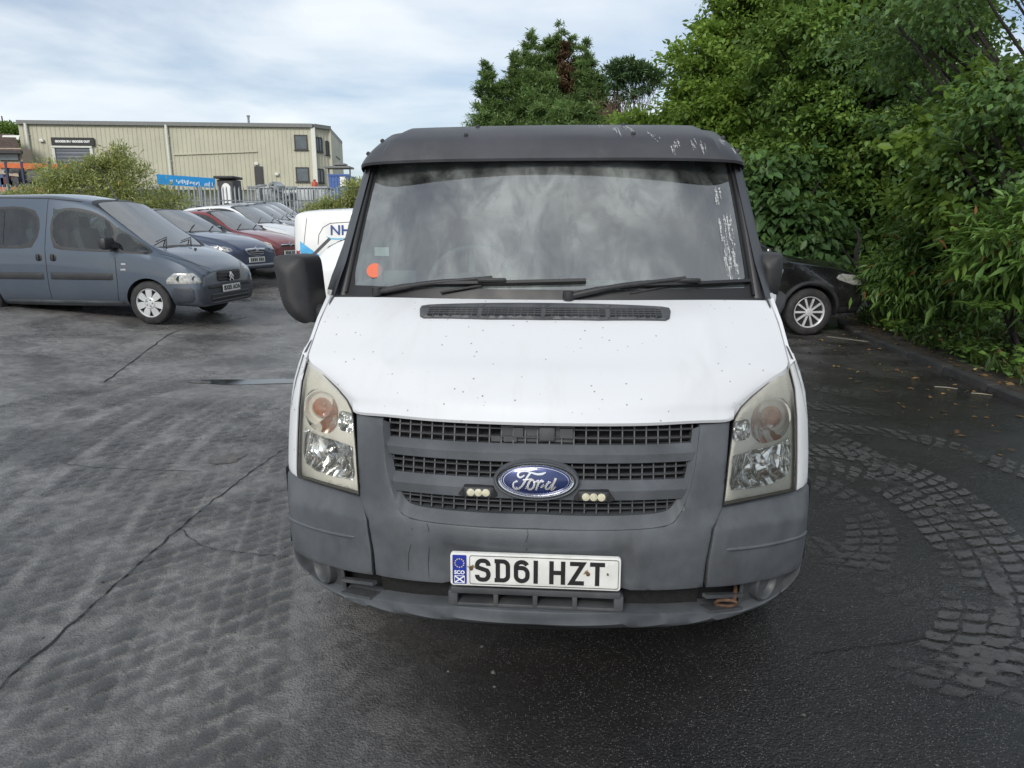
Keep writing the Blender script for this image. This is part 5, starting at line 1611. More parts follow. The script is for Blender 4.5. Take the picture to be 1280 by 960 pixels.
for a, b in zip(fl_pts, fl_pts[1:]):
    d = b - a; L = d.length; d.normalize(); rz = math.atan2(d.y, d.x)
    k = 0; s_ = .05
    while s_ < L:
        p = a + d * s_
        o = link('pale', pale_me, fen); o.location = (p.x, p.y, FT(p) + .05 + random.uniform(-.03, .03)); o.rotation_euler = (0, random.uniform(-.012, .012), rz)
        s_ += .178; k += 1
    for z in (.45, 2.05):
        r_ = MB(); r_.bar(a + Vector((0, .04, z + FT(a))), b + Vector((0, .04, z + FT(b))), .05, .05); r_.build('rail', M['galv'], fen)
    n_ = max(1, round(L / 2.75))
    for i in range(n_ + 1):
        p = a + d * (L * i / n_)
        q = MB(); q.box((p.x, p.y + .10, FT(p) + 1.25), (.10, .055, 2.5), rot=Matrix.Rotation(rz, 3, 'Z')); q.build('fence_post', M['trim_grey'], fen)
# ------------------------------------------------------------------ cars: smooth shells cut into panes, lamps, wheels
M['car_glass'] = glass_mat('car_glass', (.42, .48, .46), .03, (.35, .36, .36), 1.55, .03, 4)
M['car_glass_clear'] = glass_mat('car_glass_clear', (.62, .74, .70), .02, (.35, .37, .37), 1.5, .03, 4)
M['screen_glass'] = glass_mat('screen_glass', (.40, .46, .46), .05, (.48, .5, .5), 1.8, .04, 3)
M['car_trim'] = basic('car_trim', (.022, .023, .025), .5, var=.2, dirt=(.07, .068, .066), dirt_amt=.3)
M['car_inside'] = basic('car_inside', (.035, .037, .04), .8, var=.2)
M['clear_lamp'] = basic('clear_lamp', (.36, .36, .34), .15, .3, var=.35, nscale=26, coat=1)
M['yellowed_lamp'] = basic('yellowed_lamp', (.62, .58, .42), .3, .0, var=.15, nscale=14, coat=.6)
M['red_lamp'] = basic('red_lamp', (.28, .015, .012), .2, var=.25, nscale=30, coat=1)
M['alloy'] = basic('alloy', (.62, .63, .64), .35, .25, var=.1, dirt=(.1, .09, .08), dirt_amt=.35, dscale=12)
M['cap_silver'] = basic('wheel_trim_silver', (.52, .53, .53), .38, .2, var=.08, dirt=(.16, .14, .12), dirt_amt=.4, dscale=12)

def car_shell(root, st, paint, wins, screens, axles, wr, trim_rows=True, glass=None, sub=2, arch=1.13, drop=.085):
    """st: stations (x, zb, zbelt, zt, w, wb, wt); wins: lists of station indices for side panes; screens: lists for the end panes"""
    bm = bmesh.new(); R_ = []
    cre = bm.edges.layers.float.new('crease_edge'); crv = bm.verts.layers.float.new('crease_vert')
    for (x, zb, zbelt, zt, w, wb, wt, *dd) in st:
        zm = zb + (zbelt - zb) * .52
        dz = min(dd[0] if dd else drop, (zt - zbelt) * .55); q = (zt - dz - zbelt) / max(1e-4, zt - .035 - zbelt); q = min(1, max(.05, q))
        half = [(0, zb), (w * .86, zb), (w * .975, zb + .09), (w, zm), (wb, zbelt), (wb + (wt + .015 - wb) * q, zt - dz), (wt, zt - min(.035, dz * .45)), (wt * .58, zt), (0, zt + .012)]
        ring = [bm.verts.new((x, y, z)) for y, z in half] + [bm.verts.new((x, -y, z)) for y, z in half[-2:0:-1]]
        R_.append(ring)
    n = len(R_[0]); lay = {}
    for i in range(len(R_) - 1):
        for j in range(n):
            j2 = (j + 1) % n
            f = bm.faces.new((R_[i][j], R_[i][j2], R_[i + 1][j2], R_[i + 1][j])); lay[(i, j)] = f
    for ring, flip in ((R_[0], 1), (R_[-1], 0)):
        for j in range(0, 8):
            a, b = ring[j], ring[j + 1]; c, d = ring[(n - j - 1) % n], ring[(n - j) % n]
            vs = []
            for v in (a, b, c, d):
                if v not in vs: vs.append(v)
            if len(vs) >= 3: bm.faces.new(vs[::-1] if flip else vs)
        for j in range(n):
            e = bm.edges.get((ring[j], ring[(j + 1) % n]))
            if e: e[cre] = .7
    for i in range(len(R_) - 1):            # sill, shoulder and roof rail lines keep their edge
        for j, v in ((1, .5), (4, .5), (6, .4)):
            for k in (j, n - j):
                e = bm.edges.get((R_[i][k], R_[i + 1][k]))
                if e: e[cre] = v
    bmesh.ops.recalc_face_normals(bm, faces=bm.faces)
    for (i, j), f in lay.items():
        if j in (0, 1, n - 1, n - 2): f.material_index = 1 if trim_rows else 0
    mi = 2; groups = []
    def cut_out(fs, th, dp):
        nonlocal mi
        rim_ = bmesh.ops.inset_region(bm, faces=fs, thickness=th, depth=dp, use_even_offset=True)
        for f in rim_['faces']: f.material_index = 1
        S_ = set(fs)
        for f in fs:
            f.material_index = mi
            for e in f.edges:
                if sum(1 for q in e.link_faces if q in S_) == 1: e[cre] = .9
            for v in f.verts:
                be = [e for e in v.link_edges if sum(1 for q in e.link_faces if q in S_) == 1]
                if len(be) == 2:
                    d1, d2 = be[0].other_vert(v).co - v.co, be[1].other_vert(v).co - v.co
                    if d1.length > 1e-6 and d2.length > 1e-6 and d1.angle(d2) < 2.5: v[crv] = 1.0
    for idxs in wins:
        for j in (4, n - 5):
            cut_out([lay[(i, j)] for i in idxs], .022, -.004)
            groups.append(('side_window', mi)); mi += 1
    for k, ii in enumerate(screens):
        cut_out([lay[(i, j)] for i in ii for j in (6, 7, n - 8, n - 7)], .022, -.003)
        groups.append(('windscreen' if k == 0 else 'rear_screen', mi)); mi += 1
    me = bpy.data.meshes.new('shell'); bm.to_mesh(me); bm.free()
    for k in range(mi): me.materials.append(paint if k == 0 else M['car_trim'])
    tmp = bpy.data.objects.new('shell_source', me); COL.objects.link(tmp)
    s_ = tmp.modifiers.new('s', 'SUBSURF'); s_.levels = s_.render_levels = sub
    cut = MB()
    for ax in axles:
        for sg in (-1, 1):
            cut.lathe([(0, -.30), (wr * arch, -.30), (wr * arch, .30), (0, .30)], (ax, sg * .80, wr), 'y', 36, mi=1)
    cm = cut.mesh('arch_source', smooth=None); cm.materials.append(paint); cm.materials.append(M['car_trim'])
    co_ = bpy.data.objects.new('arch_source', cm); COL.objects.link(co_)
    b_ = tmp.modifiers.new('b', 'BOOLEAN'); b_.object = co_; b_.operation = 'DIFFERENCE'; b_.solver = 'EXACT'
    dg = bpy.context.evaluated_depsgraph_get()
    ev = bpy.data.meshes.new_from_object(tmp.evaluated_get(dg))
    bpy.data.objects.remove(tmp); bpy.data.objects.remove(co_)
    nv = len(ev.vertices); V = np.zeros(nv * 3); ev.vertices.foreach_get('co', V); V = V.reshape(-1, 3)
    F = [tuple(p.vertices) for p in ev.polygons]; MI = [p.material_index for p in ev.polygons]
    bvh = BVHTree.FromPolygons([Vector(v) for v in V], F)
    def piece(name, sel, mats, parent, remap):
        mb = MB(); mp = {}
        for f, m in zip(F, MI):
            if m in sel:
                g_ = []
                for v in f:
                    if v not in mp: mp[v] = len(mb.v); mb.v.append(tuple(V[v]))
                    g_.append(mp[v])
                mb.f.append(tuple(g_)); mb.m.append(remap[m])
        return mb.build(name, mats, parent, fix=False, smooth=42)
    body_ = piece('body', (0, 1), [paint, M['car_trim']], root, {0: 0, 1: 1})
    for nm, k in groups:
        piece(nm, (k,), [M['screen_glass'] if nm != 'side_window' else (glass or M['car_glass'])], root, {k: 0})
    return body_, bvh

class Proj:
    """lays flat outlines on a shell by casting along -w"""
    def __init__(s, bvh, o, u, v, w): s.b = bvh; s.o = Vector(o); s.u = Vector(u).normalized(); s.v = Vector(v).normalized(); s.w = Vector(w).normalized(); s.last = None
    def __call__(s, a, b):
        p = s.o + s.u * a + s.v * b
        h = s.b.ray_cast(p + s.w * 9, -s.w)
        if h[0] is not None: s.last = h[0]; return h[0]
        if s.last is not None:
            k = (s.last - p).dot(s.w); return p + s.w * k
        return p
def Pside(bvh, sg): return Proj(bvh, (0, 0, 0), (1, 0, 0), (0, 0, 1), (0, sg, 0))
def Pfront(bvh, sg=1): return Proj(bvh, (0, 0, 0), (0, 1, 0), (0, 0, 1), (sg, 0, 0))
def Ptop(bvh): return Proj(bvh, (0, 0, 0), (1, 0, 0), (0, 1, 0), (0, 0, 1))

def road_wheel(root, x, sg, tr, r_, w, style, mat):
    y = sg * tr
    t = MB()
    prof = [(r_ * .62, -w / 2 + .02), (r_ * .70, -w / 2), (r_ * .90, -w / 2 + .004), (r_ * .98, -w / 2 + .025), (r_, -w / 2 + .05), (r_, w / 2 - .05), (r_ * .98, w / 2 - .025), (r_ * .90, w / 2 - .004), (r_ * .70, w / 2), (r_ * .62, w / 2 - .02)]
    t.lathe(prof, (x, y, r_), 'y', 40, cap=False)
    wh = t.build('wheel', M['rubber'], root)
    rim = MB(); yo = y + sg * (w / 2 - .02); q = sg
    R1 = r_ * .66
    back = MB(); back.lathe([(R1, q * -.03), (R1 * .3, q * -.05), (0, q * -.05)], (x, yo, r_), 'y', 32); back.build('brake_disc', M['dark'] if style != 'alloy' else M['dark'], wh)
    rim.lathe([(R1 * 1.02, q * -.06), (R1 * 1.03, q * .006), (R1 * .985, q * .014), (R1 * .93, q * .004), (R1 * .92, q * -.04)], (x, yo, r_), 'y', 40)
    if style == 'alloy':
        for k in range(10):
            a = 2 * math.pi * k / 10; da = .085 if k % 2 == 0 else .085
            u = Vector((math.cos(a), 0, math.sin(a))); tt = Vector((-math.sin(a), 0, math.cos(a)))
            c0 = Vector((x, yo, r_))
            p = [c0 + u * (R1 * .18) + tt * .012, c0 + u * (R1 * .95) + tt * .016, c0 + u * (R1 * .95) - tt * .016, c0 + u * (R1 * .18) - tt * .012]
            p = [v + Vector((0, q * (-.012 if i in (1, 2) else -.002), 0)) for i, v in enumerate(p)]
            rim.prism(p, (0, -q * .03, 0))
        rim.lathe([(R1 * .24, q * -.03), (R1 * .24, q * .006), (R1 * .15, q * .012), (0, q * .012)], (x, yo, r_), 'y', 24)
    else:
        # moulded trim with seven wedge openings round the edge
        nsp = 7
        for k in range(nsp):
            a0 = 2 * math.pi * (k + .5) / nsp + .25; hw0, hw1 = .36, .26
            pts = []
            for (ra, da) in ((.34, -.44), (.62, -hw0), (.93, -hw1), (.95, 0), (.93, hw1), (.62, hw0), (.34, .44)):
                pts.append(Vector((x + R1 * ra * math.cos(a0 + da), yo + q * (.012 - .010 * ra), r_ + R1 * ra * math.sin(a0 + da))))
            rim.prism(pts, (0, -q * .02, 0))
        rim.lathe([(R1 * .40, q * -.01), (R1 * .40, q * .012), (R1 * .33, q * .018), (R1 * .30, q * .010), (R1 * .12, q * .014), (0, q * .018)], (x, yo, r_), 'y', 28)
    rim.build('rim', mat, wh, smooth=30)
    if style != 'alloy':
        nb_ = MB()
        for k in range(5):
            a = 2 * math.pi * k / 5; nb_.lathe([(.010, q * .0), (.010, q * .022), (0, q * .024)], (x + R1 * .22 * math.cos(a), yo, r_ + R1 * .22 * math.sin(a)), 'y', 8)
        nb_.build('wheel_nuts', M['trim_grey'], wh)
    return wh

def seats(root, xs_, w, z, mat=None):
    for x in xs_:
        for y in (-w * .45, w * .45):
            s_ = MB(); s_.box((x, y, z - .32), (.5, .48, .16), bev=.05).box((x - .24, y, z), (.14, .46, .6), rot=Matrix.Rotation(R(-14), 3, 'Y'), bev=.05).box((x - .34, y, z + .38), (.10, .26, .18), bev=.05)
            s_.build('seat', mat or M['car_inside'], root)
def tub(root, x0, x1, w, z0, z1):
    t = MB(); t.grid([[(x0, -w, z1), (x0, -w, z0), (x0, w, z0), (x0, w, z1)], [(x1, -w, z1), (x1, -w, z0), (x1, w, z0), (x1, w, z1)]])
    t.box((x1 - .1, 0, z1 - .08), (.55, w * 1.9, .22), bev=.05)
    t.build('cabin_lining', M['car_inside'], root)
def seam_line(name, root, S, pts, out, w=.009):
    mb = MB(); d = []
    for a, b in zip(pts, pts[1:]):
        k = max(1, int(math.dist(a, b) / .05))
        d += [(a[0] + (b[0] - a[0]) * i / k, a[1] + (b[1] - a[1]) * i / k) for i in range(k)]
    d.append(pts[-1]); stroke_mb(mb, d, w, S, out, .0022)
    return mb.build(name, M['black_print'], root, smooth=None)
def flat_plate(root, c, out, right, txt, w=.52, tilt=0):
    out = Vector(out).normalized(); right = Vector(right).normalized(); mb = MB()
    p = [Vector(c) + right * (sx * w / 2) + Vector((0, 0, sz * .055)) for sx, sz in ((-1, -1), (1, -1), (1, 1), (-1, 1))]
    mb.prism(p, -out * .015); o = mb.build('number_plate', M['plate_white'], root)
    if txt: text_mesh('plate_lettering', txt, .092, M['black_print'], o, face_matrix(Vector(c) + out * .002, right, (0, 0, 1)), bold=.004, extrude=.001, spacing=1.12)
    else:       # too far off to read: plain dark strokes
        sm_ = MB()
        for k in (-3, -2, -1, 0, 1.6, 2.6, 3.6):
            sm_.box(Vector(c) + right * ((k - .3) * .058) + out * .002, (.004, .034, .066) if abs(out.x) > .5 else (.034, .004, .066))
        sm_.build('plate_lettering', M['black_print'], o)
    return o

# ---- slate blue people carrier, nearest on the left
H_ = R(-8)
mpv_paint = car_paint('slate_blue_paint', (.060, .082, .115), .35, .30, dust_amt=.12)
def place_from_wheel(px, py, axle_x, track, side, rz, Yg=None):
    g_ = at(px, py, 10.0); d = g_ - Vector((0, 0, CAM_H)); z = 0
    for _ in range(6):
        t = (z - CAM_H) / d.z; p = Vector((0, 0, CAM_H)) + d * t; z = terrain(p.x, p.y)
    off = Matrix.Rotation(rz, 3, 'Z') @ Vector((axle_x, side * track, 0))
    return (p.x - off.x, p.y - off.y, z)
L_ = 4.44
loc = place_from_wheel(194, 405, 3.57, .80, -1, H_)
mpv = thing('people_carrier', 'slate blue people carrier with silver wheel trims, nearest of the parked row', 'van', loc, H_)
st = [(0.0, .45, .95, 1.35, .80, .78, .62), (.04, .34, 1.06, 1.72, .88, .85, .66), (.12, .28, 1.10, 1.88, .905, .88, .68), (.9, .26, 1.13, 1.93, .91, .89, .69), (1.88, .25, 1.12, 1.93, .91, .89, .68), (2.05, .25, 1.12, 1.925, .91, .89, .68),
      (2.66, .25, 1.09, 1.83, .91, .885, .62, .14), (3.05, .26, 1.075, 1.54, .905, .88, .655, .07), (3.62, .27, 1.05, 1.13, .90, .87, .70), (3.98, .28, .97, 1.045, .895, .86, .68), (4.20, .26, .84, .93, .87, .81, .62), (4.33, .25, .76, .845, .83, .76, .56), (4.37, .27, .71, .78, .74, .68, .50)]
# windows: rear quarter, sliding door, front door, quarter light
body_, bvh = car_shell(mpv, st, mpv_paint, [[3], [5, 6], [7]], [[6, 7]], (0.75, 3.57), .325, trim_rows=False, glass=M['car_glass_clear'], drop=.20)

Sr, Sl_ = Pside(bvh, -1), Pside(bvh, 1); Sf = Pfront(bvh)
rt = (0, -1, 0)
seam_line('door_seam', mpv, Sr, [(1.96, .36), (1.97, 1.05), (1.98, 1.84)], rt)
seam_line('door_seam', mpv, Sr, [(3.06, .34), (3.10, .60), (3.10, 1.0)], rt)
seam_line('roof_seam', mpv, Sr, [(.05, 1.865), (1.0, 1.868), (1.98, 1.85), (2.5, 1.80)], rt, .014)
seam_line('door_seam', mpv, Sr, [(.75, .36), (.72, 1.0), (.74, 1.84)], rt)
for a, b in ((.10, 1.93), (2.0, 3.06), (3.12, 3.20)):
    panel('side_strip', [(a, .66), (b, .655), (b, .765), (a, .77)], Sr, M['car_trim'], mpv, r=.02, depth=.01, step=.06, out=rt, lift=.014)
panel('sill_strip', [(.3, .30), (3.15, .30), (3.15, .345), (.3, .345)], Sr, M['grey_plastic'], mpv, r=.008, depth=.01, step=.08, out=rt, lift=.010)
for x0 in (1.80, 2.04):
    hnd = panel('door_handle', [(x0, .93), (x0 + .11, .93), (x0 + .11, 1.04), (x0, 1.04)], Sr, M['black_print'], mpv, r=.012, depth=.01, step=.03, out=rt, lift=.006)
    hb_ = MB(); c = Vector(Sr(x0 + .055, .985)) + Vector((0, -.016, 0)); hb_.box(c, (.03, .02, .09), bev=.008); hb_.build('handle_grip', M['car_trim'], hnd)
panel('side_indicator', [(3.17, .80), (3.25, .80), (3.25, .83), (3.17, .83)], Sr, M['clear_lamp'], mpv, r=.008, depth=.01, step=.03, out=rt, lift=.008)
panel('model_label', [(3.19, .885), (3.26, .885), (3.26, .91), (3.19, .91)], Sr, M['silver'], mpv, r=.0, depth=.004, step=.03, out=rt, lift=.004)
# sliding window divider
panel('window_divider', [(1.24, 1.17), (1.275, 1.17), (1.275, 1.66), (1.24, 1.66)], Sr, M['black_print'], mpv, r=0, depth=.01, step=.1, out=rt, lift=.004)
# mirror
for sg in (-1, 1):
    S_ = Sr if sg < 0 else Sl_
    p = Vector(S_(3.12, 1.14)); mm = MB()
    mm.box(p + Vector((-.06, sg * .13, .06)), (.13, .24, .18), bev=.05); mm.bar(p + Vector((0, -sg * .02, .02)), p + Vector((-.03, sg * .10, .03)), .07, .06)
    mm.build('door_mirror', M['car_trim'], mpv)
dgr = (1, -.72, .1)
for sg in (-1, 1):
    Pd = Proj(bvh, (4.0, sg * .6, 0), (.6, -sg * -.8 if False else .0, 0) if False else (-sg * .0 + .58, sg * -.81 * -1 if False else -sg * .81, 0), (0, 0, 1), (.81, sg * .58, 0))
    ol = [(-.33, .605), (-.29, .70), (-.22, .775), (.0, .775), (.08, .70), (.12, .61)]
    hl_ = panel('headlight', ol, Pd, M['clear_lamp'], mpv, r=.02, depth=.02, step=.035, out=(.81, sg * .58, 0), lift=.006)
    for a, rr2 in ((-.17, .052), (.0, .045)):
        c = Vector(Pd(a, .69)) + Vector((.81, sg * .58, 0)) * .004
        lr = MB(); lr.lathe([(rr2, -.01), (rr2, .004), (rr2 * .85, .006), (rr2 * .8, .0), (0, -.002)], (0, 0, 0), 'x', 20)
        me = lr.mesh('lamp_ring'); me.transform(Matrix.Translation(c) @ Matrix.Rotation(sg * R(35.6), 4, 'Z')); link('lamp_ring', me, hl_, M['chrome'])
# grille with bars and chevrons
fo = (1, 0, 0)
gp = panel('grille', [(-.30, .60), (.30, .60), (.37, .66), (.33, .775), (-.33, .775), (-.37, .66)], Sf, M['black_print'], mpv, r=.02, depth=.02, step=.04, out=fo, lift=.006)
for z in (.635, .685, .735): panel('grille_bar', [(-.33, z - .012), (.33, z - .012), (.33, z + .012), (-.33, z + .012)], Sf, M['car_trim'], gp, r=.006, depth=.012, step=.05, out=fo, lift=.022)
ch_ = MB()
for dz in (.70, .645):
    stroke_mb(ch_, [(-.06, dz - .035), (0, dz + .025), (.06, dz - .035)], .026, Sf, fo, .05)
ch_.build('chevron_emblem', M['chrome'], gp, smooth=None)
M['bumper_shade'] = basic('bumper_shade', (.040, .047, .060), .5, var=.15, dirt=(.08, .08, .08), dirt_amt=.35)
panel('bumper', [(-.80, .30), (-.5, .275), (.5, .275), (.80, .30), (.82, .56), (.6, .585), (-.6, .585), (-.82, .56)], Sf, M['bumper_shade'], mpv, r=.012, depth=.02, step=.06, out=fo, lift=.010)
panel('bumper_band', [(-.62, .515), (.62, .515), (.62, .565), (-.62, .565)], Sf, M['car_trim'], mpv, r=.012, depth=.01, step=.05, out=fo, lift=.022)
panel('lower_grille', [(-.56, .31), (.56, .31), (.60, .42), (-.60, .42)], Sf, M['black_print'], mpv, r=.01, depth=.01, step=.05, out=fo, lift=.014)
for z in (.305, .365, .425): panel('lower_grille_bar', [(-.55, z - .010), (.55, z - .010), (.55, z + .010), (-.55, z + .010)], Sf, M['grey_plastic'], mpv, r=.005, depth=.012, step=.06, out=fo, lift=.030)
flat_plate(mpv, Vector(Sf(0, .50)) + Vector((.045, 0, 0)), (1, 0, 0), (0, 1, 0), 'BX05 AOA', .50)
for sg in (-1, 1):
    S_ = Sr if sg < 0 else Sl_
    panel('bumper_side', [(3.93, .30), (4.28, .34), (4.29, .56), (4.0, .575), (3.93, .5)], S_, M['bumper_shade'], mpv, r=.02, depth=.01, step=.05, out=(0, sg, 0), lift=.008)
Stp = Ptop(bvh)
wp_ = MB()
for y in (-.55, .10):
    a = Vector(Stp(3.72, y)) + Vector((0, 0, .02)); b = Vector(Stp(3.46, y + .42)) + Vector((0, 0, .03)); wp_.tube([a, a.lerp(b, .5) + Vector((0, 0, .02)), b], [.014, .010, .008], 6)
    wp_.tube([a.lerp(b, .45) + Vector((-.06, -.16, .025)), b], [.007, .007], 6)
wp_.build('wiper', M['black_print'], mpv)
an = MB(); a = Vector(Stp(2.60, 0)); an.tube([a, a + Vector((-.03, 0, .04)), a + Vector((-.24, 0, .50))], [.022, .012, .004], 6); an.build('aerial', M['black_print'], mpv)
sqw = MB(); a = Vector(Stp(3.85, .0)) + Vector((0, 0, .012)); sqw.box(a, (.04, .02, .03), bev=.008); sqw.build('washer_jet', M['black_print'], mpv)
seam_line('bonnet_seam', mpv, Stp, [(3.74, -.78), (4.0, -.74), (4.25, -.60), (4.36, -.42)], (0, 0, 1), .010)
seam_line('bonnet_seam', mpv, Stp, [(3.74, .78), (4.0, .74), (4.25, .60), (4.36, .42)], (0, 0, 1), .010)
for ax in (.75, 3.57):
    for sg in (-1, 1): road_wheel(mpv, ax, sg, .785, .325, .20, 'trim', M['cap_silver'])
seats(mpv, (1.0, 1.75, 2.55), .75, 1.12); tub(mpv, .2, 3.3, .80, .45, 1.02)

# ---- generic hatchback or saloon behind it
def hatch(L, Hh, w, nose=.74, belt=.93, kind='hatch'):
    s = Hh / 1.47
    rear = [(0.0, .42, .66, .84, .70, .68, .56), (.03, .28, .78, .98, .83, .80, .62), (.09, .22, .92, 1.22, .87, .84, .58), (.17, .20, .95, 1.38, .885, .86, .57)] if kind == 'hatch' else \
           [(0.0, .42, .70, .92, .74, .70, .58), (.03, .28, .82, 1.04, .84, .80, .66), (.14, .22, .93, 1.08, .885, .85, .66), (.26, .20, .95, 1.36, .885, .86, .57)]
    r_ = rear + [(.40, .18, .94, 1.465, .89, .865, .57), (.56, .18, .92, 1.43, .89, .865, .56), (.645, .18, .91, 1.24, .89, .865, .60), (.735, .19, .90, .97, .89, .86, .69), (.86, .20, .82, .905, .885, .845, .64), (.945, .21, .72, .81, .855, .79, .56), (.985, .21, .64, .715, .78, .72, .50), (1.0, .25, .57, .63, .68, .62, .44)]
    out = []
    for (x, zb, zbl, zt, ww, wb, wt) in r_:
        k = w / .89
        out.append((x * L, zb, zbl * (1 + (s - 1) * .8), zt * s, ww * k, wb * k, wt * k))
    return out
def make_car(name, label, cat, front, rz, L, Hh, w, paint, lamp, kind='hatch', group='cars parked in a row on the left', style='alloy', plate=None, grille='bar', extra=None):
    d = Matrix.Rotation(rz, 3, 'Z') @ Vector((L, 0, 0))
    ox, oy = front[0] - d.x, front[1] - d.y
    t = thing(name, label, cat, (ox, oy, terrain(front[0] - d.x * .5, front[1] - d.y * .5)), rz, group)
    st = hatch(L, Hh, w, kind=kind)
    ax = (L * .18, L * .80)
    b, bv = car_shell(t, st, paint, [[3], [4, 5], [6]], [[5, 6], [2]], ax, .32)
    Sf, Sr, Sl2, Stp = Pfront(bv), Pside(bv, -1), Pside(bv, 1), Ptop(bv)
    k = Hh / 1.47
    for sg in (-1, 1):
        S_ = Sr if sg < 0 else Sl2
        Pd = Proj(bv, (L * .9, sg * .5, 0), (.52, -sg * .85, 0), (0, 0, 1), (.85, sg * .52, 0))
        hl_ = panel('headlight', [(-.36, .60 * k), (-.40, .66 * k), (-.30, .715 * k), (-.05, .70 * k), (.10, .645 * k), (.08, .59 * k), (-.15, .575 * k)], Pd, lamp, t, r=.02, depth=.015, step=.05, out=(.85, sg * .52, 0), lift=.006)
        c = Vector(Pd(-.16, .645 * k)) + Vector((.85, sg * .52, 0)) * .006
        lr = MB(); lr.lathe([(.05, -.01), (.05, .002), (.042, .004), (.038, -.002), (0, -.002)], (0, 0, 0), 'x', 16); me = lr.mesh('lamp_ring'); me.transform(Matrix.Translation(c) @ Matrix.Rotation(sg * R(31), 4, 'Z')); link('lamp_ring', me, hl_, M['chrome'])
        seam_line('door_seam', t, S_, [(L * .415, .34), (L * .415, .9 * k)], (0, sg, 0)); seam_line('door_seam', t, S_, [(L * .655, .34), (L * .67, .86 * k)], (0, sg, 0))
        p = Vector(S_(L * .655, .97 * k)); mm = MB(); mm.box(p + Vector((-.03, sg * .10, .05)), (.11, .22, .14), bev=.045); mm.bar(p + Vector((0, -sg * .03, 0)), p + Vector((-.02, sg * .08, .02)), .06, .05); mm.build('door_mirror', paint, t)
        panel('tail_lamp', [(.06, .80 * k), (.30, .82 * k), (.26, .93 * k), (.05, .95 * k)], S_, M['red_lamp'], t, r=.02, depth=.015, step=.05, out=(0, sg, 0), lift=.006)
        hd_ = MB(); q = Vector(S_(L * .46, .84 * k)); hd_.box(q + Vector((0, sg * .015, 0)), (.18, .03, .03), bev=.01); hd_.build('door_handle', paint, t)
        for a in ax: road_wheel(t, a, sg, w - .12, .32, .2, style, M['alloy'])
        seam_line('bonnet_seam', t, Stp, [(L * .74, sg * w * .80), (L * .86, sg * w * .74), (L * .95, sg * w * .58)], (0, 0, 1), .010)
    if grille == 'chrome':      # deep grille with a chrome collar
        collar = [(-.36, .64 * k), (-.33, .60 * k), (-.22, .50 * k), (0, .47 * k), (.22, .50 * k), (.33, .60 * k), (.36, .64 * k), (0, .655 * k)]
        panel('grille_collar', collar, Sf, M['chrome'], t, r=.02, depth=.015, step=.05, out=(1, 0, 0), lift=.012)
        g_ = panel('grille', [(a * .86, .565 * k + (z - .565 * k) * .66 - .012) for a, z in collar], Sf, M['black_print'], t, r=.01, depth=.012, step=.05, out=(1, 0, 0), lift=.020)
        for z in (.53, .57): panel('grille_bar', [(-.24, z * k - .008), (.24, z * k - .008), (.24, z * k + .006), (-.24, z * k + .006)], Sf, M['silver'], g_, r=.003, depth=.01, step=.06, out=(1, 0, 0), lift=.028)
        panel('bumper_blade', [(-.62, .285), (.62, .285), (.70, .325), (-.70, .325)], Sf, M['silver'], t, r=.01, depth=.012, step=.06, out=(1, 0, 0), lift=.01)
    else:
        g_ = panel('grille', [(-.34, .57 * k), (.34, .57 * k), (.36, .635 * k), (-.36, .635 * k)], Sf, M['black_print'], t, r=.012, depth=.012, step=.05, out=(1, 0, 0), lift=.008)
        panel('grille_bar', [(-.35, .605 * k), (.35, .605 * k), (.35, .632 * k), (-.35, .632 * k)], Sf, M['chrome'], g_, r=.008, depth=.012, step=.05, out=(1, 0, 0), lift=.020)
        panel('lower_grille', [(-.55, .28), (.55, .28), (.60, .38), (-.60, .38)], Sf, M['black_print'], t, r=.012, depth=.012, step=.06, out=(1, 0, 0), lift=.008)
    em = MB(); c = Vector(Sf(0, .635 * k)) + Vector((.03, 0, 0)); em.tube([c + Vector((0, .05 * math.cos(a), .05 * math.sin(a))) for a in np.linspace(0, 6.283, 20)], .007, 6, cap=False); em.build('emblem', M['chrome'], t)
    flat_plate(t, Vector(Sf(0, .42)) + Vector((.03, 0, 0)), (1, 0, 0), (0, 1, 0), plate)
    for y in (-.45, .15):
        w_ = MB(); a = Vector(Stp(L * .735, y)) + Vector((0, 0, .012)); b2 = Vector(Stp(L * .69, y + .42)) + Vector((0, 0, .02)); w_.tube([a, a.lerp(b2, .5) + Vector((0, 0, .02)), b2], [.012, .010, .006], 6); w_.build('wiper', M['black_print'], t)
    seats(t, (L * .34, L * .55), .72, .98 * k); tub(t, L * .15, L * .70, w - .10, .35, .86 * k)
    return t, bv
navy = car_paint('navy_paint', (.010, .026, .075), .3, .3, dust_amt=.1)
red = car_paint('red_paint_car', (.20, .008, .012), .2, .3, dust_amt=.2)
wht = car_paint('white_car_paint', (.72, .73, .74), 0, .3, dust=(.5, .46, .36), dust_amt=.3)
blk = car_paint('charcoal_paint', (.035, .036, .042), .3, .3, dust_amt=.3)
slv = car_paint('silver_paint', (.52, .54, .56), .5, .3, dust_amt=.25)
gry = car_paint('grey_paint', (.10, .105, .115), .4, .3, dust_amt=.3)
HC = R(-17)
make_car('parked_car', 'navy blue saloon with chrome collared grille, next to the slate blue people carrier', 'car', (-5.42, 15.25), HC, 4.7, 1.50, .92, navy, M['clear_lamp'], 'saloon', grille='chrome')
make_car('parked_car', 'dark red hatchback with yellowed headlights, between the navy saloon and the white car', 'car', (-5.45, 17.7), HC, 4.2, 1.46, .88, red, M['yellowed_lamp'])
make_car('parked_car', 'dusty white hatchback in the parked row, just beyond the dark red hatchback', 'car', (-5.85, 20.4), HC, 4.3, 1.52, .90, wht, M['clear_lamp'])
make_car('parked_car', 'charcoal car in the parked row, just beyond the dusty white hatchback', 'car', (-6.35, 23.0), HC, 4.4, 1.50, .89, blk, M['clear_lamp'])
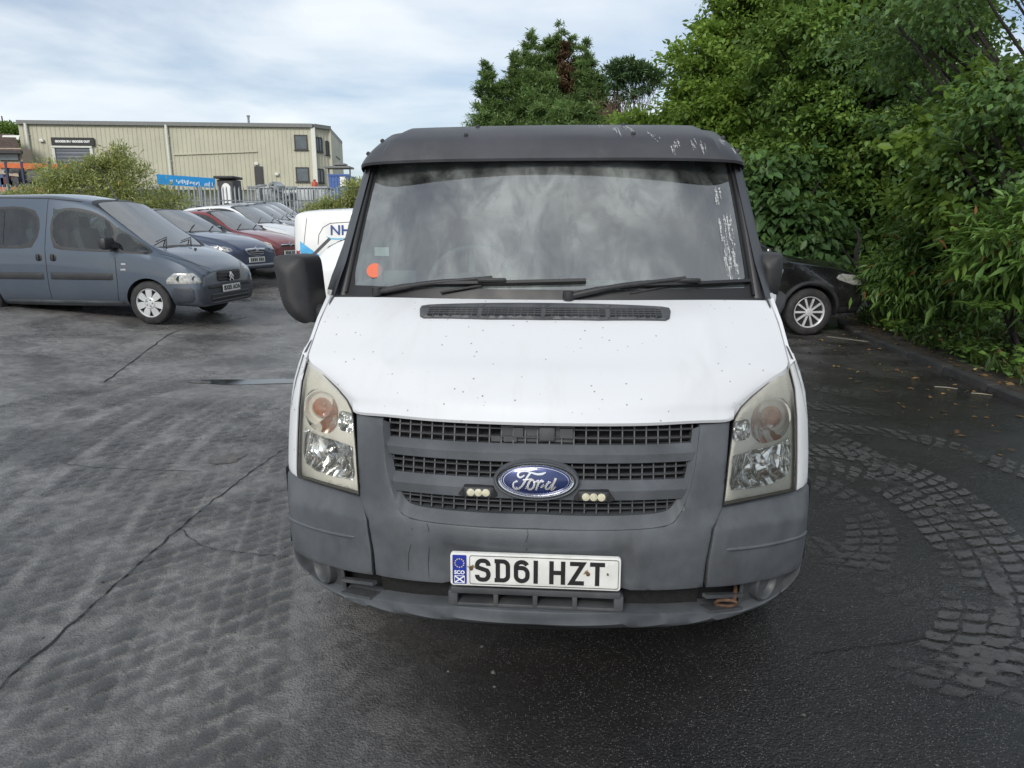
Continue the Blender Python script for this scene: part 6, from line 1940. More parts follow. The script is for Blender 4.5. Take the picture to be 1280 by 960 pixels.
make_car('parked_car', 'pale silver car second from the far end of the parked row', 'car', (-6.95, 25.3), HC, 4.3, 1.48, .88, slv, M['clear_lamp'])
make_car('parked_car', 'dark grey car at the far end of the parked row by the fence', 'car', (-7.4, 27.6), HC, 4.3, 1.5, .88, gry, M['clear_lamp'])

# ---- white hatchback seen past the door mirror: rear end to the left
wcar, bv = make_car('parked_car', 'white hatchback side-on behind the van door mirror, its fuel flap towards the camera', 'car', (.90, 12.2), R(1), 4.25, 1.53, .90, wht, M['clear_lamp'], group=None)
Sx = Pside(bv, -1)
ff = MB(); stroke_mb(ff, [(.66 + .085 * math.cos(a), .90 + .085 * math.sin(a)) for a in np.linspace(0, 6.283, 24, endpoint=False)], .007, Sx, (0, -1, 0), .002, closed=True); ff.build('fuel_flap_seam', M['trim_grey'], wcar, smooth=None)
spw = MB()
for sg in (-1,): spw.bar((.42, sg * .52, 1.37), (.10, sg * .60, 1.06), .05, .05)
spw.build('rear_pillar_trim', gry, wcar)

# ---- small white van with blue lettering and stripe, seen from the side
Lv = 4.3
vst = [(0.0, .42, .80, 1.50, .78, .76, .66), (.03, .32, .95, 1.72, .86, .83, .70), (.12, .26, 1.10, 1.80, .89, .86, .71), (1.2, .24, 1.12, 1.84, .90, .87, .71), (2.0, .24, 1.10, 1.84, .90, .87, .70), (2.45, .24, 1.08, 1.78, .90, .87, .65), (2.85, .24, 1.05, 1.46, .90, .86, .66), (3.35, .25, 1.02, 1.10, .89, .85, .70), (3.85, .26, .84, .93, .87, .80, .62), (4.2, .26, .68, .75, .78, .70, .50), (4.3, .34, .56, .62, .64, .60, .42)]
nv_ = thing('small_van', 'small white van with blue NHS lettering and a light blue stripe, behind the white hatchback', 'van', (-4.30, 14.9, terrain(0, 14.5)), R(3))
_, bv = car_shell(nv_, vst, car_paint('van_cream_white', (.70, .70, .68), 0, .4, dust_amt=.2), [[4, 5], [6]], [[5, 6]], (.75, 3.45), .31)
Sx = Pside(bv, -1); o2 = (0, -1, 0)
for sg in (-1, 1):
    for a in (.75, 3.45): road_wheel(nv_, a, sg, .77, .31, .19, 'trim', M['cap_silver'])
    panel('tail_lamp', [(.03, .72), (.12, .72), (.13, 1.06), (.045, 1.06)], Pside(bv, sg), M['red_lamp'], nv_, r=.015, depth=.015, step=.05, out=(0, sg, 0), lift=.008)
    Pd = Proj(bv, (Lv * .9, sg * .5, 0), (.52, -sg * .85, 0), (0, 0, 1), (.85, sg * .52, 0))
    panel('headlight', [(-.3, .64), (-.3, .80), (.0, .78), (.1, .68), (0, .62)], Pd, M['clear_lamp'], nv_, r=.02, depth=.015, step=.05, out=(.85, sg * .52, 0), lift=.006)
    mm = MB(); p = Vector(Pside(bv, sg)(2.9, 1.1)); mm.box(p + Vector((-.03, sg * .12, .08)), (.12, .22, .22), bev=.04); mm.build('door_mirror', M['car_trim'], nv_)
panel('side_stripe', [(.13, 1.20), (.13, .98), (.46, .74), (1.1, .62), (1.1, .74), (.60, .86)], Sx, basic('sky_blue_vinyl', (.05, .36, .66), .45), nv_, r=0, depth=.002, step=.06, out=o2, lift=.004)
seam_line('panel_recess', nv_, Sx, [(.48, 1.14), (.50, 1.32), (.58, 1.46), (.72, 1.54), (1.2, 1.57), (2.0, 1.57)], o2, .014)
seam_line('door_seam', nv_, Sx, [(.22, .5), (.20, 1.1), (.28, 1.72)], o2, .012)
c = Vector(Sx(.98, 1.40)) + Vector((0, -.012, 0))
text_mesh('van_lettering', 'NHS', .27, basic('deep_blue_vinyl', (.012, .05, .20), .5), nv_, face_matrix(c, (1, 0, 0), (0, .12, 1)), bold=.004, extrude=.003)
sw_ = MB(); stroke_mb(sw_, [(.64, 1.29), (.72, 1.25), (.88, 1.24), (1.08, 1.27), (1.26, 1.29)], [.008, .03, .03, .02, .004], Sx, o2, .004); sw_.build('lettering_swoosh', basic('swoosh_blue', (.10, .42, .62), .5), nv_, smooth=None)
an = MB(); an.tube([(1.62, -.55, 1.80), (1.55, -.56, 2.0), (1.0, -.58, 2.35)], [.012, .008, .004], 6); an.build('aerial', M['black_print'], nv_)
tub(nv_, 1.6, 3.0, .80, .5, 1.0); seats(nv_, (2.2,), .72, 1.1)

# ---- black off-roader on the right, nose towards the shrubs
HS_ = R(3)
loc = place_from_wheel(1007, 419, 3.55, .86, -1, HS_)
suv = thing('black_suv', 'black off-roader with ten spoke alloy wheels parked by the shrubs right of the van', 'car', loc, HS_)
sst = [(0.0, .50, .82, 1.10, .76, .74, .60), (.04, .36, .95, 1.26, .87, .84, .64), (.25, .30, 1.06, 1.52, .91, .88, .62), (.6, .28, 1.08, 1.66, .92, .89, .60), (1.7, .27, 1.06, 1.69, .92, .90, .60), (2.35, .27, 1.04, 1.63, .92, .90, .58), (2.72, .27, 1.03, 1.40, .92, .90, .62), (3.12, .28, 1.02, 1.11, .92, .90, .72), (3.7, .29, .96, 1.045, .92, .88, .68), (4.12, .30, .90, .99, .905, .85, .62), (4.36, .30, .78, .87, .86, .78, .54), (4.42, .36, .68, .76, .74, .68, .46)]
sst = [(a, b, c * 1.05, d * 1.055, *e) for a, b, c, d, *e in sst]
bk = car_paint('black_gloss', (.006, .006, .007), .0, .2, dust=(.1, .1, .1), dust_amt=.12)
_, bv = car_shell(suv, sst, bk, [[3], [4, 5], [6]], [[5, 6], [2]], (.85, 3.55), .345, arch=1.14)
Sr, Sf, Stp = Pside(bv, -1), Pfront(bv), Ptop(bv)
for sg in (-1, 1):
    S_ = Pside(bv, sg)
    Pd = Proj(bv, (4.0, sg * .5, 0), (.70, -sg * .71, 0), (0, 0, 1), (.71, sg * .70, 0))
    hl_ = panel('headlight', [(-.36, .86), (-.30, .80), (-.12, .73), (.12, .71), (.16, .79), (-.02, .875), (-.25, .905)], Pd, M['clear_lamp'], suv, r=.02, depth=.02, step=.04, out=(.71, sg * .7, 0), lift=.006)
    ar = MB()
    pts = [S_(3.55 + .43 * math.cos(a), .345 + .43 * math.sin(a)) for a in np.linspace(R(-6), R(186), 26)]
    ar.tube([p + Vector((0, sg * .012, 0)) for p in pts], .030, 8); ar.build('wheel_arch_trim', M['car_trim'], suv)
    pts = [S_(.85 + .43 * math.cos(a), .345 + .43 * math.sin(a)) for a in np.linspace(R(-6), R(186), 26)]
    ar = MB(); ar.tube([p + Vector((0, sg * .012, 0)) for p in pts], .030, 8); ar.build('wheel_arch_trim', M['car_trim'], suv)
    for a in (.85, 3.55): road_wheel(suv, a, sg, .80, .345, .24, 'alloy', M['alloy'])
    mm = MB(); p = Vector(S_(2.85, 1.10)); mm.box(p + Vector((-.03, sg * .13, .08)), (.13, .26, .19), bev=.05); mm.build('door_mirror', bk, suv)
    seam_line('door_seam', suv, S_, [(2.95, .40), (3.02, .75), (2.98, 1.0)], (0, sg, 0)); seam_line('door_seam', suv, S_, [(1.75, .40), (1.75, 1.04)], (0, sg, 0))
    seam_line('bonnet_seam', suv, Stp, [(3.15, sg * .80), (3.7, sg * .76), (4.1, sg * .62)], (0, 0, 1), .01)
    vt = panel('wing_vent', [(3.02, .86), (3.10, .84), (3.12, .97), (3.05, .98)], S_, M['chrome'], suv, r=.006, depth=.006, step=.04, out=(0, sg, 0), lift=.006)
    hd_ = MB(); q = Vector(S_(2.0, .98)); hd_.box(q + Vector((0, sg * .02, 0)), (.2, .03, .035), bev=.01); hd_.build('door_handle', M['chrome'], suv)
gp = panel('grille', [(-.36, .60), (.36, .60), (.40, .76), (-.40, .76)], Sf, M['black_print'], suv, r=.02, depth=.015, step=.06, out=(1, 0, 0), lift=.008)
for y in (-.24, -.12, 0, .12, .24): panel('grille_bar', [(y - .02, .61), (y + .02, .61), (y + .02, .75), (y - .02, .75)], Sf, M['chrome'], gp, r=.005, depth=.012, step=.05, out=(1, 0, 0), lift=.02)
wpr = MB(); a = Vector(Stp(3.16, -.5)) + Vector((0, 0, .015)); b = Vector(Stp(3.0, -.05)) + Vector((0, 0, .02)); wpr.tube([a, b], [.012, .008], 6); wpr.build('wiper', M['black_print'], suv)
seats(suv, (1.5, 2.4), .74, 1.12); tub(suv, .5, 2.95, .82, .45, 1.0)
# ------------------------------------------------------------------ vegetation
def leaf_mat(name, a, b_, rough=.45, trans=.28, spec=.4, dead=None, back=1.25):
    m = bpy.data.materials.new(name); m.use_nodes = True
    nt = m.node_tree; nt.nodes.clear(); N = NT(nt)
    out = nt.nodes.new('ShaderNodeOutputMaterial')
    g_ = nt.nodes.new('ShaderNodeNewGeometry'); rnd = g_.outputs['Random Per Island']
    c = N.mix(rnd, a, b_)
    big = N.noise(.9, 3, .5, N.pos()); mid_ = N.noise(2.6, 3, .55, N.pos())
    c = N.mix(N.ramp(big, .35, .65, .0, .6), c, [x * .5 for x in a])
    c = N.mix(N.ramp(mid_, .55, .72, 0, .6), c, (b_[0] * 1.35, b_[1] * 1.15, b_[2] * .9))
    if dead: c = N.mix(N.math('GREATER_THAN', rnd, .975), c, dead)
    p = nt.nodes.new('ShaderNodeBsdfPrincipled'); nt.links.new(c, p.inputs['Base Color']); p.inputs['Roughness'].default_value = rough; p.inputs['Specular IOR Level'].default_value = spec
    t = nt.nodes.new('ShaderNodeBsdfTranslucent')
    tc_ = N.mix(.5, c, (.20, .27, .05)); nt.links.new(tc_, t.inputs[0])
    mx = nt.nodes.new('ShaderNodeMixShader'); mx.inputs[0].default_value = trans
    nt.links.new(p.outputs[0], mx.inputs[1]); nt.links.new(t.outputs[0], mx.inputs[2]); nt.links.new(mx.outputs[0], out.inputs['Surface'])
    return m
M['leaf_mid'] = leaf_mat('leaf_mid', (0.125, 0.235, 0.053), (0.243, 0.376, 0.08), trans=.45)
M['leaf_bright'] = leaf_mat('leaf_bright', (0.161, 0.28, 0.047), (0.287, 0.435, 0.079), trans=.5)
M['leaf_dark'] = leaf_mat('leaf_dark', (0.072, 0.152, 0.051), (0.143, 0.251, 0.073), trans=.35, spec=.35)
M['leaf_gloss'] = leaf_mat('leaf_gloss', (0.077, 0.161, 0.034), (0.168, 0.287, 0.056), .38, .32, .4, dead=(.20, .09, .03))
M['leaf_willow'] = leaf_mat('leaf_willow', (0.364, 0.422, 0.156), (0.553, 0.582, 0.234), .55, .4, dead=(.28, .2, .1))
M['leaf_conifer'] = leaf_mat('leaf_conifer', (0.172, 0.29, 0.115), (0.29, 0.409, 0.162), .6, .4, .2)
M['leaf_brown'] = leaf_mat('leaf_brown', (.13, .075, .045), (.18, .11, .07), .8, .1, .2)
M['leaf_pine'] = leaf_mat('leaf_pine', (0.065, 0.139, 0.06), (0.13, 0.204, 0.084), .6, .15, .25)
M['bark'] = basic('bark', (.055, .045, .036), .9, var=.35, nscale=9, bump=.02, bscale=22)
M['bark_dark'] = basic('bark_dark', (.026, .021, .018), .9, var=.35, nscale=9, bump=.02, bscale=22)

LEAF = {   # template vertices (x across, y along, z up) and faces
 'oval': (np.array([(0, 0, 0), (.26, .35, .05), (.20, .72, .04), (0, 1, -.10), (-.20, .72, .04), (-.26, .35, .05), (0, .5, -.02)], float), [(0, 1, 6), (1, 2, 6), (2, 3, 6), (3, 4, 6), (4, 5, 6), (5, 0, 6)]),
 'lance': (np.array([(0, 0, 0), (.13, .40, .03), (0, 1, -.16), (-.13, .40, .03)], float), [(0, 1, 2), (0, 2, 3)]),
 'oval2': (np.array([(0, 0, 0), (.30, .42, .06), (.18, .8, .0), (0, 1, -.12), (-.18, .8, .0), (-.30, .42, .06)], float), [(0, 1, 2, 3), (0, 3, 4, 5)]),
 'diamond': (np.array([(0, 0, 0), (.27, .5, .05), (0, 1, -.06), (-.27, .5, .05)], float), [(0, 1, 2), (0, 2, 3)]),
 'spray': (np.array([(0, 0, 0), (.15, .38, 0), (.05, .62, -.02), (.10, .80, -.03), (0, 1, -.08), (-.10, .76, -.03), (-.05, .58, -.02), (-.15, .42, 0)], float), [(0, 1, 2, 6, 7), (2, 3, 4), (2, 4, 6), (4, 5, 6)]),
}
def leaves_mesh(name, pos, dirs, ups, size, kind, mat):
    """pos, dirs, ups: n x 3; size n"""
    T, F = LEAF[kind]
    y = dirs / np.maximum(1e-9, np.linalg.norm(dirs, axis=1))[:, None]
    x = np.cross(y, ups); x /= np.maximum(1e-9, np.linalg.norm(x, axis=1))[:, None]
    z = np.cross(x, y)
    n, k = len(pos), len(T)
    V = pos[:, None, :] + size[:, None, None] * (T[None, :, 0:1] * x[:, None, :] + T[None, :, 1:2] * y[:, None, :] + T[None, :, 2:3] * z[:, None, :])
    loops, starts, tot = [], [], []
    per = sum(len(f) for f in F)
    fl = np.concatenate([np.array(f) for f in F]); ls = np.cumsum([0] + [len(f) for f in F[:-1]]); lt_ = np.array([len(f) for f in F])
    me = bpy.data.meshes.new(name)
    me.vertices.add(n * k); me.vertices.foreach_set('co', V.reshape(-1).astype(np.float32))
    me.loops.add(n * per); me.loops.foreach_set('vertex_index', (fl[None, :] + (np.arange(n) * k)[:, None]).reshape(-1).astype(np.int32))
    me.polygons.add(n * len(F)); me.polygons.foreach_set('loop_start', (ls[None, :] + (np.arange(n) * per)[:, None]).reshape(-1).astype(np.int32))
    me.polygons.foreach_set('loop_total', np.tile(lt_, n).astype(np.int32))
    me.update(calc_edges=True)
    me.materials.append(mat)
    return me
def unit(v): return v / np.maximum(1e-9, np.linalg.norm(v, axis=-1, keepdims=True))
def clumps_in(blobs, n, r):
    """clump centres inside ellipsoids, most near the outside"""
    w = np.array([b[1][0] * b[1][1] * b[1][2] for b in blobs]) ** (2 / 3); w /= w.sum()
    idx = r.choice(len(blobs), n, p=w); u = unit(r.normal(size=(n, 3))); q = r.random(n) ** .38
    q = np.where(r.random(n) < .12, q * 1.10, q)
    C = np.array([blobs[i][0] for i in idx]); A = np.array([blobs[i][1] for i in idx])
    return C + u * q[:, None] * A, u
def tree(name, label, cat, base, height, blobs, n_cl, per, lsize, kind, mat, bark, trunk_r=.18, cl_r=.45, group=None, seed=1, limbs=26, flat=.35, part='foliage', lean_=(0, 0), droop=.2, stems=1, bare=False, twig_r=.012):
    r = np.random.default_rng(seed); t = thing(name, label, cat, base, 0, group)
    base = np.array(base, float)
    C, U = clumps_in(blobs, n_cl, r)
    # trunk(s) and limbs
    tk = MB(); rr_ = random.Random(seed)
    for s_ in range(stems):
        sx, sy = (rr_.uniform(-.35, .35), rr_.uniform(-.35, .35)) if stems > 1 else (0, 0)
        h = height * (.75 if stems == 1 else rr_.uniform(.45, .7)); pts = []
        for k in range(8):
            q = k / 7; pts.append((sx * (1 + 2.2 * q) + lean_[0] * q + .06 * h * .1 * math.sin(5 * q + seed + s_), sy * (1 + 2 * q) + lean_[1] * q + .05 * math.sin(4 * q + s_), h * q))
        tr = trunk_r / math.sqrt(stems)
        tk.tube(pts, [tr * (1.25 if k == 0 else 1) * (1 - .72 * k / 7) for k in range(8)], 9)
        sel = r.choice(n_cl, min(n_cl, limbs // stems), replace=False)
        for i in sel:
            e = C[i] - base; q = min(.95, max(.18, (e[2] / height) * rr_.uniform(.35, .75)))
            j = q * 7; a = Vector(pts[int(j)]).lerp(Vector(pts[min(7, int(j) + 1)]), j - int(j)); e = Vector(e)
            m_ = a.lerp(e, .5) + Vector((rr_.uniform(-.2, .2), rr_.uniform(-.2, .2), rr_.uniform(.0, .35) * (e - a).length * .3))
            rad = max(.012, tr * (1 - .75 * q) * .5)
            tk.tube([a, a.lerp(m_, .5) + Vector((rr_.uniform(-.08, .08), rr_.uniform(-.08, .08), .03)), m_, m_.lerp(e, .5) + Vector((rr_.uniform(-.08, .08), 0, .04)), e], [rad, rad * .75, rad * .55, rad * .35, rad * .15], 6)
    tk.build('trunk', bark, t, fix=False)
    # leaves: every clump is a spread of twigs with leaves along them
    n = n_cl * per
    ci = np.repeat(np.arange(n_cl), per)
    scl = r.uniform(.6, 1.35, n_cl)
    off = r.normal(size=(n, 3)) * np.array([1, 1, flat + .25]) * .55
    off *= (cl_r * scl[ci])[:, None]
    P = C[ci] + off
    outw = unit(off + U[ci] * cl_r * .8)
    D = unit(outw * .8 + r.normal(size=(n, 3)) * .55 + np.array([0, 0, -droop]))
    Up = unit(np.array([0, 0, 1.0]) + r.normal(size=(n, 3)) * .45 + outw * .25)
    S = lsize * r.uniform(.6, 1.3, n) * r.uniform(.72, 1.28, n_cl)[ci]
    me = leaves_mesh(part, P - base, D, Up, S, kind, mat)
    o = link(part, me, t); o['kind'] = 'stuff'
    return t
def B(px, py, Y, rx, ry, rz): 
    p = at(px, py, Y); return ((p.x, p.y, p.z), (rx, ry, rz))
def vbase(x, y): return (x, y, .15 + terrain(x, y))
GR = 'trees and shrubs along the right hand verge'
# big leafy trees behind the black car
tree('broadleaf_tree', 'tall bright green leafy tree forming the left edge of the foliage above the van roof', 'tree', vbase(7.0, 20.0), 9.5,
     [B(885, 105, 18, 1.0, 1.3, 1.3), B(940, 55, 19, 1.7, 1.6, 1.7), B(900, 165, 17.5, 1.2, 1.3, 1.1), B(980, 0, 19, 1.8, 1.6, 1.8), B(1000, 110, 18, 1.6, 1.5, 1.6), B(930, 200, 17, 1.1, 1.0, 1.0), B(1000, 215, 17.5, 1.4, 1.2, 1.2), B(955, -40, 20, 1.6, 1.5, 1.4)],
     860, 95, .125, 'oval2', M['leaf_bright'], M['bark'], .22, .27, GR, 11, 60)
tree('broadleaf_tree', 'large dense mid green tree filling the foliage behind the black off-roader', 'tree', vbase(6.6, 15.5), 8.5,
     [B(1040, 60, 15, 1.7, 1.5, 1.5), B(1100, 140, 14.5, 1.6, 1.3, 1.2), B(1010, 180, 15, 1.4, 1.2, 1.2), B(1085, -30, 15, 1.9, 1.5, 1.3), B(1150, 60, 14, 1.2, 1.2, 1.0), B(1060, 245, 14.5, 1.3, 1.1, .8), B(985, 250, 15, 1.0, 1.0, .8)],
     640, 100, .115, 'oval2', M['leaf_mid'], M['bark_dark'], .20, .27, GR, 12, 70)
tree('broadleaf_tree', 'dark spreading tree with bare low branches, its trunk at the right edge', 'tree', vbase(6.35, 8.2), 5.2,
     [B(1180, 20, 9.5, 1.0, 1.1, .55), B(1260, -40, 8.5, 1.2, 1.2, .6), B(1120, 60, 10.5, .9, 1.0, .5), B(1260, 110, 8.0, .5, .8, .6), B(1180, 130, 10, .8, .9, .45), B(1240, 200, 8.2, .6, .8, .6)],
     190, 60, .085, 'diamond', M['leaf_dark'], M['bark_dark'], .12, .36, GR, 13, 44, droop=.15)
tree('background_tree', 'shadowed dark tree deep behind the other trees on the right', 'tree', vbase(9.5, 17.5), 8.0,
     [B(1120, 230, 16.5, 2.0, 1.2, 1.5), B(1180, 200, 15, 1.8, 1.2, 1.2), B(1220, 280, 13.5, 2.0, 1.2, 1.3), B(1040, 290, 17, 1.6, 1.0, 1.2)],
     460, 80, .15, 'oval2', M['leaf_mid'], M['bark_dark'], .2, .45, GR, 14, 40)
tree('shrub', 'dark shrub with broad drooping leaves hanging over the black off-roader', 'shrub', vbase(4.6, 14.6), 3.4,
     [B(960, 255, 14.0, .9, .7, .8), B(1000, 300, 13.6, .8, .6, .6), B(940, 320, 14, .8, .6, .6), B(1030, 330, 13.8, .7, .5, .6), B(985, 215, 14.4, .8, .6, .6)],
     190, 60, .21, 'oval', M['leaf_dark'], M['bark_dark'], .10, .34, GR, 15, 26, droop=.75, stems=3)
tree('shrub', 'dark green shrub arching over the verge, in front of the forked trunk', 'shrub', vbase(6.15, 10.6), 2.6,
     [B(1150, 330, 10.3, .65, .6, .62), B(1125, 352, 10.4, .42, .5, .34), B(1175, 280, 10.3, .5, .6, .5), B(1200, 340, 9.9, .55, .6, .42)],
     150, 62, .145, 'lance', M['leaf_gloss'], M['bark_dark'], .07, .26, GR, 16, 30, droop=.55, stems=4)
tree('shrub', 'tall bright leaved shrub rising above the verge near the right edge', 'shrub', vbase(6.5, 9.0), 3.6,
     [B(1200, 170, 9.2, .45, .5, .55), B(1240, 240, 8.8, .5, .5, .5), B(1185, 235, 9.4, .4, .5, .4), B(1265, 165, 8.6, .4, .5, .5), B(1230, 120, 9.0, .35, .4, .4)],
     130, 62, .15, 'oval2', M['leaf_bright'], M['bark_dark'], .07, .27, GR, 17, 30, droop=.35, stems=3)
big = tree('shrub', 'nearest shrub with long fresh green leaves at the right edge above the kerb', 'shrub', vbase(5.95, 7.7), 2.4,
     [B(1250, 310, 7.6, .42, .45, .42), B(1285, 345, 7.4, .32, .4, .26), B(1242, 352, 7.9, .36, .35, .22), B(1290, 280, 7.2, .35, .4, .45)],
     85, 50, .165, 'lance', M['leaf_gloss'], M['bark_dark'], .05, .25, GR, 18, 26, droop=.4, stems=4)
# largest single leaves of that shrub, each its own part
lf = np.random.default_rng(4); T, F = LEAF['oval']
lm = bpy.data.meshes.new('leaf'); lm.from_pydata([(x * .72, y, z) for x, y, z in T], [], F); lm.materials.append(M['leaf_gloss']); set_smooth(lm, 60)
k = 0
for (px, py, Y) in ((1205, 165, 8.6), (1240, 300, 7.2), (1262, 330, 6.9), (1215, 345, 7.3), (1190, 345, 8.6), (1268, 290, 7.0), (1235, 385, 7.2), (1250, 250, 7.5), (1180, 215, 9.0), (1270, 215, 7.4), (1225, 375, 7.5), (1200, 360, 8.2), (1268, 380, 7.1), (1210, 255, 8.2)):
    c = at(px, py, Y) - Vector(big.location)
    ax_ = Vector((lf.uniform(-1, 0), lf.uniform(-1, -.2), lf.uniform(-.3, .5))).normalized()
    for i in range(11):
        q = i / 10; p = c + ax_ * (q * .34) + Vector((0, 0, -.10 * q * q))
        sgn_ = 1 if i % 2 else -1
        side = ax_.cross(Vector((0, 0, 1))).normalized() * sgn_
        d = (side * .8 + ax_ * .7 + Vector((0, 0, -.22 + lf.uniform(-.15, .15)))).normalized()
        o = link('leaf', lm, big); z = Vector((0, 0, 1)); x_ = d.cross(z).normalized(); z = x_.cross(d)
        s_ = lf.uniform(.11, .17)
        Mx = Matrix((x_, d, z)).transposed().to_4x4(); Mx = Matrix.Translation(p) @ Mx @ Matrix.Scale(s_, 4)
        o.matrix_local = Mx; k += 1
tree('shrub', 'yellow green bush peeping over the van roof between conifers and leafy tree', 'shrub', vbase(3.6, 21.5), 4.6,
     [B(800, 158, 21, .8, .5, .35), B(840, 150, 20.5, .7, .5, .5), B(830, 190, 20.5, 1.2, .6, .8)], 110, 60, .16, 'diamond', M['leaf_bright'], M['bark'], .1, .34, None, 19, 18, stems=3)
# forked trunk by the verge
ft = thing('tree_trunk', 'leaning forked grey trunk standing between the black off-roader and the shrubs', 'tree', vbase(5.85, 11.9))
f1 = MB(); o_ = Vector(ft.location)
for pts, r0 in (([(1090, 385, 11.9), (1078, 345, 11.9), (1070, 318, 12.0), (1074, 300, 12.1), (1070, 285, 12.4)], .06), ([(1078, 345, 11.9), (1062, 322, 11.8), (1048, 306, 11.7)], .03), ([(1108, 385, 12.1), (1112, 340, 12.1), (1122, 290, 12.2), (1130, 240, 12.3)], .04), ([(1122, 375, 11.8), (1128, 310, 11.8), (1138, 260, 11.9)], .02)):
    P = [at(*p) - o_ for p in pts]; P = catmull(P, 4); n = len(P); f1.tube(P, [r0 * (1.2 if i == 0 else 1) * (1 - .8 * i / n) for i in range(n)], 9)
f1.build('trunk', M['bark_dark'], ft)

# conifers beyond the van
def conifer(label, px, py_top, Y, h_vis, rad, n_br, seed, mat, leaders=(), brown=0):
    top = at(px, py_top, Y); gz = terrain(top.x, Y); t = thing('conifer_tree', label, 'tree', (top.x, Y, gz), 0, 'conifers behind the van')
    r = np.random.default_rng(seed); rr_ = random.Random(seed); H = top.z - gz
    tk = MB(); tk.tube([(0, 0, 0), (0, 0, H * .5), (0, 0, H * .97)], [.28, .16, .02], 8)
    P, D, U, S = [], [], [], []; PB = []
    axes_ = [(0, 0, H, 1.0)] + list(leaders)
    for (lx, ly, lh, lw) in axes_:
        nb = int(n_br * lw)
        for b in range(nb):
            q = rr_.random() ** .75; z = lh * (1 - q * .62) - .35; R_ = rad * lw * (.03 + .97 * q ** .85) * rr_.uniform(.6, 1.18)
            a = rr_.uniform(0, 6.283); dx, dy = math.cos(a), math.sin(a)
            a0 = Vector((lx, ly, z)); k = 7
            tip = a0 + Vector((dx * R_, dy * R_, R_ * rr_.uniform(-.05, .38)))
            mid = a0.lerp(tip, .5) + Vector((0, 0, -.10 * R_))
            if b % 3 == 0: tk.tube([a0, mid, tip], [.03 * lw + .008, .015, .004], 4)
            ns = int(10 + 26 * min(1, R_ / 2))
            for s_ in range(ns):
                w = rr_.uniform(.22, 1.0); p = a0.lerp(mid, w * 2) if w < .5 else mid.lerp(tip, w * 2 - 1)
                for _ in range(9):
                    sp = .07 + .05 * R_
                    P.append((p.x + r.normal() * sp, p.y + r.normal() * sp, p.z + r.normal() * sp * .55)); D.append((dx * .7 + r.normal() * .6, dy * .7 + r.normal() * .6, .22 + r.normal() * .4)); U.append((r.normal() * .4, r.normal() * .4, 1)); S.append(rr_.uniform(.10, .26))
    tk.build('trunk', M['bark'], t, fix=False)
    P, D, U, S = map(lambda v: np.array(v, float), (P, D, U, S))
    if brown:
        c = np.array(brown); m_ = np.linalg.norm((P - c[:3]) / c[3:], axis=1) < 1
        o = link('brown_foliage', leaves_mesh('brown_foliage', P[m_], D[m_], U[m_], S[m_], 'spray', M['leaf_brown']), t); o['kind'] = 'stuff'
        P, D, U, S = P[~m_], D[~m_], U[~m_], S[~m_]
    o = link('foliage', leaves_mesh('foliage', P, D, U, S, 'spray', mat), t); o['kind'] = 'stuff'
    return t
YC = 34.0
sx_ = YC / FPX
conifer('tallest conifer with several pointed tops rising above the middle of the van roof', 688, 38, YC, 0, 3.6, 330, 31, M['leaf_conifer'], [(-22 * sx_, .3, 9.7, .42), (26 * sx_, .2, 9.5, .40), (42 * sx_, .2, 9.3, .42), (12 * sx_, -.3, 10.0, .3)], brown=(.7, -1.2, 7.6, .5, 1.6, 1.3))
conifer('lower conifer at the left end of the group above the van roof', 628, 92, YC - 1.5, 0, 2.5, 230, 32, M['leaf_conifer'], [(-18 * sx_, 0, 8.2, .5), (14 * sx_, 0, 8.4, .5)])
conifer('conifer with a slim tip on the right flank of the tallest conifer', 748, 84, YC - .5, 0, 2.3, 220, 33, M['leaf_conifer'], [(-22 * sx_, -.3, 8.2, .6)])
conifer('broad low conifer in front of the tallest conifer, just above the van roof', 712, 112, YC - 5, 0, 2.5, 210, 34, M['leaf_conifer'], [(-30 * sx_, 0, 6.2, .6), (22 * sx_, 0, 6.0, .6)])
tree('pine_tree', 'open pine with bare dark stems between the conifers and the leafy tree', 'tree', (at(795, 150, 31).x, 31, .55), 8.6,
     [B(782, 84, 31, .55, .5, .28), B(800, 92, 31, .6, .5, .3), B(770, 102, 31, .5, .5, .3), B(812, 104, 31, .4, .5, .28), B(785, 118, 31, .5, .4, .3), B(765, 92, 31.4, .3, .3, .25), B(822, 96, 31, .35, .3, .25)],
     120, 55, .20, 'spray', M['leaf_pine'], M['bark_dark'], .16, .22, None, 35, 70, droop=-.1, stems=5)
bt = thing('dead_brushwood', 'brown dead brushwood at the foot of the open pine', 'shrub', (at(775, 150, 30).x, 30, .5))
bmx = MB(); q_ = random.Random(6); o_ = Vector(bt.location)
for k in range(130):
    a = at(q_.uniform(748, 800), q_.uniform(150, 185), 30) - o_; b = a + Vector((q_.uniform(-.9, .9), q_.uniform(-.4, .4), q_.uniform(.3, 1.3))); bmx.tube([a, a.lerp(b, .5) + Vector((q_.uniform(-.1, .1), 0, .05)), b], [.022, .014, .005], 4)
bmx.build('branches', basic('dead_wood', (.13, .075, .06), .9, var=.3), bt, fix=False)

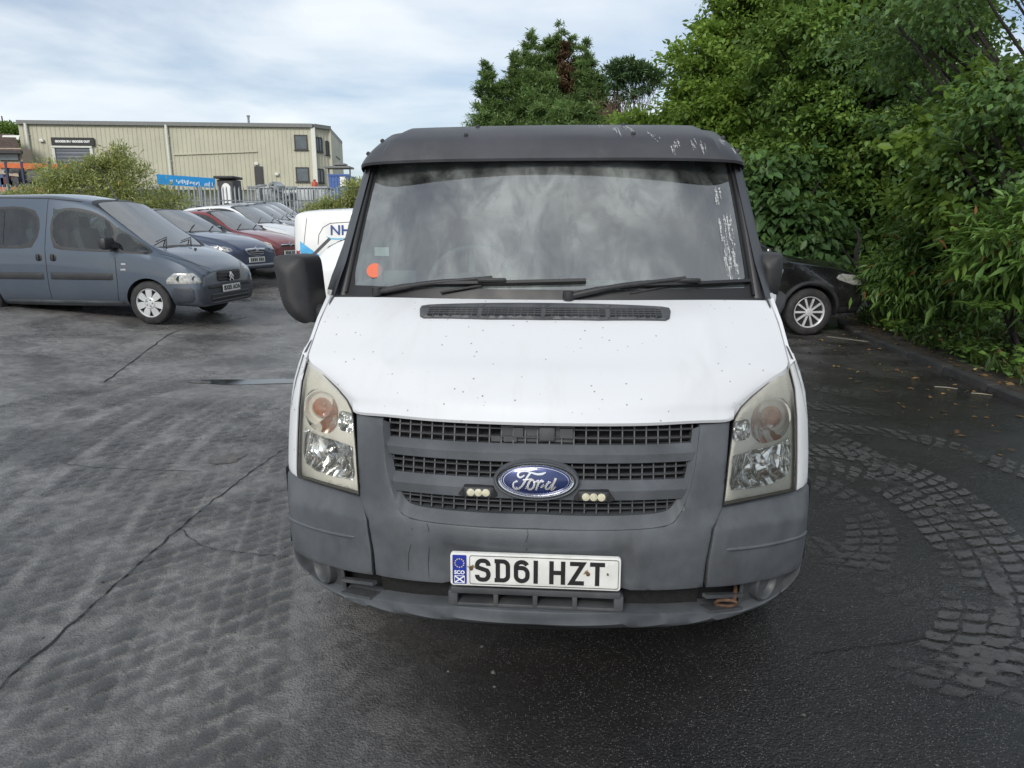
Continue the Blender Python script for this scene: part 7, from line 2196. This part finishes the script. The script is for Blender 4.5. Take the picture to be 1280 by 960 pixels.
# willowy bushes by the fence
def bush(label, blobs, base, n, seed, mat, leaf=.11, kind='lance', h=2.6, cl=.30, per=60):
    return tree('bush', label, 'bush', base, h, blobs, n, per, leaf, kind, mat, M['bark'], .06, cl, 'bushes in front of the palisade fence', seed, 40, droop=-.25, stems=5)
bush('broad yellow green bush overgrowing the fence behind the slate blue people carrier',
     [B(60, 250, 25, 1.2, .6, .8), B(110, 238, 25.2, 1.3, .6, 1.0), B(160, 240, 25.4, 1.3, .6, 1.0), B(205, 258, 25.8, .9, .5, .55), B(145, 215, 25.5, .7, .4, .6), B(75, 228, 25.2, .6, .4, .6), B(30, 255, 25, .7, .5, .6), B(115, 214, 25.5, .3, .3, .5), B(152, 200, 25.5, .18, .2, .45), B(60, 212, 25.4, .2, .2, .4)],
     (at(130, 250, 25.3).x, 25.3, .4), 380, 41, M['leaf_willow'], .14)
bush('smaller bush beside the van windscreen pillar, above the small white van',
     [B(420, 258, 30, .9, .5, .35), B(446, 240, 30, .55, .5, .6), B(395, 264, 30, .5, .4, .2), B(475, 245, 30.2, 1.0, .5, .8)],
     (at(430, 250, 30).x, 30, .55), 170, 42, M['leaf_willow'], .15)
tree('broadleaf_tree', 'distant leafy tree behind the brown roofed house at the far left', 'tree', (at(5, 160, 72).x, 72, 4.2), 10,
     [B(8, 168, 72, 1.8, 1.2, 1.0), B(-15, 163, 72, 1.5, 1.2, 1.2), B(22, 172, 72, .9, .9, .8)], 110, 60, .34, 'diamond', M['leaf_mid'], M['bark'], .2, .6, None, 43, 22)

# ground cover on the verge: grass tufts, low weeds, fallen leaves
r = np.random.default_rng(77)
def on_verge(n, k0, k1, t0, t1):
    P = []
    for _ in range(n):
        t_ = r.uniform(t0, t1); k_ = r.uniform(k0, k1); p = interp_poly(kc, t_); q = interp_poly(kc, min(1, t_ + .01)); d = (q - p).normalized(); nn = Vector((d.y, -d.x, 0)); x = p + nn * k_
        P.append((x.x, x.y, vz(x.x, x.y, max(0, k_ - .13))))
    return np.array(P)
C = on_verge(900, .32, 2.6, .12, .86); n = len(C) * 16
P = np.repeat(C, 16, 0) + r.normal(size=(n, 3)) * np.array([.05, .05, .0]); D = unit(r.normal(size=(n, 3)) * .5 + np.array([-.15, -.1, 1.0])); U = unit(r.normal(size=(n, 3)) + np.array([0, 0, .1]))
o = link('grass', leaves_mesh('grass', P, D, U, r.uniform(.06, .20, n), 'lance', leaf_mat('grass_blade', (.03, .065, .014), (.08, .12, .03), .5, .25, dead=(.18, .13, .06)))); tag(o, kind='stuff')
C = on_verge(420, .38, 2.8, .12, .90); n = len(C) * 26
P = np.repeat(C, 26, 0) + r.normal(size=(n, 3)) * np.array([.10, .10, .05]) + np.array([0, 0, .12]); D = unit(r.normal(size=(n, 3)) * np.array([1, 1, .4]) + np.array([0, 0, .1])); U = unit(r.normal(size=(n, 3)) * .4 + np.array([0, 0, 1.]))
o = link('weeds', leaves_mesh('weeds', P, D, U, r.uniform(.05, .12, n), 'diamond', M['leaf_gloss'])); tag(o, kind='stuff')
C1 = on_verge(1500, .13, 1.6, .10, .9); C2 = on_verge(240, -1.2, .0, .10, .8); C2[:, 2] = .012
P = np.concatenate([C1 + np.array([0, 0, .012]), C2]); n = len(P); D = unit(r.normal(size=(n, 3)) * np.array([1, 1, .12])); U = unit(r.normal(size=(n, 3)) * .25 + np.array([0, 0, 1.]))
o = link('leaf_litter', leaves_mesh('leaf_litter', P, D, U, r.uniform(.03, .085, n), 'diamond', leaf_mat('fallen_leaf', (.10, .05, .02), (.24, .16, .06), .7, .1, .3, dead=(.4, .33, .15)))); tag(o, kind='stuff')
# twigs lying on the tarmac
for (px, py, a, L, lab) in ((1168, 484, -.5, .20, 'short pale twig on the wet tarmac, nearer the van'), (1214, 492, -.55, .17, 'short pale twig on the wet tarmac, nearer the kerb')):
    p = at(px, py, 7.0); d_ = p - Vector((0, 0, CAM_H)); p = Vector((0, 0, CAM_H)) + d_ * (-CAM_H / d_.z)
    tw = MB(); e = Vector((math.cos(a), math.sin(a), 0)) * L
    tw.tube([p + Vector((0, 0, .006)), p + e * .5 + Vector((0, .01, .008)), p + e + Vector((0, 0, .006))], [.004, .005, .003], 6)
    tag(tw.build('twig', basic('pale_twig', (.3, .27, .2), .8), None), lab, 'twig', 'twigs on the tarmac')
